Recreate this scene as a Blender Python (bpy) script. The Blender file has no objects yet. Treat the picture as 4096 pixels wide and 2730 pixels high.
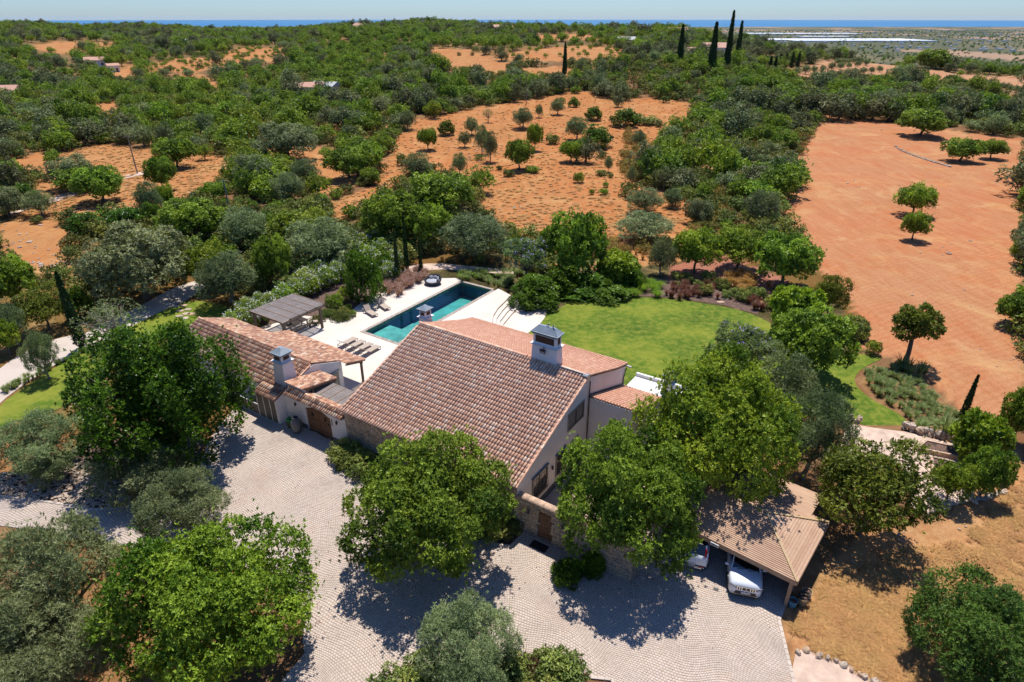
import bpy, math, random
import numpy as np
from mathutils import Vector, Matrix

# ------------------------------------------------------------------ camera, sky, sun
SC = bpy.context.scene
COL = SC.collection
F_PX = 2530.0 / 4096.0 * 2353.0          # focal length in pixels of a 2353 px wide view
PITCH = math.atan((1365 - 66) / 2530.0)
CAM_H = 28.0
HAZE = 0.00001
SUN_EL, SUN_AZ = math.radians(68.5), math.radians(8.0)   # azimuth from +Y towards +X

cam_d = bpy.data.cameras.new("camera"); cam = bpy.data.objects.new("camera", cam_d); COL.objects.link(cam)
cam_d.sensor_width = 36.0; cam_d.lens = 2530.0 / 4096.0 * 36.0
cam_d.clip_start = 0.5; cam_d.clip_end = 90000
cam.location = (0, 0, CAM_H); cam.rotation_euler = (math.pi / 2 - PITCH, 0, 0)
SC.camera = cam

W = bpy.data.worlds.new("World"); SC.world = W; W.use_nodes = True
wn = W.node_tree.nodes; wl = W.node_tree.links; wn.clear()
sky = wn.new("ShaderNodeTexSky"); sky.sky_type = 'NISHITA'; sky.sun_disc = False
sky.sun_elevation = SUN_EL; sky.sun_rotation = SUN_AZ
sky.altitude = 120; sky.air_density = 1.0; sky.dust_density = 0.3; sky.ozone_density = 3.0
bg = wn.new("ShaderNodeBackground"); bg.inputs[1].default_value = 0.105
stn = wn.new('ShaderNodeMix'); stn.data_type = 'RGBA'; stn.blend_type = 'MULTIPLY'; stn.inputs[0].default_value = 1.0; stn.inputs[7].default_value = (0.50, 0.68, 0.99, 1)
wo = wn.new("ShaderNodeOutputWorld")
wl.new(sky.outputs[0], stn.inputs[6]); wl.new(stn.outputs[2], bg.inputs[0]); wl.new(bg.outputs[0], wo.inputs[0])

sun_d = bpy.data.lights.new("sun", 'SUN'); sun = bpy.data.objects.new("sun", sun_d); COL.objects.link(sun)
sun_d.energy = 4.6; sun_d.angle = math.radians(0.53); sun_d.color = (1.0, 0.955, 0.88)
sv = Vector((math.sin(SUN_AZ) * math.cos(SUN_EL), math.cos(SUN_AZ) * math.cos(SUN_EL), math.sin(SUN_EL)))
sun.rotation_euler = sv.to_track_quat('Z', 'Y').to_euler()
SC.view_settings.view_transform = 'Standard'; SC.view_settings.look = 'None'
SC.view_settings.exposure = 0.40; SC.view_settings.gamma = 1.0; SC.view_settings.use_curve_mapping = False
SC.cycles.max_bounces = 6; SC.cycles.diffuse_bounces = 4; SC.cycles.transparent_max_bounces = 8
SC.cycles.caustics_reflective = False; SC.cycles.caustics_refractive = False
try: SC.cycles.use_denoising = True
except Exception: pass

RNG = np.random.default_rng(7)
random.seed(5)

# ------------------------------------------------------------------ view <-> world
CU, CV = 1176.5, 784.0
cp, sp = math.cos(PITCH), math.sin(PITCH)
def ray(u, v):
    x = (np.asarray(u, float) - CU) / F_PX; y = -(np.asarray(v, float) - CV) / F_PX
    return x, cp + y * sp, -sp + y * cp
def proj(x, y, z):
    z = z - CAM_H
    d = y * cp - z * sp; up = y * sp + z * cp
    d = np.where(d < 0.1, 0.1, d)
    return CU + F_PX * x / d, CV - F_PX * up / d
def flat(u, v, z=0.0):
    x, y, q = ray(u, v); t = (z - CAM_H) / q
    return float(x * t), float(y * t)

# ------------------------------------------------------------------ terrain height
TU = np.array([0, 300, 600, 850, 1000, 1200, 1500, 1700, 1850, 2100, 2353], float)
TS = (TU - CU) / F_PX / (cp + 0.45 * sp)
TY = np.array([-200, 60, 110, 150, 200, 300, 400, 600, 900, 1300, 2000, 3000, 4500, 9000, 70000], float)
TZ = np.array([
 [0]*11, [0]*11, [0]*11,
 [0, 0, .5, .5, .5, .5, 0, 0, 0, 0, 0],
 [1, 1, 2, 3, 3, 3, 3, 2, 1, 0, 0],
 [3, 3, 5, 7, 8, 8, 10, 9, 7, 3, 0],
 [6, 6, 7, 10, 11, 12, 13, 11, 8, 2, -3],
 [11, 9, 9, 13, 15, 15.5, 16, 7, -9, -25, -30],
 [17, 13.5, 9, 15, 19, 13, 5, -25, -60, -70, -75],
 [9, 3, -6, 5, 8, 0, -20, -60, -85, -90, -90],
 [-30, -50, -70, -70, -70, -75, -85, -92, -95, -95, -95],
 [-80, -85, -90, -90, -92, -94, -96, -96, -96, -96, -96],
 [-95]*11, [-98]*11, [-99.5]*11], float)
def _smooth_noise(x, y):
    return (np.sin(x * 0.021 + 1.3) * np.cos(y * 0.017 + .4) + .6 * np.sin(x * 0.047 + y * .031 + 2.)
            + .35 * np.sin(x * .11 - y * .07) * np.cos(y * .09 + 1.))
O2 = np.array(flat(1397 / 1.7407, 1795 / 1.7407)); TH = math.radians(-33.5)
E1 = np.array([math.cos(TH), math.sin(TH)]); E2 = np.array([-E1[1], E1[0]])
def sstep(a, b, x):
    t = np.clip((x - a) / (b - a), 0, 1); return t * t * (3 - 2 * t)
LAWN_Z = -0.62
def T(x, y):
    x = np.asarray(x, float); y = np.asarray(y, float)
    s = x / np.maximum(y, 20)
    iy = np.clip(np.searchsorted(TY, y) - 1, 0, len(TY) - 2); fy = (y - TY[iy]) / (TY[iy + 1] - TY[iy]); fy = np.clip(fy, 0, 1)
    iss = np.clip(np.searchsorted(TS, s) - 1, 0, len(TS) - 2); fs = np.clip((s - TS[iss]) / (TS[iss + 1] - TS[iss]), 0, 1)
    fy = fy * fy * (3 - 2 * fy) * .5 + fy * .5
    fs = fs * fs * (3 - 2 * fs)
    z = (TZ[iy, iss] * (1 - fs) + TZ[iy, iss + 1] * fs) * (1 - fy) + (TZ[iy + 1, iss] * (1 - fs) + TZ[iy + 1, iss + 1] * fs) * fy
    z = z + _smooth_noise(x, y) * 1.1 * sstep(110, 260, y) * (1 - sstep(1300, 2500, y))
    a = (x - O2[0]) * E1[0] + (y - O2[1]) * E1[1]; b = (x - O2[0]) * E2[0] + (y - O2[1]) * E2[1]
    low = sstep(19.0, 20.5, b) * sstep(-8.2, -7.2, a) * (1 - sstep(30.5, 31.5, b)) + sstep(15.0, 16.2, b) * sstep(-3.4, -2.2, a) * (b < 19.5)
    low = np.maximum(low, sstep(14.9, 16.0, b) * sstep(-3, 0, a)) * (1 - sstep(20, 24, a) * (1 - sstep(39.5, 41.5, y)))
    low = np.maximum(low, sstep(31.0, 33.0, b) * sstep(-16, -10, a))
    return z + LAWN_Z * low * (1 - sstep(90, 140, y)) + 0.0
_t = np.geomspace(18, 30000, 900)
def G(u, v, dz=0.0):
    """point of the ground seen at (u, v), or of the surface dz above it"""
    rx, ry, rz = ray(u, v)
    X, Y, Z = rx * _t, ry * _t, CAM_H + rz * _t
    h = T(X, Y) + dz
    k = np.argmax(Z < h)
    if k == 0: k = len(_t) - 1
    a0 = Z[k - 1] - h[k - 1]; a1 = Z[k] - h[k]
    f = a0 / (a0 - a1) if a0 != a1 else 0
    t = _t[k - 1] + (_t[k] - _t[k - 1]) * f
    return float(rx * t), float(ry * t), float(T(rx * t, ry * t))
def inpoly(px, py, poly):
    px = np.asarray(px, float); py = np.asarray(py, float); r = np.zeros(px.shape, bool)
    n = len(poly)
    for i in range(n):
        x0, y0 = poly[i]; x1, y1 = poly[(i + 1) % n]
        if y0 == y1: continue
        c = ((y0 > py) != (y1 > py)) & (px < (x1 - x0) * (py - y0) / (y1 - y0) + x0)
        r ^= c
    return r
def hw(a, b, z=0.0):
    return (O2[0] + a * E1[0] + b * E2[0], O2[1] + a * E1[1] + b * E2[1], z)

# ------------------------------------------------------------------ mesh helpers
def mesh_np(name, V, F, var=None, smooth=False):
    V = np.ascontiguousarray(V, dtype=np.float32); F = np.ascontiguousarray(F, dtype=np.int32)
    me = bpy.data.meshes.new(name); n, k = F.shape
    me.vertices.add(len(V)); me.vertices.foreach_set("co", V.ravel())
    me.loops.add(n * k); me.loops.foreach_set("vertex_index", F.ravel())
    me.polygons.add(n); me.polygons.foreach_set("loop_start", np.arange(0, n * k, k, dtype=np.int32))
    try: me.polygons.foreach_set("loop_total", np.full(n, k, dtype=np.int32))
    except Exception: pass
    if var is not None:
        at = me.attributes.new("var", 'FLOAT', 'FACE'); at.data.foreach_set("value", np.ascontiguousarray(var, dtype=np.float32))
    me.update(calc_edges=True)
    if smooth: me.polygons.foreach_set("use_smooth", np.ones(n, bool))
    return me

class MB:
    """collects faces, then links them as one mesh object"""
    def __init__(s): s.v = []; s.f = []; s.a = []
    def add(s, vs, fs, var=0.5):
        o = len(s.v); s.v += [tuple(map(float, p)) for p in vs]; s.f += [tuple(i + o for i in f) for f in fs]; s.a += [var] * len(fs)
        return s
    def box(s, x0, x1, y0, y1, z0, z1, var=.5):
        return s.add([(x0,y0,z0),(x1,y0,z0),(x1,y1,z0),(x0,y1,z0),(x0,y0,z1),(x1,y0,z1),(x1,y1,z1),(x0,y1,z1)],
                     [(0,3,2,1),(4,5,6,7),(0,1,5,4),(1,2,6,5),(2,3,7,6),(3,0,4,7)], var)
    def hexa(s, b, t, var=.5):
        return s.add(list(b) + list(t), [(0,3,2,1),(4,5,6,7),(0,1,5,4),(1,2,6,5),(2,3,7,6),(3,0,4,7)], var)
    def prism(s, poly, d, var=.5):
        """poly: 3D points (flat outline); d: offset vector"""
        n = len(poly); top = [(p[0]+d[0], p[1]+d[1], p[2]+d[2]) for p in poly]
        return s.add(list(poly) + top, [tuple(range(n))[::-1], tuple(range(n, 2*n))] + [(i, (i+1) % n, (i+1) % n + n, i + n) for i in range(n)], var)
    def bar(s, p, q, w, h=None, var=.5, up=(0,0,1)):
        h = h or w; p = Vector(p); q = Vector(q); d = (q - p).normalized(); u = Vector(up)
        if abs(d.dot(u)) > .98: u = Vector((0, 1, 0))
        x = d.cross(u).normalized() * w * .5; y = x.cross(d).normalized() * h * .5
        b = [p - x - y, p + x - y, p + x + y, p - x + y]; t = [q - x - y, q + x - y, q + x + y, q - x + y]
        return s.hexa(b, t, var)
    def tube(s, pts, radii, n=8, var=.5, caps=True):
        pts = [Vector(p) for p in pts]; rings = []
        for i, p in enumerate(pts):
            d = (pts[min(i+1, len(pts)-1)] - pts[max(i-1, 0)]).normalized()
            u = Vector((0,0,1)) if abs(d.z) < .95 else Vector((1,0,0))
            x = d.cross(u).normalized(); y = d.cross(x).normalized()
            rings.append([p + (x * math.cos(2*math.pi*k/n) + y * math.sin(2*math.pi*k/n)) * radii[i] for k in range(n)])
        vs = [q for r in rings for q in r]; fs = []
        for i in range(len(pts) - 1):
            for k in range(n):
                fs.append((i*n+k, i*n+(k+1) % n, (i+1)*n+(k+1) % n, (i+1)*n+k))
        if caps: fs += [tuple(range(n))[::-1], tuple(range((len(pts)-1)*n, len(pts)*n))]
        return s.add(vs, fs, var)
    def lathe(s, prof, n=20, c=(0,0,0), var=.5, sx=1, sy=1):
        vs = []; fs = []
        for r, z in prof:
            for k in range(n):
                a = 2*math.pi*k/n; vs.append((c[0]+r*math.cos(a)*sx, c[1]+r*math.sin(a)*sy, c[2]+z))
        for i in range(len(prof)-1):
            for k in range(n): fs.append((i*n+k, i*n+(k+1) % n, (i+1)*n+(k+1) % n, (i+1)*n+k))
        fs += [tuple(range(n))[::-1], tuple(range((len(prof)-1)*n, len(prof)*n))]
        return s.add(vs, fs, var)
    def blob(s, c, r, n=8, m=5, jit=.15, flatz=1., var=.5, rot=0.):
        vs = []; cr, sr = math.cos(rot), math.sin(rot)
        rr = r if isinstance(r, (tuple, list)) else (r, r, r)
        for i in range(m + 1):
            ph = math.pi * i / m
            for k in range(n):
                a = 2*math.pi*k/n; j = 1 + random.uniform(-jit, jit)
                x, y, z = rr[0]*math.sin(ph)*math.cos(a)*j, rr[1]*math.sin(ph)*math.sin(a)*j, rr[2]*math.cos(ph)*j*flatz
                vs.append((c[0]+x*cr-y*sr, c[1]+x*sr+y*cr, c[2]+z))
        fs = [(i*n+k, (i+1)*n+k, (i+1)*n+(k+1) % n, i*n+(k+1) % n) for i in range(m) for k in range(n)]
        return s.add(vs, fs, var)
    def mesh(s, name, smooth=False):
        me = bpy.data.meshes.new(name); me.from_pydata(s.v, [], s.f)
        at = me.attributes.new("var", 'FLOAT', 'FACE'); at.data.foreach_set("value", np.array(s.a, dtype=np.float32))
        me.update()
        if smooth: me.polygons.foreach_set("use_smooth", np.ones(len(me.polygons), bool))
        return me
    def build(s, name, mat, parent=None, smooth=False, bevel=0, sharp=None, seg=2):
        me = s.mesh(name, smooth); me.materials.append(mat)
        o = bpy.data.objects.new(name, me); COL.objects.link(o)
        if parent is not None: o.parent = parent
        if sharp is not None:
            me.polygons.foreach_set("use_smooth", np.ones(len(me.polygons), bool)); me.set_sharp_from_angle(angle=math.radians(sharp))
        if bevel:
            m = o.modifiers.new("bevel", 'BEVEL'); m.width = bevel; m.segments = seg; m.limit_method = 'ANGLE'; m.angle_limit = math.radians(35)
        return o
def obj(name, me, mat=None, parent=None, loc=None, rotz=0):
    if mat is not None and not me.materials: me.materials.append(mat)
    o = bpy.data.objects.new(name, me); COL.objects.link(o)
    if parent is not None: o.parent = parent
    if loc is not None: o.location = loc
    if rotz: o.rotation_euler = (0, 0, rotz)
    return o
def tag(o, label, cat, group=None):
    o['label'] = label; o['category'] = cat
    if group: o['group'] = group
    return o
def thing(name, label, cat, loc=(0,0,0), rotz=0., group=None):
    o = bpy.data.objects.new(name, None); COL.objects.link(o); o.location = loc; o.rotation_euler = (0,0,rotz)
    return tag(o, label, cat, group)
def structure(o): o['kind'] = 'structure'; return o
def stuff(o, label=None, cat=None):
    o['kind'] = 'stuff'
    if label: o['label'] = label
    if cat: o['category'] = cat
    return o
def copy_tree(o, parent=None):
    c = o.copy(); COL.objects.link(c); c.parent = parent
    for ch in o.children: copy_tree(ch, c)
    return c

# ------------------------------------------------------------------ materials
def _new(name):
    m = bpy.data.materials.new(name); m.use_nodes = True; n = m.node_tree.nodes; l = m.node_tree.links
    return m, n, l, n["Principled BSDF"]
def rgb(n, c): 
    x = n.new("ShaderNodeRGB"); x.outputs[0].default_value = (*c, 1); return x.outputs[0]
def mix(n, l, f, a, b, mode='MIX'):
    x = n.new("ShaderNodeMix"); x.data_type = 'RGBA'; x.blend_type = mode
    for s, t in ((0, f), (6, a), (7, b)):
        if isinstance(t, (int, float)): x.inputs[s].default_value = t
        elif isinstance(t, tuple): x.inputs[s].default_value = (*t, 1)
        else: l.new(t, x.inputs[s])
    return x.outputs[2]
def noise(n, l, scale, detail=4, rough=.55, coord='pos', dist=0.):
    t = n.new("ShaderNodeTexNoise"); t.inputs['Scale'].default_value = scale; t.inputs['Detail'].default_value = detail
    t.inputs['Roughness'].default_value = rough; t.inputs['Distortion'].default_value = dist
    if coord == 'pos': l.new(n.new("ShaderNodeNewGeometry").outputs['Position'], t.inputs['Vector'])
    elif coord == 'obj': l.new(n.new("ShaderNodeTexCoord").outputs['Object'], t.inputs['Vector'])
    elif coord is not None: l.new(coord, t.inputs['Vector'])
    return t.outputs[0]
def ramp(n, l, src, stops):
    r = n.new("ShaderNodeValToRGB"); e = r.color_ramp.elements
    while len(e) < len(stops): e.new(.5)
    for i, (p, c) in enumerate(stops):
        e[i].position = p; e[i].color = (*c, 1) if isinstance(c, tuple) else (c, c, c, 1)
    l.new(src, r.inputs[0]); return r.outputs[0]
def bump(n, l, b, src, strength=.3, dist=.02):
    x = n.new("ShaderNodeBump"); x.inputs['Strength'].default_value = strength; x.inputs['Distance'].default_value = dist
    l.new(src, x.inputs['Height']); l.new(x.outputs[0], b.inputs['Normal'])
def attr(n, name='var'):
    a = n.new("ShaderNodeAttribute"); a.attribute_name = name; return a.outputs['Fac']
def simple(name, c, rough=.7, metal=0, var=0.12, scale=3., spec=None, bmp=0.0, bscale=40):
    m, n, l, b = _new(name)
    f = noise(n, l, scale)
    d = tuple(x * (1 - var * 1.6) for x in c); e = tuple(min(1, x * (1 + var)) for x in c)
    l.new(ramp(n, l, f, [(.3, d), (.7, e)]), b.inputs['Base Color'])
    b.inputs['Roughness'].default_value = rough; b.inputs['Metallic'].default_value = metal
    if spec is not None: b.inputs['Specular IOR Level'].default_value = spec
    if bmp: bump(n, l, b, noise(n, l, bscale), bmp, .01)
    return m
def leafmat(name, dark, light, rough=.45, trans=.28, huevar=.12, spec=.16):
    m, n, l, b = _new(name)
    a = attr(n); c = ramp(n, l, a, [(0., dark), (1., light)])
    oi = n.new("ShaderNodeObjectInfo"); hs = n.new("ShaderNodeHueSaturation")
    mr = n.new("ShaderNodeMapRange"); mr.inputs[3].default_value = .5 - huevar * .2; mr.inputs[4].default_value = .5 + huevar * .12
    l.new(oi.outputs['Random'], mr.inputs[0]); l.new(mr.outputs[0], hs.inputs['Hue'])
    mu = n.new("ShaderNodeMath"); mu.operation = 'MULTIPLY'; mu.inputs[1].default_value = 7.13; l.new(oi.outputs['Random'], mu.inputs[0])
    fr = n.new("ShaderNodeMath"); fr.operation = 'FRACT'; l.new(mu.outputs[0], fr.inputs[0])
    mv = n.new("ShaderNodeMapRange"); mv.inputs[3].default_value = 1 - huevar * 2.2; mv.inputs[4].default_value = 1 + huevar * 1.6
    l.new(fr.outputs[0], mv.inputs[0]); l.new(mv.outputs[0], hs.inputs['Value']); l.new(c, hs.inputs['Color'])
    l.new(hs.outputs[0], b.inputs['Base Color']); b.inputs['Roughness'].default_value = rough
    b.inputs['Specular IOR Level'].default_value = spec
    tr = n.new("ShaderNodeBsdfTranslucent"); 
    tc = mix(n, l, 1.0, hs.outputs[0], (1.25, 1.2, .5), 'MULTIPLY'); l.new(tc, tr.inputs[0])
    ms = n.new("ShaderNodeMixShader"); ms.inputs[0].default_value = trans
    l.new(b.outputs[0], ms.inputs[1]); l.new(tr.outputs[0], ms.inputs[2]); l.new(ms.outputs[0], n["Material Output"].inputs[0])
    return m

M = {}
M['bark'] = simple('bark', (.13, .10, .075), .9, var=.35, scale=6, bmp=.5, bscale=14)
M['bark_grey'] = simple('bark_grey', (.24, .21, .18), .9, var=.3, scale=5)
M['leaf_carob'] = leafmat('leaf_carob', (.045, .105, .012), (.31, .44, .05), huevar=.06)
M['leaf_bright'] = leafmat('leaf_bright', (.07, .15, .012), (.38, .50, .05), huevar=.09)
M['leaf_dark'] = leafmat('leaf_dark', (.016, .050, .007), (.13, .25, .018), rough=.35, huevar=.09)
M['leaf_olive'] = leafmat('leaf_olive', (.085, .13, .05), (.34, .40, .18), rough=.5, trans=.22, huevar=.12, spec=.15)
M['leaf_oak'] = leafmat('leaf_oak', (.075, .10, .04), (.31, .34, .16), rough=.55, trans=.18, huevar=.13)
M['leaf_yellow'] = leafmat('leaf_yellow', (.07, .10, .012), (.24, .27, .035), trans=.3, huevar=.06)
M['leaf_cypress'] = leafmat('leaf_cypress', (.012, .034, .010), (.045, .088, .020), rough=.6, trans=.05, huevar=.09)
M['leaf_fine'] = leafmat('leaf_fine', (.022, .065, .012), (.17, .27, .045), huevar=.04)
M['leaf_shrub'] = leafmat('leaf_shrub', (.09, .13, .03), (.30, .34, .08), trans=.2, huevar=.2)
M['leaf_jaca'] = leafmat('leaf_jaca', (.07, .12, .04), (.20, .28, .09), trans=.3)
M['flower_purple'] = simple('flower_purple', (.33, .24, .62), .6)
M['flower_white'] = simple('flower_white', (.80, .78, .74), .6)
M['flower_pink'] = simple('flower_pink', (.50, .33, .30), .7, var=.3, scale=2)
M['grass_gold'] = leafmat('grass_gold', (.30, .16, .045), (.58, .37, .13), rough=.8, trans=.3, huevar=.06)
M['grass_dry'] = leafmat('grass_dry', (.46, .26, .10), (.66, .41, .17), rough=.8, trans=.2, huevar=.06)
M['grass_red'] = leafmat('grass_red', (.09, .035, .03), (.28, .13, .08), rough=.7, trans=.2, huevar=.09)
M['grass_green'] = leafmat('grass_green', (.08, .16, .012), (.25, .40, .03), rough=.7, trans=.3, huevar=.06)
M['grass_bed'] = leafmat('grass_bed', (.12, .19, .05), (.36, .42, .17), rough=.7, trans=.2, huevar=.06)
M['leaf_gold'] = leafmat('leaf_gold', (.22, .17, .045), (.50, .38, .12), rough=.8, trans=.2, huevar=.1)
M['grass_pink'] = leafmat('grass_pink', (.24, .13, .10), (.50, .32, .26), rough=.8, trans=.2, huevar=.06)
M['leaf_palm'] = leafmat('leaf_palm', (.04, .09, .02), (.15, .25, .05), rough=.4, trans=.2)
M['bare_twig'] = simple('bare_twig', (.30, .26, .23), .9, var=.25)

def wallmat():
    m, n, l, b = _new('white_render')
    f = noise(n, l, .7, 5, .6); g = noise(n, l, 9., 4)
    c = ramp(n, l, f, [(.25, (.66, .63, .61)), (.75, (.76, .74, .73))])
    c = mix(n, l, .10, c, ramp(n, l, g, [(.35, (.5, .47, .44)), (.65, (.8, .79, .78))]))
    l.new(c, b.inputs['Base Color']); b.inputs['Roughness'].default_value = .85
    bump(n, l, b, noise(n, l, 60), .15, .006); return m
M['wall'] = wallmat()
M['plinth'] = simple('grey_plinth', (.10, .11, .125), .8)
M['trim_grey'] = simple('grey_trim', (.115, .14, .16), .55)
M['cap_grey'] = simple('cap_grey', (.24, .28, .32), .5, var=.15, scale=2)
M['surround'] = simple('window_surround', (.27, .25, .215), .8)
M['glass'] = simple('dark_glass', (.035, .042, .045), .08, var=.1, spec=.8)
M['blind'] = simple('window_blind', (.20, .18, .15), .6)
M['black'] = simple('black_metal', (.018, .018, .02), .45)
M['iron'] = simple('wrought_iron', (.05, .045, .04), .6)
M['brick'] = simple('terracotta_lattice', (.13, .06, .035), .9, var=.4, scale=12)
M['lamp_metal'] = simple('lamp_metal', (.30, .31, .32), .35, metal=.7)
M['white_metal'] = simple('white_metal', (.62, .62, .60), .4)

def tilemat(name, cs):
    m, n, l, b = _new(name)
    a = attr(n); big = noise(n, l, .35, 5, .65); sm = noise(n, l, 7., 4, .6)
    c = ramp(n, l, a, [(0., cs[0]), (.3, cs[1]), (.55, cs[2]), (.8, cs[3]), (1., cs[4])])
    w = ramp(n, l, big, [(.44, 0.), (.70, .8)])
    c = mix(n, l, w, c, mix(n, l, .62, c, cs[5]))
    st = ramp(n, l, sm, [(.42, 0.), (.68, 1.)]); 
    c = mix(n, l, st, c, mix(n, l, .4, c, cs[6]))
    l.new(c, b.inputs['Base Color']); b.inputs['Roughness'].default_value = .85
    bump(n, l, b, noise(n, l, 35), .25, .008); return m
M['tile_main'] = tilemat('tile_main', [(.54, .29, .19), (.66, .36, .235), (.72, .41, .27), (.77, .47, .32), (.80, .60, .46), (.46, .26, .18), (.56, .36, .26)])
M['tile_new'] = tilemat('tile_new', [(.52, .25, .15), (.56, .28, .17), (.59, .30, .19), (.62, .33, .21), (.66, .40, .27), (.52, .25, .16), (.50, .27, .18)])
M['tile_old'] = tilemat('tile_old', [(.24, .12, .08), (.43, .20, .115), (.58, .29, .165), (.66, .40, .24), (.74, .57, .42), (.34, .18, .12), (.30, .20, .15)])
M['tile_under'] = simple('tile_under', (.22, .115, .08), .95, var=.3, scale=2)

def stonemat(name, cs, sc=2.):
    m, n, l, b = _new(name)
    a = attr(n); c = ramp(n, l, a, cs)
    g = noise(n, l, 10., 5, .65)
    c = mix(n, l, .45, c, ramp(n, l, g, [(.3, (.16, .13, .10)), (.7, (.52, .42, .31))]))
    l.new(c, b.inputs['Base Color']); b.inputs['Roughness'].default_value = .9
    bump(n, l, b, noise(n, l, 25), .5, .02); return m
M['stone'] = stonemat('field_stone', [(0., (.22, .19, .16)), (.3, (.38, .30, .21)), (.6, (.47, .36, .24)), (.8, (.48, .30, .15)), (1., (.56, .50, .42))])
M['rubble'] = stonemat('rubble_stone', [(0., (.32, .25, .20)), (.4, (.50, .40, .32)), (.7, (.52, .32, .19)), (1., (.62, .54, .47))])
M['mortar'] = simple('mortar', (.20, .17, .14), .95, var=.3, scale=5)
M['coping'] = simple('coping_stone', (.50, .34, .24), .9, var=.3, scale=5, bmp=.4)

def woodmat(name, cs, horiz=(1., .08, 1.), rough=.75, sc=9.):
    m, n, l, b = _new(name)
    a = attr(n); tc = n.new("ShaderNodeTexCoord"); mp = n.new("ShaderNodeMapping"); mp.inputs['Scale'].default_value = horiz
    l.new(tc.outputs['Object'], mp.inputs[0])
    f = noise(n, l, sc, 6, .7, mp.outputs[0])
    c = ramp(n, l, a, [(0., cs[0]), (1., cs[1])])
    c = mix(n, l, .55, c, ramp(n, l, f, [(.3, cs[2]), (.7, cs[3])]))
    big = noise(n, l, .8, 4, .6); c = mix(n, l, ramp(n, l, big, [(.45, 0.), (.75, .6)]), c, cs[3])
    l.new(c, b.inputs['Base Color']); b.inputs['Roughness'].default_value = rough
    bump(n, l, b, f, .3, .008); return m
M['plank'] = woodmat('roof_plank', [(.33, .175, .10), (.46, .28, .175), (.26, .135, .08), (.54, .37, .25)], (.25, 3., 3.))
M['cap_wood'] = woodmat('cap_wood', [(.38, .24, .10), (.48, .33, .16), (.30, .18, .08), (.52, .40, .24)], (1, 1, 1))
M['post_wood'] = woodmat('post_wood', [(.22, .14, .08), (.32, .21, .13), (.18, .11, .07), (.38, .27, .18)], (3, 3, .4))
M['dark_wood'] = woodmat('dark_wood', [(.085, .06, .045), (.12, .085, .06), (.06, .04, .03), (.17, .13, .10)], (3, 3, .4))
M['door_wood'] = woodmat('door_wood', [(.12, .055, .025), (.17, .08, .038), (.07, .032, .018), (.24, .13, .065)], (3, 3, .35))
M['reed'] = woodmat('reed', [(.19, .15, .135), (.30, .25, .225), (.15, .12, .11), (.38, .33, .30)], (.5, 5, 1))
M['cabinet'] = simple('cabinet_grey', (.075, .07, .06), .6)
M['sling'] = simple('lounger_sling', (.40, .32, .25), .8, var=.08, scale=15)
M['lounger_frame'] = simple('lounger_frame', (.26, .20, .15), .5)
M['wicker'] = simple('black_wicker', (.025, .025, .03), .7, var=.4, scale=20, bmp=.5)
M['cushion'] = simple('grey_cushion', (.38, .39, .42), .9, var=.2, scale=18)
M['jar'] = simple('grey_jar', (.11, .115, .125), .7, var=.3, scale=5)
M['hose_green'] = simple('hose_green', (.04, .38, .10), .5)
M['pot_green'] = simple('pot_green', (.05, .06, .03), .7)
M['pot_blue'] = simple('pot_blue', (.10, .27, .33), .5)
M['pot_tan'] = simple('pot_tan', (.30, .22, .12), .7)
M['paint'] = simple('car_paint', (.62, .64, .68), .22, var=.02, spec=.6)
M['car_black'] = simple('car_black', (.012, .012, .014), .35)
M['car_glass'] = simple('car_glass', (.008, .009, .01), .04, spec=.9, var=.02)
M['chrome'] = simple('chrome', (.62, .62, .64), .2, metal=.9)
M['red_lens'] = simple('red_lens', (.40, .01, .015), .15, spec=.7, var=.05)
M['lens'] = simple('headlight_lens', (.22, .25, .28), .08, spec=.9, var=.2, scale=12)
M['plate'] = simple('plate_white', (.68, .68, .66), .4, var=.03)
M['plate_blue'] = simple('plate_blue', (.02, .07, .35), .4)
M['rubber'] = simple('tyre_rubber', (.02, .02, .02), .8)
M['mulch'] = simple('mulch', (.13, .075, .055), .95, var=.5, scale=6, bmp=.6, bscale=18)

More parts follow.
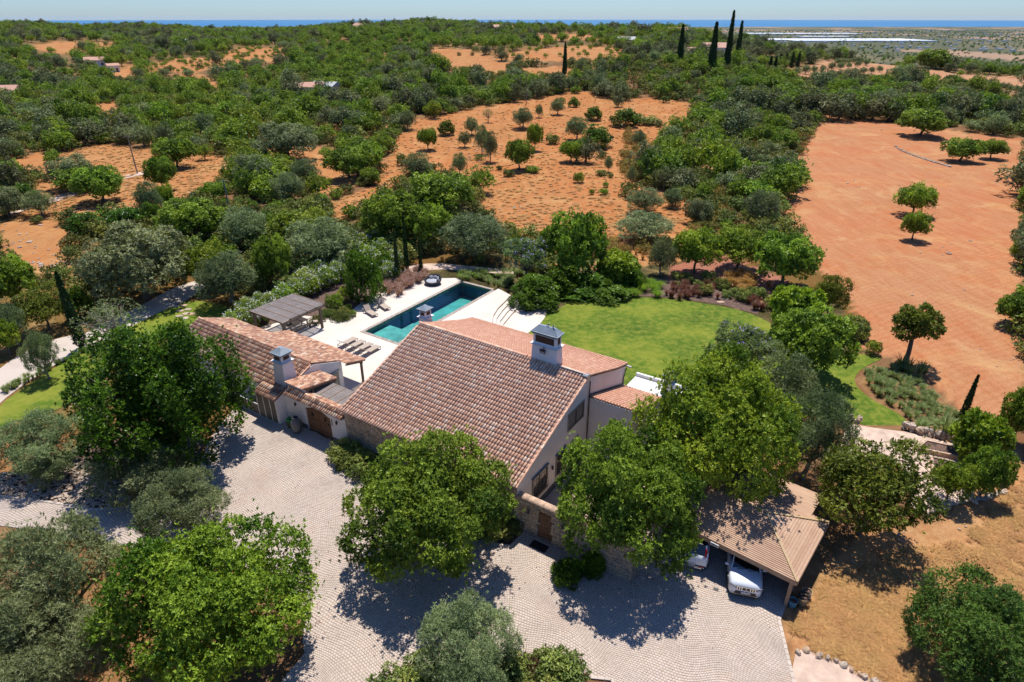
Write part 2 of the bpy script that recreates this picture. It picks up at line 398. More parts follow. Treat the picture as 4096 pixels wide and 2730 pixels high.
def groundmat():
    m, n, l, b = _new('dry_earth')
    at = n.new("ShaderNodeAttribute"); at.attribute_name = 'tint'; base = at.outputs['Color']
    f1 = noise(n, l, .05, 6, .65); f2 = noise(n, l, .6, 8, .7); f3 = noise(n, l, 5., 6, .7)
    c = mix(n, l, ramp(n, l, f1, [(.35, 0.), (.65, .5)]), base, mix(n, l, 1., base, (1.12, .82, .72), 'MULTIPLY'))
    c = mix(n, l, ramp(n, l, f2, [(.45, 0.), (.72, .75)]), c, mix(n, l, 1., c, (1.12, 1.2, 1.3), 'MULTIPLY'))
    c = mix(n, l, ramp(n, l, f3, [(.38, .55), (.62, 0.)]), c, mix(n, l, 1., c, (.62, .58, .52), 'MULTIPLY'))
    mp = n.new("ShaderNodeMapping"); mp.inputs['Scale'].default_value = (.55, .06, 1); mp.inputs['Rotation'].default_value = (0, 0, .5)
    l.new(n.new("ShaderNodeNewGeometry").outputs['Position'], mp.inputs[0]); st = noise(n, l, 1.6, 5, .65, mp.outputs[0], 1.2)
    c = mix(n, l, ramp(n, l, st, [(.38, .55), (.60, 0.)]), c, mix(n, l, 1., c, (.86, .68, .56), 'MULTIPLY'))
    wv = n.new("ShaderNodeTexWave"); wv.inputs['Scale'].default_value = .42; wv.inputs['Distortion'].default_value = 11; wv.inputs['Detail'].default_value = 4; wv.inputs['Detail Scale'].default_value = .35
    mw = n.new("ShaderNodeMapping"); mw.inputs['Rotation'].default_value = (0, 0, 1.15); l.new(n.new("ShaderNodeNewGeometry").outputs['Position'], mw.inputs[0]); l.new(mw.outputs[0], wv.inputs[0])
    c = mix(n, l, ramp(n, l, wv.outputs[1], [(.30, .26), (.62, 0.)]), c, mix(n, l, 1., c, (.80, .68, .60), 'MULTIPLY'))
    f6 = noise(n, l, .11, 7, .75, 'pos', 1.); c = mix(n, l, ramp(n, l, f6, [(.50, 0.), (.66, .6)]), c, mix(n, l, .7, c, (.52, .34, .15)))
    f5 = noise(n, l, .16, 6, .7, 'pos', .8); c = mix(n, l, ramp(n, l, f5, [(.5, 0.), (.72, .8)]), c, mix(n, l, 1., c, (1.02, .80, .62), 'MULTIPLY'))
    l.new(c, b.inputs['Base Color']); b.inputs['Roughness'].default_value = .98; b.inputs['Specular IOR Level'].default_value = .1
    bump(n, l, b, f3, .5, .12); return m
M['ground'] = groundmat()
def lawnmat():
    m, n, l, b = _new('lawn_grass')
    f1 = noise(n, l, .16, 5, .6); f2 = noise(n, l, 1.6, 6, .7); f3 = noise(n, l, 22., 4, .7)
    c = ramp(n, l, f1, [(.32, (.045, .10, .008)), (.5, (.085, .15, .010)), (.62, (.19, .22, .022)), (.78, (.28, .26, .045))])
    c = mix(n, l, ramp(n, l, f2, [(.42, 0.), (.72, .9)]), c, (.27, .27, .04))
    c = mix(n, l, ramp(n, l, f3, [(.35, .6), (.6, 0.)]), c, mix(n, l, 1., c, (.45, .5, .5), 'MULTIPLY'))
    l.new(c, b.inputs['Base Color']); b.inputs['Roughness'].default_value = .9; b.inputs['Specular IOR Level'].default_value = .15
    bump(n, l, b, f3, .6, .04); return m
M['lawn'] = lawnmat()
def cobmat():
    m, n, l, b = _new('granite_cobble')
    a = attr(n); c = ramp(n, l, a, [(0., (.46, .375, .30)), (.5, (.52, .425, .345)), (1., (.58, .475, .395))])
    big = noise(n, l, .25, 4, .6); c = mix(n, l, ramp(n, l, big, [(.58, 0.), (.75, .55)]), c, (.48, .33, .24))
    s2 = noise(n, l, .55, 6, .7, 'pos', .6); c = mix(n, l, ramp(n, l, s2, [(.36, .45), (.52, 0.)]), c, mix(n, l, 1., c, (.74, .70, .68), 'MULTIPLY'))
    g = noise(n, l, 30., 4, .7); c = mix(n, l, .25, c, ramp(n, l, g, [(.35, (.30, .27, .25)), (.65, (.52, .48, .46))]))
    l.new(c, b.inputs['Base Color']); b.inputs['Roughness'].default_value = .75; bump(n, l, b, g, .3, .004); return m
M['cobble'] = cobmat()
def jointmat():
    m, n, l, b = _new('cobble_joint')
    f = noise(n, l, .5, 5, .6); l.new(ramp(n, l, f, [(.35, (.31, .235, .18)), (.7, (.42, .28, .19))]), b.inputs['Base Color'])
    b.inputs['Roughness'].default_value = .95; return m
M['joint'] = jointmat()
def terracemat():
    m, n, l, b = _new('pale_terrace')
    f = noise(n, l, .45, 6, .65); v = n.new("ShaderNodeTexVoronoi"); v.inputs['Scale'].default_value = 9; v.feature = 'DISTANCE_TO_EDGE'
    l.new(n.new("ShaderNodeNewGeometry").outputs['Position'], v.inputs['Vector'])
    c = ramp(n, l, f, [(.35, (.62, .56, .50)), (.6, (.62, .53, .45)), (.78, (.60, .44, .33))])
    c = mix(n, l, ramp(n, l, v.outputs[0], [(.0, .35), (.09, 0.)]), c, (.45, .35, .29))
    l.new(c, b.inputs['Base Color']); b.inputs['Roughness'].default_value = .9; return m
M['terrace'] = terracemat()
M['pool_edge'] = simple('pool_edge_stone', (.33, .27, .22), .7, var=.3, scale=4)
M['pool_wall'] = simple('pool_wall', (.03, .09, .22), .6, var=.12, scale=1.5)
M['pool_floor'] = simple('pool_floor', (.045, .33, .30), .6, var=.22, scale=.8)
M['pool_shelf'] = simple('pool_shelf', (.09, .34, .31), .6, var=.25, scale=1.)
def watermat():
    m, n, l, b = _new('pool_water'); n.remove(b)
    g = n.new("ShaderNodeBsdfGlossy"); g.inputs['Roughness'].default_value = .03
    t = n.new("ShaderNodeBsdfTransparent"); t.inputs[0].default_value = (.74, .93, .93, 1)
    fr = n.new("ShaderNodeFresnel"); fr.inputs[0].default_value = 1.33
    bp = n.new("ShaderNodeBump"); bp.inputs['Strength'].default_value = .12; bp.inputs['Distance'].default_value = .05
    l.new(noise(n, l, 3., 3), bp.inputs['Height']); l.new(bp.outputs[0], g.inputs['Normal']); l.new(bp.outputs[0], fr.inputs['Normal'])
    ms = n.new("ShaderNodeMixShader"); l.new(fr.outputs[0], ms.inputs[0]); l.new(t.outputs[0], ms.inputs[1]); l.new(g.outputs[0], ms.inputs[2])
    l.new(ms.outputs[0], n["Material Output"].inputs[0]); return m
M['water'] = watermat()
def seamat():
    m, n, l, b = _new('sea_water')
    f = noise(n, l, .0004, 4, .6); l.new(ramp(n, l, f, [(.3, (.002, .115, .27)), (.7, (.006, .155, .33))]), b.inputs['Base Color'])
    b.inputs['Roughness'].default_value = .6; b.inputs['Specular IOR Level'].default_value = .2; return m
M['sea'] = seamat()
M['sand'] = simple('beach_sand', (.55, .46, .38), .9)
M['dirt_path'] = simple('dirt_path', (.55, .40, .31), .95, var=.18, scale=1.2, bmp=.3)
M['far_white'] = simple('far_white_wall', (.72, .70, .68), .8)
M['far_roof'] = simple('far_roof', (.50, .27, .19), .8, var=.2)
M['far_grey'] = simple('far_grey_roof', (.42, .42, .42), .8)
M['greenhouse'] = simple('greenhouse_plastic', (.72, .73, .73), .5, var=.08, scale=.02)
M['turq'] = simple('pool_turquoise', (.15, .55, .55), .3)

# ------------------------------------------------------------------ terrain sheet
OPEN = {   # areas without tree cover, outlines as seen
 'field_right': [(1890,262),(2080,285),(2353,322),(2353,985),(2215,960),(2150,880),(2070,835),(1990,800),(1960,700),(1900,640),(1850,580),(1812,520),(1806,440),(1830,370)],
 'clearing': [(752,470),(860,425),(905,330),(960,275),(1050,258),(1160,238),(1230,225),(1350,212),(1420,235),(1490,225),(1560,232),(1600,250),(1560,300),(1500,350),(1450,420),(1600,470),(1590,560),(1400,590),(1200,545),(1130,500),(1085,450),(1060,410),(990,395),(900,430),(830,490),(760,520)],
 'left_band': [(20,470),(120,400),(140,350),(240,330),(330,338),(430,350),(500,352),(540,385),(490,440),(420,462),(330,490),(240,500),(130,505),(30,510)],
 'left_low': [(0,510),(110,500),(170,540),(150,640),(60,620),(0,600)],
 'orchard_a': [(330,152),(400,135),(500,130),(560,108),(650,112),(655,140),(560,152),(440,168),(345,165)],
 'patch_b': [(60,112),(130,95),(260,98),(270,112),(150,125)],
 'patch_c': [(225,170),(300,150),(320,170),(260,190)],
 'patch_d': [(200,240),(270,240),(275,270),(220,265)],
 'patch_e': [(560,330),(600,318),(680,330),(780,345),(840,400),(800,440),(740,450),(700,400),(640,360)],
 'patch_f': [(1130,128),(1240,112),(1330,105),(1440,112),(1480,128),(1380,135),(1300,140),(1200,140)],
 'patch_f2': [(1180,160),(1290,150),(1330,165),(1300,185),(1220,178)],
 'patch_g': [(1200,82),(1300,78),(1400,84),(1380,92),(1230,92)],
 'patch_h': [(1795,165),(1900,140),(2010,138),(2080,150),(2050,165),(1960,185),(1850,190)],
 'patch_i': [(2090,150),(2200,170),(2353,180),(2353,240),(2290,215),(2170,185),(2090,170)],
 'patch_j': [(420,150),(520,200),(500,215),(400,180)],
 'patch_k': [(0,430),(60,410),(130,360),(90,350),(0,380)],
 'patch_l': [(980,110),(1080,115),(1180,150),(1150,175),(1030,160)],
 'path_up': [(1520,330),(1526,280),(1548,255),(1570,235),(1582,238),(1560,262),(1540,290),(1532,335)],
 'garden_dirt': [(1540,610),(1660,585),(1800,640),(1760,700),(1660,690),(1540,665)],
 'low_right': [(1790,1400),(1850,1400),(1900,1300),(2000,1200),(2150,1200),(2353,1030),(2353,1568),(1835,1568)],
}
def build_terrain():
    Ys = np.concatenate([np.linspace(-30, 12, 8), np.linspace(14, 130, 150), np.geomspace(131, 1300, 260), np.geomspace(1330, 9500, 60)])
    S = np.linspace(-1.35, 1.35, 340); S = S * (0.75 + .25 * np.abs(S) / 1.35)
    Yg, Sg = np.meshgrid(Ys, S, indexing='ij'); Xg = Sg * (Yg * .95 + 34)
    Z = T(Xg, Yg)
    pa = (Xg - O2[0]) * E1[0] + (Yg - O2[1]) * E1[1]; pb = (Xg - O2[0]) * E2[0] + (Yg - O2[1]) * E2[1]
    inpool = (pa > -14.6) & (pa < -7.0) & (pb > 12.8) & (pb < 31.4)
    Z = np.where(inpool, Z - 3.2, Z)
    near = (Yg < 60) & (np.abs(Xg) < 45)
    Z = Z - np.where(near, .03, 0)                       # sheets lie on top of this part
    nr, nc = Z.shape
    V = np.stack([Xg, Yg, Z], -1).reshape(-1, 3)
    idx = np.arange(nr * nc).reshape(nr, nc)
    F = np.stack([idx[:-1, :-1], idx[:-1, 1:], idx[1:, 1:], idx[1:, :-1]], -1).reshape(-1, 4)
    me = mesh_np('ground', V, F, smooth=True)
    u, v = proj(Xg, Yg, Z); u = u + 5 * np.sin(v * .35 + u * .11); v = v + 1.6 * np.sin(u * .16); u = u + RNG.normal(0, 5, u.shape); v = v + RNG.normal(0, 1.6, v.shape)
    base = np.zeros((nr, nc, 3)); base[:] = (.20, .12, .06)
    gu = inpoly(u, v, [(-300, 520), (300, 470), (560, 480), (1080, 430), (1180, 530), (1560, 560), (1850, 560), (1960, 700), (2000, 800), (1900, 900), (600, 1000), (-300, 1000)]) & (Yg > 30)
    base[gu] = (.075, .075, .03)
    base[inpoly(u, v, [(1180, 500), (1560, 545), (1560, 600), (1400, 620), (1180, 600)])] = (.42, .22, .09)
    base[inpoly(u, v, [(-300, 1230), (330, 1262), (520, 1290), (700, 1400), (700, 1700), (-300, 1700)])] = (.16, .11, .06)
    nz = _smooth_noise(Xg * 3, Yg * 3)
    base += np.where(nz[..., None] > .4, np.array([.10, .04, .005]), 0)
    green = np.array([.085, .095, .03])
    k = sstep(200, 420, Yg)[..., None] * .45; base = base * (1 - k) + green * k
    behind = np.zeros_like(Z, bool)
    def paint(name, c):
        m = inpoly(u, v, OPEN[name]) & (Yg > 16)
        base[m] = c
    for nme in OPEN: paint(nme, (.42, .215, .085))
    paint('field_right', (.44, .215, .105)); paint('patch_h', (.44, .26, .15)); paint('patch_i', (.44, .26, .15))
    paint('path_up', (.52, .34, .22)); paint('garden_dirt', (.34, .16, .11)); paint('low_right', (.43, .245, .115)); paint('clearing', (.42, .20, .075))
    # plain beyond the ridge: patchwork of dark orchards, stubble and towns
    cell = np.sin(np.floor(Xg / 260) * 12.9 + np.floor(Yg / 420) * 78.2) * 43758.5; cell = cell - np.floor(cell)
    plain = np.where(cell[..., None] < .62, np.array([.07, .10, .055]), np.where(cell[..., None] < .85, np.array([.13, .14, .08]), np.array([.33, .25, .18])))
    f = sstep(1300, 2000, Yg)[..., None]; fr = sstep(500, 700, Yg)[..., None] * (Z[..., None] < -15)
    f = np.maximum(f, fr); base = base * (1 - f) + plain * f
    c4 = np.concatenate([base, np.ones((nr, nc, 1))], -1).reshape(-1, 4)
    ca = me.attributes.new('tint', 'FLOAT_COLOR', 'POINT'); ca.data.foreach_set('color', c4.astype(np.float32).ravel())
    structure(obj('ground', me, M['ground']))
build_terrain()

def sheet(name, pts, z, mat, parent=None, thick=0.0, st=True):
    """flat outline (world x, y) as a ground sheet"""
    b = MB(); P3 = [(p[0], p[1], z) for p in pts]
    if thick: b.prism([(p[0], p[1], z - thick) for p in pts], (0, 0, thick))
    else: b.add(P3, [tuple(range(len(P3)))])
    me = b.mesh(name)
    import bmesh
    bm = bmesh.new(); bm.from_mesh(me); bmesh.ops.triangulate(bm, faces=bm.faces[:]); bmesh.ops.recalc_face_normals(bm, faces=bm.faces[:])
    if not thick:
        for f in bm.faces:
            if f.normal.z < 0: f.normal_flip()
    bm.to_mesh(me); bm.free(); me.materials.append(mat)
    o = bpy.data.objects.new(name, me); COL.objects.link(o); o.parent = parent
    if st and parent is None: structure(o)
    return o
def vw(pts, z=0.0): return [flat(u, v, z) for u, v in pts]
def smoothpoly(pts, it=2):
    for _ in range(it):
        q = []
        for i in range(len(pts)):
            a, b = pts[i], pts[(i + 1) % len(pts)]
            q += [(.75*a[0]+.25*b[0], .75*a[1]+.25*b[1]), (.25*a[0]+.75*b[0], .25*a[1]+.75*b[1])]
        pts = q
    return pts

# sea and coast
b = MB(); R0, R1 = 7600, 29500
arc = [math.radians(a) for a in range(-60, 61, 3)]
b.add([(R1 * math.sin(a), R1 * math.cos(a), -99.0) for a in arc] + [(R0 * math.sin(a), R0 * math.cos(a), -99.0) for a in arc[::-1]], [tuple(range(2 * len(arc)))])
structure(b.build('sea', M['sea']))
b = MB()
for (a0, a1, r, w) in ((-40, -5, 8200, 120), (2, 24, 8600, 160), (22, 40, 8250, 260), (-20, 12, 7700, 90), (6, 16, 7400, 100)):
    aa = [math.radians(a0 + (a1 - a0) * i / 14) for i in range(15)]
    b.add([((r + w) * math.sin(a), (r + w) * math.cos(a), -98.2) for a in aa] + [(r * math.sin(a), r * math.cos(a), -98.2) for a in aa[::-1]], [tuple(range(30))])
structure(b.build('beach', M['sand']))

# ------------------------------------------------------------------ courtyard of granite setts
YARD = [(640,1575),(700,1500),(690,1400),(640,1330),(520,1290),(330,1262),(240,1250),(120,1222),(0,1208),(-80,1190),(-80,1120),(0,1141),(60,1147),(150,1160),(215,1172),(300,1165),(380,1130),(445,1100),(462,1060),(480,1010),(500,985)]
yard = smoothpoly(vw(YARD), 1)
yard = vw(YARD[:1]) + [p for p in vw(YARD)]
yard += [hw(-11.9, -.86)[:2], hw(-6.6, -.86)[:2], hw(-6.6, -.02)[:2], hw(.35, -.02)[:2], hw(.35, -1.95)[:2], hw(14.4, -1.8)[:2], hw(15.1, -1.5)[:2], hw(15.15, -.02)[:2], hw(21.5, 0.)[:2]]
yard += [flat(1500, 1230), flat(1545, 1215), flat(1640, 1150), flat(1790, 1235), flat(1830, 1340), flat(1800, 1397)]
yard += vw([(1790,1425),(1803,1480),(1815,1530),(1826,1575),(1835,1640),(1450,1640),(1405,1562),(1310,1552),(1206,1545),(1100,1560),(1000,1640),(640,1640)])
yard = yard[1:]
yo = sheet('courtyard_paving', yard, 0.0, M['joint'])
yv = np.array(yard)
def cobbles():
    pitch = .135
    x0, x1, y0, y1 = -30, 20, 12.5, 42
    ns, nt = int((x1 - x0) / pitch), int((y1 - y0) / pitch)
    s, t = np.meshgrid(x0 + np.arange(ns + 1) * pitch, y0 + np.arange(nt + 1) * pitch, indexing='ij')
    def warp(s, t):
        th = .32 * np.sin(s * .28 + t * .17) ; 
        dx = .55 * np.sin(t * .62 + .5 * np.sin(s * .23)) + .18 * np.sin(t * 1.6 + s * .7)
        dy = .50 * np.sin(s * .58 + .6 * np.cos(t * .21)) + .16 * np.sin(s * 1.7 - t * .5)
        a = -.42; X = (s - 0) * math.cos(a) - (t - 26) * math.sin(a); Y = (s - 0) * math.sin(a) + (t - 26) * math.cos(a) + 26
        return X + dx, Y + dy
    s, t = np.meshgrid(-34 + np.arange(int(66 / pitch)) * pitch, 2 + np.arange(int(50 / pitch)) * pitch, indexing='ij')
    sh = (np.arange(s.shape[1]) % 2) * pitch * .5
    s = s + sh[None, :]
    hw_ = pitch * .5 - .0115
    n = s.size; jr = RNG.normal(0, .0055, (n, 4, 2)); rot = RNG.normal(0, .07, n)
    cor = np.array([(-1, -1), (1, -1), (1, 1), (-1, 1)]) * hw_
    cr, sr = np.cos(rot), np.sin(rot)
    px = s.ravel()[:, None] + cor[None, :, 0] * cr[:, None] - cor[None, :, 1] * sr[:, None] + jr[..., 0]
    py = t.ravel()[:, None] + cor[None, :, 0] * sr[:, None] + cor[None, :, 1] * cr[:, None] + jr[..., 1]
    X, Y = warp(px, py); cx, cy = X.mean(1), Y.mean(1)
    ok = inpoly(cx, cy, yard)
    du, dv = proj(cx, cy, 0 * cx)
    ok &= (du > -60) & (du < 2400) & (dv < 1640)
    X, Y, cx, cy = X[ok], Y[ok], cx[ok], cy[ok]; n = len(X)
    h = .022 + RNG.uniform(-.004, .004, n)
    dist = np.hypot(cx - 2.0, cy - 15.2)
    near = np.argsort(dist + 100 * (proj(cx, cy, 0 * cx)[1] > 1560))[:290]
    isn = np.zeros(n, bool); isn[near] = True
    def V8(m):
        ix = .80
        top = np.stack([cx[m][:, None] + (X[m] - cx[m][:, None]) * ix, cy[m][:, None] + (Y[m] - cy[m][:, None]) * ix, np.repeat(h[m][:, None], 4, 1)], -1)
        mid = np.stack([X[m], Y[m], np.repeat(h[m][:, None] - .009, 4, 1)], -1); bot = np.stack([X[m], Y[m], np.full(X[m].shape, -.01)], -1)
        return np.concatenate([bot, mid, top], 1)
    Q = np.array([(8,9,10,11)] + [(4+i, 4+(i+1) % 4, 8+(i+1) % 4, 8+i) for i in range(4)] + [(i, (i+1) % 4, 4+(i+1) % 4, 4+i) for i in range(4)])
    m = ~isn; V = V8(m); k = m.sum()
    F = (Q[None] + (np.arange(k) * 12)[:, None, None]).reshape(-1, 4)
    var = np.repeat(np.clip(RNG.normal(.5, .25, k), 0, 1), 9)
    o = obj('cobbles', mesh_np('cobbles', V.reshape(-1, 3), F, var), M['cobble'], yo); o['kind'] = 'stuff'
    Vn = V8(isn)
    for i in range(len(Vn)):
        c = Vn[i].mean(0); c[2] = 0
        me = mesh_np('cobble', Vn[i] - c, Q, np.full(9, float(np.clip(random.gauss(.5, .25), 0, 1))))
        obj('cobble', me, M['cobble'], yo, tuple(c))
cobbles()
def kerb_row(name, pts, z, w, mat, parent, var=.5, step=.30, h=.05, kind=None):
    b = MB()
    for i in range(len(pts) - 1):
        p, q = Vector((*pts[i][:2], z)), Vector((*pts[i+1][:2], z)); L = (q - p).length; n = max(1, int(L / step))
        for k in range(n):
            a, c = p.lerp(q, (k + .04) / n), p.lerp(q, (k + .96) / n)
            b.bar(a + Vector((0,0,h/2)), c + Vector((0,0,h/2)), w, h, var=random.random())
    o = b.build(name, mat, parent, bevel=0)
    if kind: o['kind'] = kind
    return o
kerb_row('kerb', vw([(1206,1545),(1310,1552),(1405,1562),(1450,1640)]), 0, .16, M['cobble'], yo, h=.06)
kerb_row('kerb', vw([(1800,1397),(1790,1425),(1803,1480),(1815,1530),(1826,1575)]), 0, .16, M['cobble'], yo, h=.04)
kerb_row('kerb', vw([(0,1141),(60,1147),(150,1160),(215,1172),(300,1165),(380,1130)]), 0, .16, M['cobble'], yo, h=.06)
kerb_row('kerb', [hw(.35,-.05), hw(.35,-1.95), hw(14.4,-1.8), hw(15.1,-1.5), hw(15.15,-.05)], 0, .14, M['cobble'], yo, h=.09)

# second paved lane on the left, lawn strip, stepping path
lane = smoothpoly(vw([(-120,960),(-60,900),(0,845),(70,800),(150,772),(200,768),(260,730),(330,700),(400,660),(470,640),(480,655),(430,690),(380,715),(330,745),(230,790),(150,825),(60,880),(0,925),(-80,1000)]), 1)
lo = sheet('paved_lane', lane, .006, M['cobble'])
structure(sheet('lawn_strip', smoothpoly(vw([(-60,1010),(0,930),(60,888),(130,842),(200,803),(260,775),(330,735),(400,702),(440,690),(520,700),(560,730),(430,760),(330,800),(240,860),(190,905),(120,950),(60,960),(0,985),(-60,1040)]), 1), .012, M['lawn']))
b = MB()
def slab(b, c, r, z, h=.05, n=8):
    a0 = random.random() * 6
    pts = [(c[0] + r[0] * random.uniform(.8, 1.1) * math.cos(a0 + 2*math.pi*i/n), c[1] + r[1] * random.uniform(.8, 1.1) * math.sin(a0 + 2*math.pi*i/n), z) for i in range(n)]
    b.prism(pts, (0, 0, h), var=random.random())
for (u, v) in [(395,690),(410,698),(402,705),(422,703),(432,712),(415,715),(428,722),(412,727),(440,722),(425,732)]:
    x, y = flat(u, v); b = MB(); slab(b, (0, 0), (.45, .32), 0); s = b.build('stepping_stone', M['rubble']); s.location = (x, y, .012)
    tag(s, 'flat pale stepping stone set in the small lawn behind the annex roof', 'stepping stone', 'stepping stones in the small lawn')

# main lawn
LAWN = [(1160,790),(1185,752),(1205,722),(1225,700),(1290,692),(1345,690),(1400,692),(1470,682),(1560,688),(1620,698),(1700,712),(1760,735),(1800,765),(1860,800),(1925,818),(1990,812),(2035,822),(1995,838),(1968,858),(1962,880),(1985,905),(2015,925),(2055,945),(2085,965),(2090,995),(2020,985),(1940,965),(1880,960),(1700,930),(1500,900),(1300,860)]
lz = LAWN_Z + .01
structure(sheet('lawn', smoothpoly(vw(LAWN, lz), 2), lz, M['lawn']))
structure(sheet('gravel_path', smoothpoly(vw([(930,612),(1000,604),(1080,612),(1180,622),(1180,632),(1080,624),(1000,618),(930,630)], 0), 1), .012, M['dirt_path']))
structure(sheet('dirt_path', smoothpoly(vw([(1822,1500),(1850,1490),(1920,1515),(1990,1540),(2060,1570),(2150,1640),(1820,1640)]), 1), .006, M['dirt_path']))
structure(sheet('far_track', [G(u, v)[:2] for u, v in [(15,490),(60,468),(120,455),(170,440),(245,412),(330,395),(330,402),(245,422),(175,450),(130,465),(70,480),(20,500)]], float(T(*G(120,460)[:2])) + .12, M['dirt_path']))
for nm, pp, z in (('planting_bed', [hw(.4,-1.88)[:2], hw(14.4,-1.74)[:2], hw(15.05,-1.45)[:2], hw(15.05,-.05)[:2], hw(.4,-.05)[:2]], .02),
              ('planting_bed', [flat(1283,1340), flat(1330,1330), flat(1392,1312), flat(1390,1290), flat(1330,1300), flat(1290,1318)], .03),
              ('planting_bed', vw([(1205,700),(1290,690),(1400,690),(1470,680),(1560,686),(1660,700),(1740,722),(1755,700),(1680,660),(1560,640),(1400,640),(1200,640)], lz), lz - .004),
              ('planting_bed', vw([(500,740),(560,700),(640,680),(700,640),(800,640),(880,650),(980,625),(985,640),(900,690),(830,705),(780,745),(700,745),(560,745)], 0), .008)):
    structure(sheet(nm, pp, z, M['mulch']))

# ------------------------------------------------------------------ pool terrace, steps, pool
HROOT_LOC = (O2[0], O2[1], 0)
def house_thing(name, label, cat, at=(0, 0, 0), group=None):
    x, y, z = hw(*at); return thing(name, label, cat, (x, y, z), TH, group)
ter = bpy.data.objects.new('pool_terrace', None); COL.objects.link(ter); ter.location = HROOT_LOC; ter.rotation_euler = (0, 0, TH); structure(ter)
PX0, PX1, PY0, PY1 = -13.3, -8.2, 14.1, 30.3
poly_l = [(-22.6, 5.), (-22.6, 9.), (-21, 13.6), (-17.4, 15.2), (-17.6, 16.8), (-18.2, 18.5), (-18.9, 21.8), (-18.6, 24.6), (-17.6, 27), (-16.6, 29.2), (-14.4, 30.9), (PX0, 30.9)]
b = MB(); TK = -1.1
def flatpoly(pts, z0=TK, z1=.02): b.prism([(x, y, z0) for x, y in pts], (0, 0, z1 - z0))
flatpoly([(-22.6, 5.), (PX0, 5.), (PX0, 15.5), (-17.4, 15.2), (-21, 13.6), (-22.6, 9.)])
flatpoly([(PX0, 15.502), (PX0, 30.9), (-14.4, 30.9), (-16.6, 29.2), (-17.6, 27), (-18.6, 24.6), (-18.9, 21.8), (-18.2, 18.5), (-17.6, 16.8), (-17.4, 15.202)])
flatpoly([(PX0 + .002, 5.), (PX0 + .002, PY0), (PX1, PY0), (PX1, 5.)])
edge = [(-2.9, 21.9), (-3.6, 23.2), (-4.5, 24.7), (-5.15, 26.5), (-5.5, 28.2), (-5.95, 30.2)]
flatpoly([(PX1 + .002, 5.), (0.2, 5.), (.2, 15.2), (-2.2, 15.2), (-2.2, 20)] + edge + [(PX1 + .002, 31.0)])
b.build('terrace_slab', M['terrace'], ter)
# four curved steps down to the lawn
for k in range(4):
    b = MB(); w0, w1 = .55 * k + .02, .55 * (k + 1)
    off = lambda p, w: (p[0] + w * .93, p[1] - w * .1 + (.25 * w if p[1] > 26 else -.15 * w))
    inn = [off(p, w0) for p in edge]; out = [off(p, w1 + .03) for p in edge]
    zt = .02 - .15 * (k + 1)
    b.prism([(x, y, -1.1) for x, y in inn + out[::-1]], (0, 0, zt + 1.1)); b.build('step', M['terrace'], ter)
    b = MB()
    for i in range(len(edge) - 1):
        for q in range(6):
            p0 = Vector((*off(edge[i], w0 - .02), 0)).lerp(Vector((*off(edge[i+1], w0 - .02), 0)), q / 6 + .01); p1 = Vector((*off(edge[i], w0 - .02), 0)).lerp(Vector((*off(edge[i+1], w0 - .02), 0)), (q + 1) / 6 - .01)
            b.bar(p0 + Vector((0, 0, zt + .072)), p1 + Vector((0, 0, zt + .072)), .07, .14, var=random.random())
    o = b.build('riser', M['stone'], ter); o['kind'] = 'stuff'
b = MB(); outer = [off(p, 2.2) for p in edge]; far = [(-.5, 21.3), (.1, 23.5), (.2, 26), (-.3, 28.2), (-1.2, 30.3), (-2.6, 31.0)]
b.prism([(x, y, -1.) for x, y in outer + far[::-1]], (0, 0, 1. + lz + .02)); b.build('lower_terrace', M['terrace'], ter)

pool = bpy.data.objects.new('swimming_pool', None); COL.objects.link(pool); pool.location = HROOT_LOC; pool.rotation_euler = (0, 0, TH)
tag(pool, 'long rectangular blue-green swimming pool behind the villa', 'swimming pool')
D = 1.75; e = .34
b = MB()
b.box(PX0 - .02, PX0 + e, PY0, PY1, -.3, .045); b.box(PX1 - e, PX1 + .02, PY0, PY1, -.3, .045); b.box(PX0 + e + .002, PX1 - e - .002, PY0, PY0 + e, -.3, .045); b.box(PX0 + e + .002, PX1 - e - .002, PY1 - .05, PY1 + e, -.3, .045)
bo = b.build('pool_edge', M['pool_edge'], pool)
b = MB(); i0, i1, j0, j1 = PX0 + e, PX1 - e, PY0 + e, PY1 - .05
b.box(PX0 - .1, i0 - .001, PY0 - .1, PY1 + .3, -D - .1, -.3); b.box(i1 + .001, PX1 + .1, PY0 - .1, PY1 + .3, -D - .1, -.3)
b.box(i0, i1, j1 + .001, PY1 + .3, -D - .1, -.3); b.box(i0, i1, PY0 - .1, j0 - .001, -D - .1, -.3)
b.build('pool_wall', M['pool_wall'], pool)
b = MB(); b.box(i0, i1, j0, j1, -D - .1, -D); b.build('pool_floor', M['pool_floor'], pool)
b = MB(); b.box(i0 + .001, i1 - .001, j0 + .001, j0 + 3.4, -D + .002, -.62); b.box(i0 + 1.3, i1 - .001, j0 + 3.402, j0 + 5.6, -D + .002, -.95); b.build('shallow_shelf', M['pool_shelf'], pool)
b = MB(); b.add([(i0 + .002, j0 + .002, -.06), (i1 - .002, j0 + .002, -.06), (i1 - .002, j1 - .002, -.06), (i0 + .002, j1 - .002, -.06)], [(0, 1, 2, 3)]); b.build('water', M['water'], pool)
b = MB(); b.box(-6.6, -5.95, 30.5, 30.7, 0, .12); 

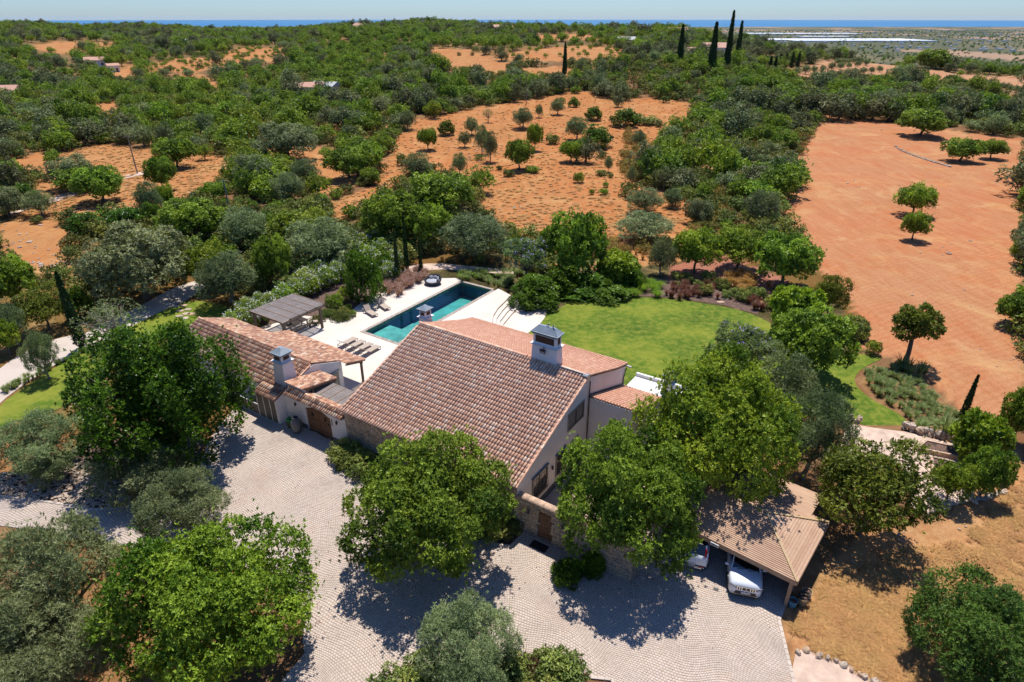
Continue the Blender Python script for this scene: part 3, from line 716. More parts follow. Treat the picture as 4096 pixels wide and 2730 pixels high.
# ------------------------------------------------------------------ roof tiles
def tile_mesh(var, r0=.098, r1=.080, L=.44, n=6, bow=.0):
    b = MB(); vs = []
    for (y, r, z) in ((0, r0, .022), (L, r1, 0.0)):
        for k in range(n + 1):
            a = math.pi * k / n; vs.append((r * math.cos(a), y, z + r * .82 * math.sin(a)))
    m = n + 1
    fs = [(k, k + 1, m + k + 1, m + k) for k in range(n)]
    ins = [(x * .80, y, z * .74) for x, y, z in vs[:m]]
    vs += ins; fs += [(k + 1, k, 2 * m + k, 2 * m + k + 1) for k in range(n)]     # thick lower lip
    b.add(vs, fs, var); return b
TILE_CACHE = {}
def tile_meshes(mat):
    if mat.name not in TILE_CACHE:
        r = []
        for i in range(12):
            me = tile_mesh(i / 11).mesh('roof_tile', True); me.materials.append(mat); r.append(me)
        TILE_CACHE[mat.name] = r
    return TILE_CACHE[mat.name]
def tile_roof(root, sheetname, mat, eave0, u, up, W, Lr, n_ind=0, near=(0, 0, 0), pitch=.222, step=.37, under=.10, keep=None, ridge=True, lip=.0, profile=None):
    """eave0: left eave corner, u: unit vector along the eave, up: unit vector up the slope, all in the parent's frame"""
    e0, u, up = Vector(eave0), Vector(u).normalized(), Vector(up).normalized(); n = u.cross(up).normalized()
    if n.z < 0: n = -n
    prof = profile or (lambda t: 0.0)
    b = MB(); K = 8 if profile else 1
    for i in range(K):
        t0, t1 = Lr * i / K, Lr * (i + 1) / K
        a0, a1 = e0 + up * t0 + n * prof(t0), e0 + up * t1 + n * prof(t1)
        lo = [a0 - n * under, a0 + u * W - n * under, a1 + u * W - n * under, a1 - n * under]
        b.hexa(lo, [p + n * (under + .004) for p in lo])
    sh = b.build(sheetname, M['tile_under'], root)
    nc = max(1, int(round(W / pitch))); nr = max(1, int(math.ceil((Lr - .05) / step)))
    pit = W / nc; items = []
    for c in range(nc):
        cj = random.uniform(-.008, .008)
        for r in range(nr):
            if keep and not keep((c + .5) * pit, r * step): continue
            p = e0 + u * ((c + .5) * pit + cj) + up * (r * step - .05) + n * (.012 + prof(r * step))
            items.append((p, (p - Vector(near)).length))
    items.sort(key=lambda k: k[1])
    rx, ry, rz = u, up, u.cross(up)
    if rz.z < 0: rx = -rx; rz = rx.cross(ry)
    B = Matrix((rx, ry, rz)).transposed()
    tm = tile_meshes(mat); base = np.array([v.co[:] for v in tm[0].vertices]); fc = np.array([tuple(p.vertices) for p in tm[0].polygons])
    for p, _ in items[:n_ind]:
        o = bpy.data.objects.new('roof_tile', random.choice(tm)); COL.objects.link(o); o.parent = sh
        o.matrix_local = Matrix.Translation(p) @ (B @ Matrix.Rotation(random.gauss(0, .02), 3, 'Z')).to_4x4()
    rest = items[n_ind:]
    if rest:
        k = len(rest); P = np.array([p[:] for p, _ in rest]); Bn = np.array(B); an = RNG.normal(0, .022, k)
        loc = np.repeat(base[None], k, 0); x = loc[..., 0] * np.cos(an)[:, None] - loc[..., 1] * np.sin(an)[:, None]; y = loc[..., 0] * np.sin(an)[:, None] + loc[..., 1] * np.cos(an)[:, None]
        loc = np.stack([x, y, loc[..., 2]], -1) @ Bn.T + P[:, None]
        F = (fc[None] + (np.arange(k) * len(base))[:, None, None]).reshape(-1, 4)
        o = obj('roof_tiles', mesh_np('roof_tiles', loc.reshape(-1, 3), F, np.repeat(RNG.uniform(0, 1, k), len(fc)), True), mat, sh); o['kind'] = 'stuff'
    return sh
def ridge_tiles(parent, p, q, mat, r=.13, step=.38):
    p, q = Vector(p), Vector(q); L = (q - p).length; d = (q - p).normalized(); s = d.cross(Vector((0,0,1))).normalized(); n = s.cross(d).normalized()
    b = MB()
    for i in range(int(L / step)):
        a = p + d * i * step; var = random.random(); vs = []
        for (y, rr) in ((0, r), (step * 1.12, r * .86)):
            for k in range(7):
                an = math.pi * k / 6; vs.append(a + d * y + s * rr * math.cos(an) + n * (rr * .8 * math.sin(an)))
        b.add(vs, [(k, k + 1, 8 + k, 7 + k) for k in range(6)] + [(6,5,4,3,2,1,0)], var)
    o = b.build('ridge_tiles', mat, parent, sharp=50); o['kind'] = 'stuff'; return o

# ------------------------------------------------------------------ rubble stone facing
def stone_face(parent, mat, p0, u, width, z0, z1, normal, n_ind=300, near_x=0., holes=(), course=.17, wide=.30, sheetname='stone_wall', thick=.035, rootless=False):
    """irregular stones standing proud of a mortar face"""
    u = Vector(u); n = Vector(normal); p0 = Vector(p0); cells = []
    z = z0
    while z < z1 - .03:
        h = min(random.uniform(course * .7, course * 1.35), z1 - z)
        x = random.uniform(-wide, 0)
        while x < width:
            w = random.uniform(wide * .55, wide * 1.5)
            x_0, x_1 = max(0, x), min(width, x + w)
            if x_1 - x_0 > .05:
                cx, cz = (x_0 + x_1) / 2, z + h / 2
                if not any(hx0 < cx < hx1 and hz0 < cz < hz1 for hx0, hx1, hz0, hz1 in holes): cells.append((x_0, x_1, z, z + h))
            x += w
        z += h
    cells.sort(key=lambda c: abs((c[0] + c[1]) / 2 - near_x))
    rest = MB()
    for i, (a, c, d, e) in enumerate(cells):
        j = lambda: random.uniform(-.022, .022)
        g = .012; tilt = random.uniform(-.05, .05)
        pts = [(a + g + j()*.4, d + g + j()), ((a + c) / 2 + j(), d + g * .5 + j()), (c - g + j()*.4, d + g + j()), (c - g + j()*.4, e - g + j()), ((a + c) / 2 + j(), e - g * .5 + j()), (a + g + j()*.4, e - g + j())]
        mx = sum(p[0] for p in pts) / 6; mz = sum(p[1] for p in pts) / 6; t = thick * random.uniform(.6, 1.5)
        bot = [p0 + u * x + Vector((0, 0, zz)) for x, zz in pts]
        top = [p0 + u * (mx + (x - mx) * .90) + Vector((0, 0, mz + (zz - mz) * .88)) + n * (t + random.uniform(-.006, .006)) for x, zz in pts]
        fs = [(6, 7, 8, 9, 10, 11)] + [(k, (k + 1) % 6, 6 + (k + 1) % 6, 6 + k) for k in range(6)]
        v = random.random()
        if i < n_ind:
            c0 = p0 + u * mx + Vector((0, 0, mz)); bb = MB(); bb.add([p - c0 for p in bot + top], fs, v)
            me = bb.mesh('stone'); o = obj('stone', me, mat, parent); o.location = c0
        else: rest.add(bot + top, fs, v)
    if rest.v: o = rest.build('stones', mat, parent); o['kind'] = 'stuff'

# ------------------------------------------------------------------ villa
villa = house_thing('villa', 'white villa with large terracotta tiled roof, big grey-capped chimney and rubble stone front wall', 'house')
WX, RY, RZ, BY = 14.6, 8.6, 6.66, 15.0
def rz_front(y): return 3.5 + (RZ - 3.5) * y / RY
prof = [(0, 0), (0, rz_front(0) - .1), (RY, RZ - .12), (BY, 4.32), (BY, -.7), (0, -.7)]
for x in (0.0, WX - .3):
    b = MB(); b.prism([(x, y, z) for y, z in [(0.02, -.1)] + prof[1:5] + [(0.02, -.1)][:0]], (.3, 0, 0)); b.build('gable_wall', M['wall'], villa)
b = MB(); b.box(.302, WX - .302, BY - .3, BY, -.7, 4.25); b.build('rear_wall', M['wall'], villa)
b = MB(); b.box(.302, WX - .302, .02, .3, 0, 3.3); sw = b.build('stone_wall', M['mortar'], villa)
stone_face(sw, M['stone'], (0.0, .018, 0), (1, 0, 0), WX, .0, 3.28, (0, -1, 0), 290, 1.2)
b = MB(); b.box(WX + .001, WX + .012, .05, 9., 0, .5); b.build('plinth', M['plinth'], villa)
sl = math.atan2(RZ - 3.5, RY); up1 = (0, math.cos(sl), math.sin(sl))
L1 = (RY + .32) / math.cos(sl)
tile_roof(villa, 'front_roof', M['tile_main'], (-.12, -.32, rz_front(-.32)), (1, 0, 0), up1, WX + .2, L1, 295, near=(14.5, -2, 3), profile=lambda t: .10 * max(0, 1 - t / 2.2) ** 2)
sl2 = math.atan2(RZ - 4.42, BY - RY); up2 = (0, -math.cos(sl2), math.sin(sl2))
tile_roof(villa, 'rear_roof', M['tile_new'], (WX + .08, BY + .18, 4.36), (-1, 0, 0), up2, WX + .2, (BY + .18 - RY) / math.cos(sl2), 0, profile=lambda t: .16 * max(0, 1 - t / 2.4) ** 2)
ridge_tiles(villa, (-.15, RY, RZ + .05), (10.05, RY, RZ + .05), M['tile_main'])
ridge_tiles(villa, (12.2, RY, RZ + .05), (WX + .1, RY, RZ + .05), M['tile_main'])
# verge tiles along both gables of the front slope
for x, mt in ((-.1, 'tile_main'), (WX + .06, 'tile_main')): ridge_tiles(villa, (x, -.3, rz_front(-.3) + .03), (x, RY, RZ + .02), M[mt], r=.095)
b = MB(); b.box(-.1, WX + .1, BY + .2, BY + .30, 4.22, 4.34); b.bar((-.1, BY + .25, 4.28), (WX + .4, BY + .25, 4.28), .11); b.build('gutter', M['white_metal'], villa)
b = MB(); b.tube([(12.3, RY - .12, RZ + .14), (WX + .1, RY - .12, RZ + .12)], [.03, .03]); b.box(WX - .25, WX + .12, RY - .35, RY + .1, RZ - .35, RZ + .12); b.build('ridge_conduit', M['lamp_metal'], villa)
b = MB(); b.tube([(WX + .07, 8.88, 6.1), (WX + .07, 8.88, 0)], [.04, .04]); b.tube([(WX + .06, BY + .1, 4.2), (WX + .06, BY - .3, 3.6), (WX + .06, BY - .3, 2.9)], [.045]*3); b.build('downpipe', M['black'], villa)

def chimney(parent, name, x0, x1, y0, y1, z0, zl, zc, zt, batter=.10, inset=.0, winm=.18):
    """battered shaft, ledge, lantern with terracotta lattice openings, moulded cap"""
    b = MB(); bt = batter
    b.hexa([(x0 - bt, y0 - bt, z0), (x1 + bt, y0 - bt, z0), (x1 + bt, y1 + bt, z0), (x0 - bt, y1 + bt, z0)], [(x0, y0, zl), (x1, y0, zl), (x1, y1, zl), (x0, y1, zl)])
    b.box(x0 + .04, x1 - .04, y0 + .04, y1 - .04, zl + .06, zc)
    ch = b.build(name, M['wall'], parent)
    b = MB(); b.box(x0 - .13, x1 + .13, y0 - .13, y1 + .13, zl + .035, zl + .065); b.build('ledge_slab', M['wall'], ch)
    b = MB(); b.box(x0 - .10, x1 + .10, y0 - .10, y1 + .10, zl - .01, zl + .033); b.box(x0 - .04, x1 + .04, y0 - .04, y1 + .04, zl - .05, zl - .012)
    b.box(x0 - .03, x1 + .03, y0 - .03, y1 + .03, zc - .02, zc + .07); b.box(x0 - .09, x1 + .09, y0 - .09, y1 + .09, zc + .072, zc + .13); b.build('dark_moulding', M['trim_grey'], ch)
    b = MB(); b.box(x0 - .12, x1 + .12, y0 - .12, y1 + .12, zc + .132, zc + .15); w, d = x1 - x0, y1 - y0; r = min(w, d) * .40
    q = .06; b.hexa([(x0 - q, y0 - q, zc + .152), (x1 + q, y0 - q, zc + .152), (x1 + q, y1 + q, zc + .152), (x0 - q, y1 + q, zc + .152)], [(x0 + r, y0 + r, zt), (x1 - r, y0 + r, zt), (x1 - r, y1 - r, zt), (x0 + r, y1 - r, zt)])
    b.build('cap', M['cap_grey'], ch)
    zz0, zz1 = zl + .22, zc - .10
    b = MB(); b.box(x0 + winm, x1 - winm, y0 + .034, y0 + .038, zz0, zz1); b.box(x1 - .038, x1 - .034, y0 + winm, y1 - winm, zz0, zz1); b.build('vent_recess', M['black'], ch)
    b = MB(); nb = int((x1 - x0 - 2 * winm) / .055)
    for i in range(nb):
        xx = x0 + winm + (i + .5) * (x1 - x0 - 2 * winm) / nb; b.box(xx - .017, xx + .017, y0 + .008, y0 + .032, zz0 + .1, zz1, random.random())
    nb2 = max(2, int((y1 - y0 - 2 * winm) / .055))
    for i in range(nb2):
        yy = y0 + winm + (i + .5) * (y1 - y0 - 2 * winm) / nb2; b.box(x1 - .032, x1 - .008, yy - .017, yy + .017, zz0 + .1, zz1, random.random())
    for i in range(nb // 2):
        xx = x0 + winm + (i + .5) * (x1 - x0 - 2 * winm) / (nb // 2); b.box(xx - .04, xx + .04, y0 + .008, y0 + .032, zz0, zz0 + .07)
    o = b.build('lattice', M['brick'], ch); o['kind'] = 'stuff'
    b = MB(); t = .03
    for (xa, xb) in ((x0 + winm - t, x0 + winm), (x1 - winm, x1 - winm + t)): b.box(xa, xb, y0 + .018, y0 + .042, zz0 - t, zz1 + t)
    b.box(x0 + winm - t, x1 - winm + t, y0 + .016, y0 + .042, zz1, zz1 + t); b.box(x0 + winm - t, x1 - winm + t, y0 + .016, y0 + .042, zz0 - t, zz0); b.build('vent_frame', M['wall'], ch)
    return ch
big = chimney(villa, 'chimney', 10.2, 12.12, 8.62, 9.38, 6.3, 7.85, 8.68, 9.25, .07, winm=.22)
b = MB(); b.box(10.95, 11.35, 8.36, 8.44, 7.42, 7.66); b.bar((11.15, 8.44, 7.62), (11.15, 8.62, 7.80), .04); b.bar((10.9, 8.40, 7.70), (11.4, 8.40, 7.70), .03); b.build('floodlight', M['black'], big)
b = MB(); b.box(10.99, 11.31, 8.354, 8.358, 7.45, 7.56); b.build('lamp_glass', M['lens'], big)
chimney(villa, 'side_chimney', -1.0, -.28, 9.5, 10.25, 3.0, 6.6, 7.2, 7.62, .05, winm=.16)
ch3 = chimney(villa, 'wing_chimney', 17.3, 18.0, 16.2, 16.9, 2.4, 3.2, 3.75, 4.2, .04, winm=.16)

# windows on the right gable
def window(parent, y0, y1, z0, z1, grille=False, name='window', glass='glass', shutters=False, lintel=True):
    x = WX; f = .11
    b = MB(); b.box(x - .02, x + .05, y0 - f, y0, z0 - f, z1 + f); b.box(x - .02, x + .05, y1, y1 + f, z0 - f, z1 + f); b.box(x - .02, x + .048, y0 + .001, y1 - .001, z1, z1 + f); b.box(x - .02, x + .048, y0 + .001, y1 - .001, z0 - f, z0)
    fr = b.build(name, M['surround'], parent)
    b = MB(); b.box(x + .002, x + .008, y0, y1, z0, z1); b.build('pane', M['glass'] if glass == 'glass' else M[glass], fr)
    b = MB(); ym = (y0 + y1) / 2; t = .05
    for (a, c, d, e) in ((y0, y0 + t, z0, z1), (y1 - t, y1, z0, z1), (ym - t * .7, ym + t * .7, z0, z1), (y0, y1, z0, z0 + t), (y0, y1, z1 - t, z1)): b.box(x + .010, x + .036, a, c, d, e)
    b.build('sash', M['black'], fr)
    if lintel: b = MB(); b.box(x - .02, x + .11, y0 - .16, y1 + .16, z1 + .11, z1 + .17); b.build('hood', M['trim_grey'], fr)
    if grille:
        b = MB(); n = 9
        for i in range(n):
            yy = y0 + .04 + (y1 - y0 - .08) * i / (n - 1)
            b.tube([(x + .05, yy, z1 - .05), (x + .12, yy, z1 - .12), (x + .14, yy, (z0 + z1) / 2), (x + .24, yy, z0 + .3), (x + .22, yy, z0 + .1), (x + .05, yy, z0 + .05)], [.011] * 6, 5)
        for zz, o_ in ((z1 - .12, .12), ((z0 + z1) / 2, .14), (z0 + .3, .24), (z0 + .08, .2)): b.bar((x + o_, y0 + .03, zz), (x + o_, y1 - .03, zz), .02)
        for i in range(3): b.tube([(x + .15 + .0, (y0 + y1) / 2 + .14 * math.cos(a * .7) * (i - 1), (z0 + z1) / 2 + .2 + .12 * math.sin(a * .7)) for a in range(10)], [.008] * 10, 4)
        b.build('grille', M['iron'], fr)
    return fr
window(villa, 6.1, 8.15, 3.72, 4.86, lintel=False, glass='blind')
window(villa, 1.75, 3.4, .95, 2.55, True)
window(villa, 4.65, 5.75, .95, 2.5, True)
b = MB(); b.box(WX - .01, WX + .05, 6.55, 7.6, 0, 2.5); dd = b.build('side_door', M['surround'], villa)
b = MB(); b.box(WX + .052, WX + .07, 6.68, 7.47, .02, 2.36); b.build('door_leaf', M['door_wood'], dd)
def wall_lamp(parent, p, n):
    p = Vector(p); n = Vector(n); c = p + n * .09
    b = MB(); b.lathe([(.055, -.14), (.065, -.12), (.065, .12), (.055, .14)], 12, c); b.bar(p, p + n * .05, .06, .1); la = b.build('wall_lamp', M['black'], parent, sharp=40)
    b = MB(); b.lathe([(.02, -.15), (.05, -.148), (.05, -.141)], 10, c); b.lathe([(.05, .141), (.03, .155)], 10, c); b.build('lamp_end', M['lamp_metal'], la)
wall_lamp(villa, (WX, 4.07, 2.0), (1, 0, 0))

# side wing with single-pitch roof, white flat-roofed block behind it
b = MB(); b.prism([(WX + .001, 9., -.65), (WX + .001, 9., 4.75), (WX + .001, 14.7, 2.65), (WX + .001, 14.7, -.65)], (3.2, 0, 0)); b.build('wing_wall', M['wall'], villa)
sw2 = math.atan2(4.88 - 2.75, 5.9)
tile_roof(villa, 'wing_roof', M['tile_new'], (17.95, 14.85, 2.72), (-1, 0, 0), (0, -math.cos(sw2), math.sin(sw2)), 3.35, 6.1)
b = MB(); b.bar((WX + .06, 8.95, 4.98), (WX + .06, 14.8, 2.92), .05, .12); b.build('flashing', M['black'], villa)
b = MB(); b.box(WX + .001, 18.9, 14.9, 17.6, -.65, 2.35); b.build('flat_block', M['wall'], villa)
b = MB()
for (a, c, d, e) in ((WX + .002, 18.9, 17.4, 17.6), (18.7, 18.9, 15.0, 17.398), (18.05, 18.698, 14.9, 15.1)): b.box(a, c, d, e, 2.351, 2.62)
b.build('parapet', M['wall'], villa)

# two small birds on the big chimney cap
for i, (xx, rot) in enumerate(((11.2, .3), (11.62, -.4))):
    px, py, pz = hw(xx, 9.0, 9.25); bd = thing('bird', ('grey bird perched on the middle of the big chimney cap' if i == 0 else 'grey bird perched near the right end of the big chimney cap'), 'bird', (px, py, pz), TH + rot, 'birds on the chimney cap')
    b = MB(); b.tube([(-.16, 0, .06), (-.08, 0, .085), (0, 0, .12), (.05, 0, .16), (.07, 0, .20), (.10, 0, .205), (.135, 0, .20)], [.012, .035, .055, .045, .028, .028, .006], 8); b.build('body', M['lamp_metal'], bd, sharp=60)
    b = MB(); b.bar((0, .02, 0), (0, .02, .08), .008); b.bar((0, -.02, 0), (0, -.02, .08), .008); b.build('leg', M['iron'], bd)

# ------------------------------------------------------------------ annex
annex = house_thing('annex_building', 'low white annex with old mottled tile roof and slim square chimney beside the courtyard gate', 'house', (-6.5, 0, 0))
AX = -6.5
def A(x): return x - AX
AL, RYa, RZa = -21.6, 2.95, 3.72
b = MB()
b.prism([(A(AX) - .3, .02, 0), (A(AX) - .3, .02, 2.52), (A(AX) - .3, RYa, RZa - .12), (A(AX) - .3, 5.7, 2.62), (A(AX) - .3, 5.7, 0)], (.3, 0, 0)); b.build('gable_wall', M['wall'], annex)
b = MB(); b.prism([(A(AL), .02, 0), (A(AL), .02, 2.52), (A(AL), RYa, RZa - .12), (A(AL), 5.7, 2.62), (A(AL), 5.7, 0)], (.3, 0, 0)); b.build('far_gable_wall', M['wall'], annex)
b = MB(); b.box(A(AL) + .302, A(AX) - .302, .04, .3, 0, 2.45); b.build('front_wall', M['wall'], annex)
b = MB(); b.box(A(AL) + .302, A(AX) - .302, 5.4, 5.68, 0, 2.5); b.build('rear_wall', M['wall'], annex)
sa = math.atan2(RZa - 2.50, RYa + .15)
tile_roof(annex, 'front_roof', M['tile_old'], (A(AL) - .1, -.15, 2.50), (1, 0, 0), (0, math.cos(sa), math.sin(sa)), AX - AL - .02, (RYa + .15) / math.cos(sa), 150, near=(0, 0, 2))
sb = math.atan2(RZa - 2.56, 5.95 - RYa)
tile_roof(annex, 'rear_roof', M['tile_old'], (A(AX) - .05, 5.95, 2.56), (-1, 0, 0), (0, -math.cos(sb), math.sin(sb)), AX - AL - .02, (5.95 - RYa) / math.cos(sb), 140, near=(0, 3, 3))
sc_ = math.atan2(.48, 1.75)
tile_roof(annex, 'verandah_roof', M['tile_old'], (A(-5.85), 7.75, 2.05), (-1, 0, 0), (0, -math.cos(sc_), math.sin(sc_)), 10.0, 1.9 / math.cos(sc_), 0)
ridge_tiles(annex, (A(AL) - .1, RYa, RZa + .04), (A(AX), RYa, RZa + .04), M['tile_old'])
ridge_tiles(annex, (A(AX) - .06, -.1, 2.55), (A(AX) - .06, RYa, RZa + .02), M['tile_old'], r=.09)
b = MB()
for x in (-6.05, -9.2, -12.4, -15.4): b.bar((A(x), 7.4, .02), (A(x), 7.4, 1.95), .16)
b.build('verandah_posts', M['dark_wood'], annex); 
b = MB(); b.box(A(-15.7), A(-5.9), 7.32, 7.48, 1.82, 1.98); b.bar((A(-6.02), 5.7, 2.42), (A(-6.02), 7.5, 1.9), .1); b.build('verandah_beam', M['dark_wood'], annex)
chimney(annex, 'chimney', A(-7.98), A(-6.92), .5, 1.45, 2.5, 4.62, 5.25, 5.75, .14, winm=.2)
b = MB(); b.box(A(AX) + .001, A(AX) + .05, 3.95, 5.25, 0, 2.0); dd = b.build('gable_door', M['surround'], annex)
b = MB(); b.box(A(AX) + .052, A(AX) + .07, 4.08, 5.12, .02, 1.9); b.build('door_glass', M['glass'], dd); b = MB(); b.box(A(AX) + .001, A(AX) + .16, 3.85, 5.35, 2.0, 2.06); b.build('hood', M['trim_grey'], dd)
# porch: parapet wall with small tiled roof
b = MB(); b.box(A(-6.45), A(-4.6), .32, .50, 2.5, 3.32); b.build('porch_parapet', M['wall'], annex)
sp_ = math.atan2(.55, 2.9)
tile_roof(annex, 'porch_roof', M['tile_old'], (A(-4.45), 3.35, 2.82), (-1, 0, 0), (0, -math.cos(sp_), math.sin(sp_)), 2.05, 3.0 / math.cos(sp_), 0)
b = MB(); b.bar((A(-4.55), .5, 3.22), (A(-4.55), 3.3, 2.66), .12); b.bar((A(-6.5), 3.2, 2.66), (A(-4.5), 3.2, 2.66), .12)
for p in ((-4.6, 3.15), (-4.6, 1.1), (-5.6, 3.15)): b.bar((A(p[0]), p[1], 0), (A(p[0]), p[1], 2.62 if p[1] > 2 else 2.95), .13)
b.build('porch_frame', M['dark_wood'], annex)
b = MB(); b.box(A(-6.4), A(-5.2), 3.2, 3.24, .1, 2.4); b.build('porch_window', M['glass'], annex)

# courtyard wall with double door
cw = house_thing('courtyard_wall', 'white courtyard wall with arched brown double door and tiled coping between annex and villa', 'wall', (-3.3, 0, 0))
def Cx(x): return x + 3.3
DX0, DX1 = -4.35, -1.65
b = MB(); b.box(Cx(-6.58), Cx(DX0), 0, .28, 0, 2.62); b.box(Cx(DX1), Cx(-.02), 0, .28, 0, 2.62)
N = 12; arch = [(DX0 + (DX1 - DX0) * i / N, 1.98 + .36 * math.sin(math.pi * i / N)) for i in range(N + 1)]
for i in range(N):
    (xa, za), (xb, zb) = arch[i], arch[i + 1]
    b.hexa([(Cx(xa), 0, za), (Cx(xb), 0, zb), (Cx(xb), .28, zb), (Cx(xa), .28, za)], [(Cx(xa), 0, 2.62), (Cx(xb), 0, 2.62), (Cx(xb), .28, 2.62), (Cx(xa), .28, 2.62)])
b.build('wall_face', M['wall'], cw)
b = MB(); b.box(Cx(-6.58), Cx(DX0) - .001, -.022, -.001, 0, .42); b.box(Cx(DX1) + .001, Cx(-.02), -.022, -.001, 0, .42); b.build('plinth', M['plinth'], cw)
for s, (xa, xb) in enumerate(((DX0, -3.0), (-3.0, DX1))):
    b = MB(); n = 7
    pts = [(xa + (xb - xa) * i / n, 1.97 + .35 * math.sin(math.pi * ((xa + (xb - xa) * i / n) - DX0) / (DX1 - DX0))) for i in range(n + 1)]
    for i in range(n):
        (x_, z_), (x2, z2) = pts[i], pts[i + 1]; g = .008
        b.hexa([(Cx(x_) + g, .10, .02), (Cx(x2) - g, .10, .02), (Cx(x2) - g, .16, .02), (Cx(x_) + g, .16, .02)], [(Cx(x_) + g, .10, z_), (Cx(x2) - g, .10, z2), (Cx(x2) - g, .16, z2), (Cx(x_) + g, .16, z_)], random.random())
    d = b.build('door', M['door_wood'], cw)
    b = MB()
    for zz in (.35, 1.05, 1.22, 1.9): b.box(Cx(xa) + .04, Cx(xb) - .04, .075, .098, zz, zz + .08)
    b.build('door_rail', M['door_wood'], d)
    b = MB(); cx = Cx((xa + xb) / 2)
    for k in (-.09, 0, .09): b.box(cx + k - .012, cx + k + .012, .04, .07, 1.44, 1.76); b.box(cx - .13, cx + .13, .045, .065, 1.6 + k - .012, 1.6 + k + .012)
    b.build('spy_grille', M['black'], d)
    b = MB()
    for zz in (.39, 1.09, 1.94):
        for i in range(6): b.box(Cx(xa) + .1 + i * .22, Cx(xa) + .125 + i * .22, .06, .074, zz - .012, zz + .012)
    b.build('studs', M['black'], d)
b = MB(); b.box(Cx(-3.02), Cx(-2.98), .06, .098, .02, 2.30); b.build('door_stop', M['door_wood'], cw)
for x in (-5.38, -.92): wall_lamp(cw, (Cx(x), 0, 1.95), (0, -1, 0))
b = MB(); b.bar((Cx(-1.48), -.03, 1.45), (Cx(-1.48), -.03, 2.05), .03); b.tube([(Cx(-1.48), -.03, 1.75), (Cx(-1.52), -.2, 1.9), (Cx(-1.55), -.3, 1.72)], [.012] * 3, 5); b.lathe([(.06, -.05), (.05, .02), (.02, .06)], 10, (Cx(-1.55), -.3, 1.64)); b.build('door_bell', M['black'], cw)
sq = math.atan2(.28, .62)
tile_roof(cw, 'coping_front', M['tile_old'], (Cx(-6.25), -.34, 2.68), (1, 0, 0), (0, math.cos(sq), math.sin(sq)), 6.2, .64 / math.cos(sq), 70, near=(3, -1, 2.7), step=.34)
tile_roof(cw, 'coping_rear', M['tile_old'], (Cx(-.05), .92, 2.68), (-1, 0, 0), (0, -math.cos(sq), math.sin(sq)), 4.5, .62 / math.cos(sq), 60, near=(3, 1, 2.7), step=.34)
ridge_tiles(cw, (Cx(-6.25), .29, 2.98), (Cx(-.05), .29, 2.98), M['tile_old'])
b = MB(); b.box(Cx(-6.25), Cx(-.03), -.18, -.002, 2.52, 2.62); b.build('cornice', M['wall'], cw)

# reed canopy over the passage behind that wall
rc = house_thing('reed_canopy', 'flat dark reed shade canopy over the passage behind the courtyard wall', 'canopy', (-3, 1, 0))
def reed_panel(root, x0, x1, y0, y1, z, nb, fr=.05, slat=.034, gap=.052, along='x', sheet_name='reed_panel', tilt=0.):
    """bays of thin slats with battens between them"""
    for k in range(nb):
        b = MB()
        xa, xb = (x0 + (x1 - x0) * k / nb + .02, x0 + (x1 - x0) * (k + 1) / nb - .02)
        n = int((y1 - y0) / gap)
        for i in range(n):
            yy = y0 + (i + .5) * (y1 - y0) / n; zz = z + tilt * (yy - y0) + random.uniform(-.004, .004)
            b.box(xa, xb, yy - slat / 2, yy + slat / 2, zz - .012, zz + .012, random.random())
        o = b.build(sheet_name, M['reed'], root); o['kind'] = 'stuff'
    b = MB()
    for k in range(nb + 1):
        x = x0 + (x1 - x0) * k / nb; b.bar((x, y0, z + .03), (x, y1, z + .03 + tilt * (y1 - y0)), fr)
    b.build('batten', M['post_wood'], root)
    b = MB()
    for k in range(nb + 1):
        x = x0 + (x1 - x0) * k / nb; b.bar((x, y0, z - .08), (x, y1, z - .08 + tilt * (y1 - y0)), .07, .10)
    b.bar((x0, y0, z - .18), (x1, y0, z - .18), .1, .1); b.bar((x0, y1, z - .18 + tilt * (y1 - y0)), (x1, y1, z - .18 + tilt * (y1 - y0)), .1, .1)
    b.build('rafters', M['dark_wood'], root)
reed_panel(rc, -1.95, 2.9, .05, 1.95, 2.62, 5); reed_panel(rc, .5, 2.9, 2.05, 3.5, 2.58, 2)
b = MB(); b.bar((-1.9, .1, 0), (-1.9, .1, 2.4), .1); b.bar((.5, 3.4, 0), (.5, 3.4, 2.4), .1); b.bar((.5, 2.0, 0), (.5, 2.0, 2.4), .1); b.build('post', M['post_wood'], rc)

# storage cupboards in front of the annex
st = house_thing('storage_cupboard', 'grey-doored storage cupboards with white frame and small tiled lean-to roof against the annex', 'cupboard', (-9, -.4, 0))
def Sx(x): return x + 9
b = MB(); b.prism([(Sx(-6.62), -.40, 0), (Sx(-6.62), -.40, 2.25), (Sx(-6.62), .42, 2.56), (Sx(-6.62), .42, 0)], (-.12, 0, 0)); b.build('cheek_wall', M['wall'], st); b = MB(); b.box(Sx(-9.1), Sx(-9.0), -.40, .41, 0, 2.3); b.build('cheek_wall', M['wall'], st)
sl3 = math.atan2(.36, .95)
tile_roof(st, 'lean_to_roof', M['tile_old'], (Sx(-9.15), -.56, 2.27), (1, 0, 0), (0, math.cos(sl3), math.sin(sl3)), 2.55, 1.0, 30, near=(2, -1, 2.3), step=.33)
xs = [-9.0, -8.2, -7.42, -6.74]
b = MB()
for x in xs: b.box(Sx(x) - .035, Sx(x) + .035, -.46, -.40, 0, 2.22)
b.box(Sx(-9.03), Sx(-6.71), -.458, -.402, 2.16, 2.24); b.box(Sx(-11.9), Sx(-6.71), -.462, -.402, 0, .07)
for x in (-10.4, -11.1, -11.85): b.box(Sx(x) - .035, Sx(x) + .035, -.46, -.40, .071, 1.0)
b.box(Sx(-11.9), Sx(-9.04), -.459, -.403, 1.0, 1.07); b.build('door_frame', M['white_metal'], st)
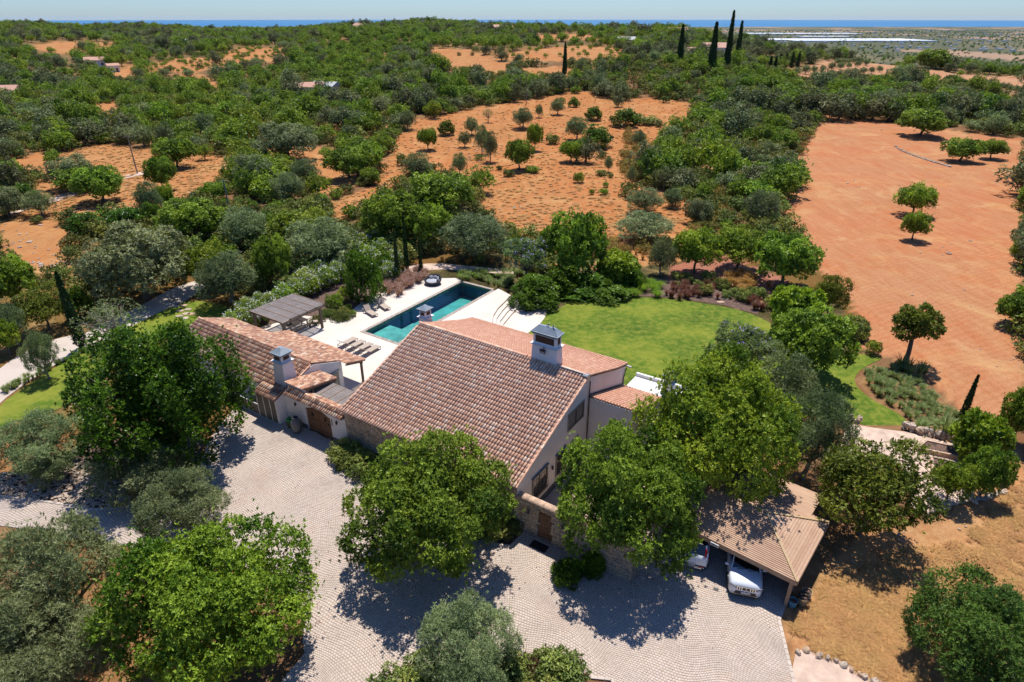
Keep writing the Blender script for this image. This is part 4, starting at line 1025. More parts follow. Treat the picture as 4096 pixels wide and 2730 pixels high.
for i in range(3):
    b = MB(); b.box(Sx(xs[i]) + .04, Sx(xs[i + 1]) - .04, -.43, -.405, .08, 2.15); d = b.build('door', M['cabinet'], st)
    b = MB(); b.box(Sx(xs[i + 1]) - .10, Sx(xs[i + 1]) - .07, -.46, -.431, 1.15, 1.28); b.build('handle', M['black'], d)
for (xa, xb) in ((-11.85, -11.1), (-11.1, -10.4), (-10.4, -9.0)):
    b = MB(); b.box(Sx(xa) + .04, Sx(xb) - .04, -.43, -.405, .08, .99); b.build('low_door', M['cabinet'], st)
b = MB(); b.box(Sx(-10.4), Sx(-9.11), -.40, .38, .93, .99); b.build('counter', M['dark_wood'], st)

# ------------------------------------------------------------------ front garden wall with gate
gw = house_thing('garden_wall', 'rubble stone garden wall with rounded coping and narrow brown wooden gate', 'wall', (16.5, 0, 0))
def Gx(x): return x - 16.5
b = MB(); b.box(Gx(14.62), Gx(16.06), .02, .38, 0, 2.5); b.box(Gx(17.04), Gx(22.2), .02, .38, 0, 2.5); b.box(Gx(16.061), Gx(17.039), .02, .38, 2.26, 2.5); wf = b.build('wall_core', M['mortar'], gw)
stone_face(wf, M['stone'], (Gx(14.62), .018, 0), (1, 0, 0), 7.5, 0, 2.5, (0, -1, 0), 250, 1.5, holes=((1.44, 2.42, 0, 2.27),), course=.16, wide=.27)
b = MB()
x = 14.62
while x < 22.1:
    w = random.uniform(.5, .8); pts = [(Gx(x) + .005, .2 + .27 * math.cos(math.pi * k / 8), 2.5 + .19 * math.sin(math.pi * k / 8) + .03) for k in range(9)]
    b.prism([(p[0], p[1], p[2]) for p in pts] + [(Gx(x) + .005, -.07, 2.5), (Gx(x) + .005, .47, 2.5)][:0], (w - .01, 0, 0), random.random()); x += w
b.build('coping', M['coping'], gw, sharp=30)
g = bpy.data.objects.new('gate', None); COL.objects.link(g); g.parent = gw
for i in range(5):
    b = MB(); w = .96 / 5; b.box(Gx(16.07) + i * w + .005, Gx(16.07) + (i + 1) * w - .005, .12, .17, .05, 2.24, random.random()); b.build('board', M['door_wood'], g)
b = MB(); b.box(Gx(16.08), Gx(17.02), .09, .118, .3, .4); b.box(Gx(16.08), Gx(17.02), .09, .118, 1.8, 1.9); b.build('rail', M['door_wood'], g)
b = MB(); b.tube([(Gx(16.62), .09, 1.05), (Gx(16.62), .05, 1.08), (Gx(16.62), .05, .95), (Gx(16.62), .09, .92)], [.015] * 4, 6); b.box(Gx(16.58), Gx(16.66), .08, .092, 1.5, 1.62); b.build('handle', M['black'], g)
b = MB(); b.box(Gx(16.0), Gx(17.1), -.12, .4, 0, .05); b.build('threshold', M['coping'], gw)
for x in (15.45, 17.75): wall_lamp(gw, (Gx(x), -.03, 1.85), (0, -1, 0))
mt = house_thing('door_mat', 'dark grated door mat on the setts in front of the wooden gate', 'mat', (16.5, -.55, .026))
b = MB(); 
for i in range(16): b.box(-.52, .52, -.28 + i * .035, -.258 + i * .035, 0, .018)
b.box(-.54, .54, -.3, .3, 0, .006); b.build('grid', M['black'], mt)
# entrance patio behind the wall
b = MB(); b.box(14.62, 22.2, .4, 8.9, -.05, .015); pt = b.build('entrance_patio', M['dirt_path']); pt.location = HROOT_LOC; pt.rotation_euler = (0, 0, TH); structure(pt)

# ------------------------------------------------------------------ jar, pot with hose, drain cover
t = house_thing('clay_jar', 'tall rounded dark grey jar standing left of the double door', 'jar', (-4.75, -.72, .02))
b = MB(); b.lathe([(.20, 0), (.24, .02), (.36, .35), (.42, .7), (.40, .95), (.30, 1.15), (.20, 1.24), (.19, 1.28), (.235, 1.32), (.235, 1.35), (.17, 1.35), (.16, 1.2), (.2, 1.1)], 28); b.build('body', M['jar'], t, sharp=50)
b = MB(); b.lathe([(.158, 1.19), (.158, 1.2)], 20); b.build('opening', M['black'], t)
t = house_thing('plant_pot', 'dark pot holding a coiled bright green hose beside the grey jar', 'pot', (-5.75, -.52, .02))
b = MB(); b.lathe([(.20, 0), (.22, .02), (.30, .50), (.32, .52), (.32, .56), (.27, .56), (.25, .45)], 22); b.build('body', M['pot_green'], t, sharp=50)
t = house_thing('garden_hose', 'coiled bright green garden hose heaped in the dark pot', 'hose', (-5.75, -.52, .55))
b = MB(); pts = [(.26 * math.cos(a * .55) * (1 + .25 * math.sin(a * .9)), .24 * math.sin(a * .55) * (1 + .2 * math.cos(a * 1.3)), .02 + .09 * (1 + math.sin(a * .37))) for a in range(70)]
b.tube(pts, [.022] * 70, 6); b.build('coil', M['hose_green'], t, smooth=True)
x, y = flat(1645, 1355); b = MB(); b.box(-.14, .14, -.1, .1, 0, .03); s = b.build('drain_cover', M['black']); s.location = (x, y, .005); s.rotation_euler = (0, 0, -.4); tag(s, 'small dark drain cover in the setts left of the parked white car', 'drain cover')

# ------------------------------------------------------------------ carport
cpx, cpy = 14.67, 23.26; CA = math.radians(-39.5)
cpo = thing('carport', 'open timber carport with hipped plank roof sheltering two white cars', 'carport', (cpx, cpy, 0), CA)
def plank_slope(root, name, fn, n, w, mat, ind=True):
    """fn(t) -> (left point, right point) of the plank line at height t in 0..1"""
    rt = bpy.data.objects.new(name, None); COL.objects.link(rt); rt.parent = root
    for i in range(n):
        t0, t1 = i / n, (i + 1) / n
        a, c = [Vector(p) for p in fn(t0)]; a1, c1 = [Vector(p) for p in fn(min(.999, t1))]
        up = (a1 + c1 - a - c).normalized(); nn = (c - a).cross(up).normalized()
        if nn.z < 0: nn = -nn
        b = MB(); lift = .034; g = .006
        if (c1 - a1).length < .02: a1 = (a1 + c1) / 2 - (c - a).normalized() * .02; c1 = a1 + (c - a).normalized() * .04
        bot = [a + up * g, c + up * g, c1 + up * .012, a1 + up * .012]
        top = [a + up * g + nn * (lift + .022), c + up * g + nn * (lift + .022), c1 + up * .012 + nn * .020, a1 + up * .012 + nn * .020]
        L = (c - a).length
        b.hexa(bot, top, random.random()); o = b.build('plank', mat, rt)
    b = MB(); a, c = [Vector(p) for p in fn(0)]; a1, c1 = [Vector(p) for p in fn(.999)]; d = Vector((0, 0, -.02))
    b.hexa([a + d * 2, c + d * 2, c1 + d * 2, a1 + d * 2], [a + d * .3, c + d * .3, c1 + d * .3, a1 + d * .3]); b.build('roof_boarding', M['dark_wood'], rt)
    return rt
CW, CD, Ze, Zr, CH = 8.3, 5.6, 2.1, 3.2, 2.8
lerp = lambda a, b, t: tuple(a[i] + (b[i] - a[i]) * t for i in range(3))
plank_slope(cpo, 'front_slope', lambda t: (lerp((-CW, 0, Ze), (-CW + CH, CH, Zr), t), lerp((0, 0, Ze), (-CH, CH, Zr), t)), 27, .11, M['plank'])
plank_slope(cpo, 'right_slope', lambda t: (lerp((0, 0, Ze), (-CH, CH, Zr), t), lerp((0, CD, Ze), (-CH, CH, Zr), t)), 19, .15, M['plank'])
plank_slope(cpo, 'rear_slope', lambda t: (lerp((0, CD, Ze), (-CH, CH, Zr), t), lerp((-CW, CD, Ze), (-CW + CH, CH, Zr), t)), 22, .13, M['plank'])
plank_slope(cpo, 'left_slope', lambda t: (lerp((-CW, CD, Ze), (-CW + CH, CH, Zr), t), lerp((-CW, 0, Ze), (-CW + CH, CH, Zr), t)), 19, .15, M['plank'])
plank_slope(cpo, 'shed_slope', lambda t: (lerp((-.95, 7.85, 2.02), (-.95, 5.25, 2.24), t), lerp((-7.2, 7.85, 2.02), (-7.2, 5.25, 2.24), t)), 20, .13, M['plank'])
for (p, q) in (((0, 0, Ze), (-CH, CH, Zr)), ((0, CD, Ze), (-CH, CH, Zr)), ((-CW, 0, Ze), (-CW + CH, CH, Zr)), ((-CW, CD, Ze), (-CW + CH, CH, Zr)), ((-CW + CH, CH, Zr), (-CH, CH, Zr))):
    b = MB(); b.bar((p[0], p[1], p[2] + .07), (q[0], q[1], q[2] + .07), .13, .03, random.random()); b.build('hip_board', M['cap_wood'], cpo)
b = MB(); b.box(-CW, -.0, -.03, .01, 1.86, 2.12, .9); b.build('fascia', M['post_wood'], cpo)
b = MB(); b.box(-.01, .03, .011, CD, 1.86, 2.12, .5); b.box(-CW - .03, -CW, .011, CD, 1.86, 2.12); b.box(-CW, 0, CD, CD + .03, 1.86, 2.12); b.build('side_fascia', M['post_wood'], cpo)
for (x, y) in ((-.27, .22), (-.27, 2.8), (-.27, 5.3), (-CW + .27, .22), (-CW + .27, 5.3), (-4.2, 5.3)):
    b = MB(); b.bar((x, y, 0), (x, y, 2.06), .17, .17, random.random()); b.build('post', M['post_wood'], cpo)
bs = MB(); bs.bar((-.35, .3, 1.95), (-CW + .3, .3, 1.95), .1, .16)
for i in range(8): bs.bar((-.6 - i, .3, 2.0), (-.6 - i, 5.3, 2.0), .07, .12)
bs.build('beam', M['dark_wood'], cpo)
wr = bpy.data.objects.new('plank_wall', None); COL.objects.link(wr); wr.parent = cpo
for i in range(13):
    b = MB(); b.box(-.33, -.29, .42, 5.2, .04 + i * .145, .04 + i * .145 + .137, random.random()); b.build('plank', M['post_wood'], wr)
for i in range(13):
    b = MB(); b.box(-CW + .4, -.34, 5.3, 5.34, .04 + i * .145, .04 + i * .145 + .137, random.random()); b.build('plank', M['dark_wood'], wr)
b = MB(); b.box(-1.2, -1.16, 5.4, 7.6, 0, 1.95); b.box(-7., -1.2, 7.56, 7.6, 0, 1.95); b.build('shed_wall', M['dark_wood'], cpo)
fl = MB(); fl.box(-4.65, -4.18, -.10, -.035, 1.86, 2.05); fo = fl.build('floodlight', M['white_metal'], cpo); b = MB(); b.box(-4.6, -4.23, -.108, -.102, 1.90, 2.01); b.build('lamp_glass', M['lens'], fo)

# tubs beside the carport
def pot_at(u, v, r, h, name, label, mat, z=0.0):
    x, y = flat(u, v); t = thing(name, label, 'pot', (x, y, z))
    b = MB(); b.lathe([(r * .78, 0), (r * .8, .02), (r, h * .92), (r * 1.06, h * .93), (r * 1.06, h), (r * .92, h), (r * .88, h * .8)], 22); b.build('body', mat, t, sharp=40)
    b = MB(); b.lathe([(r * .87, h * .78), (r * .87, h * .82)], 18); b.build('soil', M['mulch'], t); return t, x, y
pot_at(1820, 1392, .23, .42, 'plant_pot', 'pale blue plant pot standing by the front corner post of the carport', M['pot_blue'])
t, x, y = pot_at(1843, 1388, .27, .5, 'tub', 'large tan tub with a black coil of hose beside the carport wall', M['pot_tan'])
h = thing('garden_hose', 'black hose coiled over the tan tub beside the carport', 'hose', (x, y, .52)); b = MB(); b.tube([(.28 * math.cos(a * .5) * (1 + .12 * math.sin(a * .8)), .27 * math.sin(a * .5), .03 + .07 * (1 + math.sin(a * .31))) for a in range(60)], [.02] * 60, 6); b.build('coil', M['rubber'], h, smooth=True)
pot_at(1851, 1372, .26, .45, 'plant_pot', 'yellowish tub behind the tan tub along the carport wall', M['pot_tan'])

# ------------------------------------------------------------------ the two white cars
def loft(b, secs, var=.5, close=True):
    n = len(secs[0]); vs = [p for s in secs for p in s]; fs = []
    for i in range(len(secs) - 1):
        for k in range(n - 1): fs.append((i*n+k, (i+1)*n+k, (i+1)*n+k+1, i*n+k+1))
    if close: fs += [tuple(range(n))[::-1], tuple(range((len(secs)-1)*n, len(secs)*n))][::1]
    return b.add(vs, fs, var)
def ring(x, w, z0, zt, crown=.05, tuck=.06):
    """half profile mirrored: sill, flank, shoulder, bonnet edge, crown"""
    L = [(w - tuck, z0), (w - .01, z0 + .12), (w, z0 + (zt - z0) * .45), (w - .01, z0 + (zt - z0) * .72), (w - .045, zt - .07), (w - .11, zt - .015), (w * .6, zt + crown * .6), (0, zt + crown)]
    return [(x, y, z) for y, z in L] + [(x, -y, z) for y, z in L[:-1][::-1]]
def wheel(root, x, y, r=.345, w=.225):
    s = 1 if y > 0 else -1
    b = MB(); prof = [(r * .62, -w/2), (r * .95, -w/2), (r, -w/2 + .03), (r, w/2 - .03), (r * .95, w/2), (r * .62, w/2)]
    n = 28; vs = []; 
    for rr, yy in prof:
        for k in range(n): a = 2*math.pi*k/n; vs.append((x + rr * math.cos(a), y + yy, r + rr * math.sin(a)))
    fs = [(i*n+k, i*n+(k+1) % n, (i+1)*n+(k+1) % n, (i+1)*n+k) for i in range(len(prof) - 1) for k in range(n)]
    b.add(vs, fs); wh = b.build('wheel', M['rubber'], root, sharp=40)
    b = MB(); yo_ = y + s * (w/2 - .03)
    for k in range(5):
        a = 2*math.pi*k/5; b.bar((x, yo_, r), (x + r * .6 * math.cos(a), yo_, r + r * .6 * math.sin(a)), .05, .03, up=(0, 1, 0))
    for k in range(n): 
        a, c = 2*math.pi*k/n, 2*math.pi*(k+1)/n; b.bar((x + r*.6*math.cos(a), yo_, r + r*.6*math.sin(a)), (x + r*.6*math.cos(c), yo_, r + r*.6*math.sin(c)), .03, .05, up=(0, 1, 0))
    b.build('rim', M['lamp_metal'], wh)
    b = MB(); b.tube([(x, y - s * w * .4, r), (x, y + s * (w/2 - .07), r)], [r * .6, r * .6], 20); b.build('brake_disc', M['car_black'], wh)
    # arch cladding
    b = MB(); ya, yb = y + s * .02, y + s * (w/2 + .022)
    for k in range(-1, 13):
        a, c = math.pi * k / 12, math.pi * (k + 1) / 12
        b.hexa([(x + r*1.06*math.cos(a), ya, r + r*1.06*math.sin(a)), (x + r*1.06*math.cos(c), ya, r + r*1.06*math.sin(c)), (x + r*1.06*math.cos(c), yb, r + r*1.06*math.sin(c)), (x + r*1.06*math.cos(a), yb, r + r*1.06*math.sin(a))],
               [(x + r*1.24*math.cos(a), ya, r + r*1.24*math.sin(a)), (x + r*1.24*math.cos(c), ya, r + r*1.24*math.sin(c)), (x + r*1.24*math.cos(c), yb, r + r*1.24*math.sin(c)), (x + r*1.24*math.cos(a), yb, r + r*1.24*math.sin(a))])
    b.build('wheel_arch', M['car_black'], root)
    b = MB(); b.tube([(x, y + s * (w/2 - .01), r), (x, y + s * (w/2 - .005), r)], [r * 1.08, r * 1.08], 24)
    return wh
def text(parent, s, loc, rot, size, mat, name='lettering'):
    cu = bpy.data.curves.new(name, 'FONT'); cu.body = s; cu.size = size; cu.align_x = 'CENTER'; cu.align_y = 'CENTER'; cu.extrude = .002; cu.materials.append(mat)
    q_ = bpy.data.objects.new(name, cu); COL.objects.link(q_); bpy.context.view_layer.update(); me = bpy.data.meshes.new_from_object(q_.evaluated_get(bpy.context.evaluated_depsgraph_get())); bpy.data.objects.remove(q_); me.name = name
    if not me.materials: me.materials.append(mat)
    o = bpy.data.objects.new(name, me); COL.objects.link(o); o.parent = parent; o.location = loc; o.rotation_euler = rot; return o
def greenhouse(root, base, roof, mat_roof):
    """base/roof: (x_front, x_rear, half width, z)"""
    xf, xr, w, z = base; uf, ur, v, zr = roof
    b = MB(); b.hexa([(xr, -w, z), (xf, -w * .93, z), (xf, w * .93, z), (xr, w, z)], [(ur, -v, zr), (uf, -v * .96, zr), (uf, v * .96, zr), (ur, v, zr)]); b.build('windows', M['car_glass'], root, bevel=.03)
    b = MB(); b.hexa([(ur - .08, -v - .02, zr - .02), (uf + .02, -v, zr - .02), (uf + .02, v, zr - .02), (ur - .08, v + .02, zr - .02)], [(ur - .02, -v * .8, zr + .045), (uf - .08, -v * .8, zr + .04), (uf - .08, v * .8, zr + .04), (ur - .02, v * .8, zr + .045)]); b.build('roof', mat_roof, root, bevel=.02)
    b = MB()
    for s in (-1, 1):
        b.bar((xf - .02, s * w * .94, z - .02), (uf, s * v * .98, zr), .06, .05)
        b.bar((xr + .05, s * w * 1.0, z - .02), (ur, s * (v + .01), zr), .10, .05)
        b.bar(((xf + xr) / 2 - .1, s * (w + .005), z), ((uf + ur) / 2, s * (v + .012), zr), .07, .02)
    b.build('pillars', M['paint'], root)
# car facing the camera
fx, fy = 12.50, 23.98; ang = math.radians(-105.3); L1_, HW = 4.17, .885
c1 = thing('parked_car', 'white compact SUV parked nose-out under the carport roof, its bonnet half in sun', 'car', (fx - math.cos(ang) * L1_ / 2, fy - math.sin(ang) * L1_ / 2, .024), ang)
b = MB()
loft(b, [ring(2.085, .56, .30, .66, .0), ring(2.05, .70, .26, .80, .01), ring(1.98, .79, .24, .90, .02), ring(1.86, .845, .22, .965, .03), ring(1.5, .88, .22, 1.02, .045), ring(1.0, HW, .22, 1.07, .045), ring(.8, HW, .22, 1.09, .04), ring(0, HW, .22, 1.08, .02), ring(-1.2, HW, .22, 1.08, .02), ring(-1.8, .87, .24, 1.06, .02), ring(-2.0, .82, .27, 1.0, .01), ring(-2.085, .7, .32, .85, 0)])
b.build('body', M['paint'], c1, sharp=50)
greenhouse(c1, (1.02, -1.9, .79, 1.06), (.22, -1.72, .62, 1.60), M['car_black'])
b = MB(); b.hexa([(1.95, -.84, .80), (2.07, -.52, .73), (2.085, -.52, .86), (1.97, -.84, .93)], [(1.97, -.855, .80), (2.095, -.52, .73), (2.10, -.52, .86), (1.985, -.855, .93)])
hl = b.build('headlight', M['lens'], c1); b = MB(); b.hexa([(1.95, .84, .80), (2.07, .52, .73), (2.085, .52, .86), (1.97, .84, .93)], [(1.97, .855, .80), (2.095, .52, .73), (2.10, .52, .86), (1.985, .855, .93)]); b.build('headlight', M['lens'], c1)
b = MB(); b.hexa([(2.07, -.52, .70), (2.115, -.4, .67), (2.115, .4, .67), (2.07, .52, .70)], [(2.06, -.52, .86), (2.09, -.4, .88), (2.09, .4, .88), (2.06, .52, .86)]); gr = b.build('grille', M['car_black'], c1)
b = MB()
for yy in (-.46, -.34, -.22, .22, .34, .46): b.hexa([(2.09, yy - .025, .69), (2.135, yy - .02, .69), (2.135, yy + .02, .69), (2.09, yy + .025, .69)], [(2.085, yy - .03, .86), (2.115, yy - .03, .87), (2.115, yy + .03, .87), (2.085, yy + .03, .86)])
b.bar((2.115, -.5, .885), (2.115, .5, .885), .03, .02); b.build('chrome_bars', M['chrome'], gr)
text(gr, 'S', (2.125, 0, .775), (math.radians(78), 0, math.pi / 2), .19, M['chrome'], 'emblem')
b = MB(); b.hexa([(1.99, -.66, .30), (2.09, -.62, .30), (2.09, .62, .30), (1.99, .66, .30)], [(1.99, -.60, .56), (2.105, -.5, .56), (2.105, .5, .56), (1.99, .60, .56)]); b.box(1.9, 2.10, -.7, .7, .24, .30); b.build('air_intake', M['car_black'], c1)
b = MB(); b.bar((2.10, -.62, .355), (2.10, .62, .355), .03, .025); b.bar((2.0, -.78, .34), (2.10, -.62, .355), .03, .025); b.bar((2.0, .78, .34), (2.10, .62, .355), .03, .025); b.build('chrome_strip', M['chrome'], c1)
for s in (-1, 1):
    b = MB(); b.lathe([(.055, 0), (.05, .02), (.02, .022)], 12); o = b.build('fog_lamp', M['lens'], c1); o.rotation_euler = (0, math.pi / 2, s * .35); o.location = (2.035, s * .665, .47)
b = MB(); b.box(2.108, 2.12, -.26, .26, .43, .545); pl = b.build('number_plate', M['plate'], c1)
b = MB(); b.box(2.1202, 2.122, -.26, -.215, .43, .545); b.build('plate_band', M['plate_blue'], pl); text(pl, 'AO·16·OA', (2.122, .02, .487), (math.pi / 2, 0, math.pi / 2), .115, M['black'])
b = MB()
for s in (-1, 1): b.blob((.82, s * 1.0, 1.12), (.09, .12, .08), 10, 6, 0); b.bar((.86, s * .84, 1.06), (.84, s * .95, 1.08), .05)
b.build('mirror', M['paint'], c1, smooth=True)
b = MB(); b.bar((1.08, -.45, 1.115), (.96, .25, 1.18), .02); b.bar((1.10, .1, 1.12), (.98, .68, 1.17), .02); b.build('wiper', M['black'], c1)
b = MB(); b.box(-1.7, 1.3, -HW - .01, -HW + .02, .22, .36); b.box(-1.7, 1.3, HW - .02, HW + .01, .22, .36); b.build('sill_cladding', M['car_black'], c1)
b = MB()
for s in (-1, 1):
    for xx in (.95, .0, -.95): b.box(xx - .004, xx + .004, s * HW - .006 if s > 0 else s * HW - .002, s * HW + .002 if s > 0 else s * HW + .006, .36, 1.0)
b.build('door_gap', M['black'], c1)
for x in (1.28, -1.28):
    for s in (-1, 1): wheel(c1, x, s * .785)
# car with its tail to the camera
rx_, ry_ = 10.08, 26.02; ang2 = math.radians(70.5); L2_, HW2 = 4.42, .93
c2 = thing('parked_car', 'white SUV parked nose-in under the left end of the carport, red tail lights showing', 'car', (rx_ + math.cos(ang2) * L2_ / 2, ry_ + math.sin(ang2) * L2_ / 2, .024), ang2)
b = MB()
loft(b, [ring(2.2, .6, .3, .7), ring(2.1, .8, .26, .9, .02), ring(1.7, .9, .22, 1.02, .04), ring(1.0, HW2, .22, 1.09, .04), ring(0, HW2, .22, 1.10, .02), ring(-1.2, HW2, .22, 1.14, .02), ring(-1.75, .92, .24, 1.16, .02), ring(-2.02, .89, .27, 1.13, .01), ring(-2.13, .85, .30, 1.04, .0), ring(-2.20, .80, .32, .90, 0), ring(-2.21, .72, .36, .62, 0)])
b.build('body', M['paint'], c2, sharp=50)
greenhouse(c2, (1.0, -2.06, .82, 1.1), (.2, -1.72, .66, 1.63), M['car_black'])
b = MB(); b.hexa([(-2.18, -.80, .26), (-1.9, -.90, .26), (-1.9, .90, .26), (-2.18, .80, .26)], [(-2.235, -.78, .52), (-1.95, -.925, .52), (-1.95, .925, .52), (-2.235, .78, .52)]); bp_ = b.build('rear_bumper', M['car_black'], c2)
b = MB(); b.bar((-2.235, -.6, .33), (-2.235, .6, .33), .03, .04); b.build('chrome_strip', M['chrome'], bp_)
b = MB(); b.box(-2.25, -2.236, -.70, -.42, .42, .48); b.box(-2.25, -2.236, .42, .70, .42, .48); b.build('reflector', M['red_lens'], bp_)
for s in (-1, 1):
    b = MB()
    b.hexa([(-2.19, s * .60, .80), (-1.78, s * .935, .80), (-1.80, s * .90, .80), (-2.10, s * .6, .80)], [(-2.16, s * .62, .96), (-1.86, s * .935, .94), (-1.86, s * .88, .94), (-2.08, s * .62, .96)])
    b.hexa([(-2.165, s * .70, .95), (-1.98, s * .90, .95), (-1.98, s * .80, .95), (-2.08, s * .66, .95)], [(-1.98, s * .735, 1.50), (-1.86, s * .765, 1.50), (-1.86, s * .68, 1.50), (-1.90, s * .66, 1.50)])
    b.build('tail_light', M['red_lens'], c2, bevel=.015)
b = MB(); b.box(-2.252, -2.238, -.26, .26, .50, .61); pl = b.build('number_plate', M['plate'], c2)
b = MB(); b.box(-2.2545, -2.2522, .215, .26, .50, .61); b.build('plate_band', M['plate_blue'], pl); text(pl, 'AC·87·ZM', (-2.2545, -.02, .555), (math.pi / 2, 0, -math.pi / 2), .115, M['black'])
text(c2, 'V  O  L  V  O', (-2.205, 0, .84), (math.radians(80), 0, -math.pi / 2), .085, M['lamp_metal'])
b = MB(); b.box(-1.9, 1.3, -HW2 - .012, -HW2 + .02, .22, .36); b.box(-1.9, 1.3, HW2 - .02, HW2 + .012, .22, .36); b.build('sill_cladding', M['car_black'], c2)
b = MB()
for s in (-1, 1):
    for xx in (.95, .0, -.95): b.box(xx - .004, xx + .004, s * HW2 - .006 if s > 0 else s * HW2 - .002, s * HW2 + .002 if s > 0 else s * HW2 + .006, .36, 1.02)
    for xx in (.25, -.7): b.bar((xx, s * (HW2 + .02), .88), (xx - .2, s * (HW2 + .02), .88), .03)
b.build('door_gap', M['black'], c2)
b = MB()
for s in (-1, 1): b.blob((.75, s * 1.05, 1.12), (.09, .12, .08), 10, 6, 0)
b.build('mirror', M['paint'], c2, smooth=True)
for x in (1.35, -1.35):
    for s in (-1, 1): wheel(c2, x, s * .825, .36)

# ------------------------------------------------------------------ pergola with dining table
pg = bpy.data.objects.new('pergola', None); COL.objects.link(pg); px_, py_, _ = hw(-19.35, 10.6); pg.location = (px_, py_, 0); pg.rotation_euler = (0, 0, TH + math.pi / 2)
tag(pg, 'timber pergola with grey reed roof over an outdoor dining table', 'pergola')
reed_panel(pg, -2.6, 2.6, -2.4, 2.4, 2.5, 5, gap=.06)
for (x, y) in ((2.1, -2.2), (-2.3, -2.2), (2.1, 2.2), (-2.3, 2.2)):
    b = MB(); b.bar((x, y, .02), (x, y, 2.3), .20, .20); b.build('post', M['dark_wood'], pg)
b = MB(); b.bar((-2.6, -2.25, 2.25), (2.6, -2.25, 2.25), .1, .2); b.bar((-2.6, 2.25, 2.25), (2.6, 2.25, 2.25), .1, .2); b.build('beam', M['dark_wood'], pg)
b = MB(); b.tube([(-2.3, 1.6, 2.2), (-2.3, 1.6, 1.95)], [.12, .12], 12); b.build('lantern', M['white_metal'], pg)
def h_thing(name, label, cat, a, b_, rot=0., z=.02, group=None):
    x, y, _ = hw(a, b_); return thing(name, label, cat, (x, y, z), TH + rot, group)
t = h_thing('dining_table', 'long dark wooden dining table under the pergola', 'table', -19.1, 11.1)
for i in range(6):
    b = MB(); b.box(-.55 + i * .185, -.38 + i * .185, -1.15, 1.15, .72, .76, random.random()); b.build('tabletop_board', M['dark_wood'], t)
for (x, y) in ((-.45, -1.), (.45, -1.), (-.45, 1.), (.45, 1.)): b = MB(); b.bar((x, y, 0), (x, y, .72), .09); b.build('leg', M['dark_wood'], t)
for s, lb in ((-1, 'dark wooden bench on the far left side of the pergola table'), (1, 'dark wooden bench on the pool side of the pergola table')):
    t = h_thing('bench', lb, 'bench', -19.1 + s * .85, 11.1)
    b = MB(); b.box(-.16, .16, -1.1, 1.1, .42, .46); b.build('seat', M['dark_wood'], t)
    for y in (-.95, .95): b = MB(); b.bar((0, y, 0), (0, y, .42), .24, .06); b.build('leg', M['dark_wood'], t)
t = h_thing('chair', 'brown armchair at the far end of the pergola table', 'chair', -18.2, 12.75, 2.6)
b = MB(); b.box(-.25, .25, -.25, .25, .42, .46); b.build('seat', M['sling'], t); b = MB(); b.hexa([(-.25, .22, .5), (.25, .22, .5), (.25, .25, .5), (-.25, .25, .5)], [(-.25, .30, .95), (.25, .30, .95), (.25, .33, .95), (-.25, .33, .95)]); b.build('backrest', M['sling'], t)
for (x, y) in ((-.24, -.24), (.24, -.24), (-.24, .24), (.24, .24)): b = MB(); b.bar((x, y, 0), (x, y, .62), .04); b.build('leg', M['lounger_frame'], t)
t = h_thing('bowl', 'dark shallow bowl on the near end of the dining table', 'bowl', -19.2, 10.35, 0, .78); b = MB(); b.lathe([(.08, 0), (.2, .05), (.26, .10), (.25, .10), (.18, .05), (.05, .03)], 18); b.build('body', M['black'], t, sharp=50)

def lounger(label, a, b_, rot, back, group):
    """head end at -x"""
    t = h_thing('sun_lounger', label, 'sun lounger', a, b_, rot, .02, group)
    b = MB(); b.box(-.35, 1.0, -.31, .31, .285, .30); b.build('seat', M['sling'], t)
    b = MB(); ca, sa_ = math.cos(back), math.sin(back); b.hexa([(-.36, -.31, .285), (-.36, .31, .285), (-.36 - .70 * ca, .31, .285 + .70 * sa_), (-.36 - .70 * ca, -.31, .285 + .70 * sa_)], [(-.36, -.31, .30), (-.36, .31, .30), (-.36 - .70 * ca, .31, .30 + .70 * sa_), (-.36 - .70 * ca, -.31, .30 + .70 * sa_)]); b.build('backrest', M['sling'], t)
    b = MB()
    for s in (-1, 1):
        b.bar((-1.0, s * .325, .27), (1.02, s * .325, .27), .035); b.bar((-.36, s * .325, .28), (-.36 - .72 * ca, s * .325, .29 + .72 * sa_), .03)
        b.bar((-.36 - .45 * ca, s * .3, .28 + .45 * sa_), (-.85, s * .3, .27), .02)
    b.bar((1.0, -.33, .27), (1.0, .33, .27), .035); b.bar((-1.0, -.33, .27), (-1.0, .33, .27), .035); b.bar((-.36 - .72 * ca, -.34, .29 + .72 * sa_), (-.36 - .72 * ca, .34, .29 + .72 * sa_), .035); b.build('frame', M['lounger_frame'], t)
    for (x, y) in ((-.97, -.32), (-.97, .32), (.97, -.32), (.97, .32)): b = MB(); b.bar((x, y, 0), (x, y, .27), .04); b.build('leg', M['lounger_frame'], t)
    return t
pos4 = ['leftmost', 'second from the left', 'third from the left', 'rightmost']
for i, a in enumerate((-12.35, -11.3, -10.3, -9.3)):
    lounger('taupe sun lounger with raised back, ' + pos4[i] + ' of the four by the pool', a + .0, 11.6, math.pi / 2, .62, 'sun loungers in the row of four')
lounger('taupe sun lounger with raised back beside the pool, nearer the pergola', -15.45, 17.75, -.28, .85, 'pair of sun loungers beside the pool')
lounger('taupe sun lounger with raised back beside the pool, nearer the round daybed', -15.5, 19.75, -.34, .85, 'pair of sun loungers beside the pool')
t = h_thing('side_table', 'small square side table between the two poolside loungers', 'table', -15.75, 18.75, -.3)
b = MB(); b.box(-.22, .22, -.22, .22, .36, .39); b.build('tabletop', M['sling'], t)
for (x, y) in ((-.2, -.2), (.2, -.2), (-.2, .2), (.2, .2)): b = MB(); b.bar((x, y, 0), (x, y, .36), .03); b.build('leg', M['lounger_frame'], t)
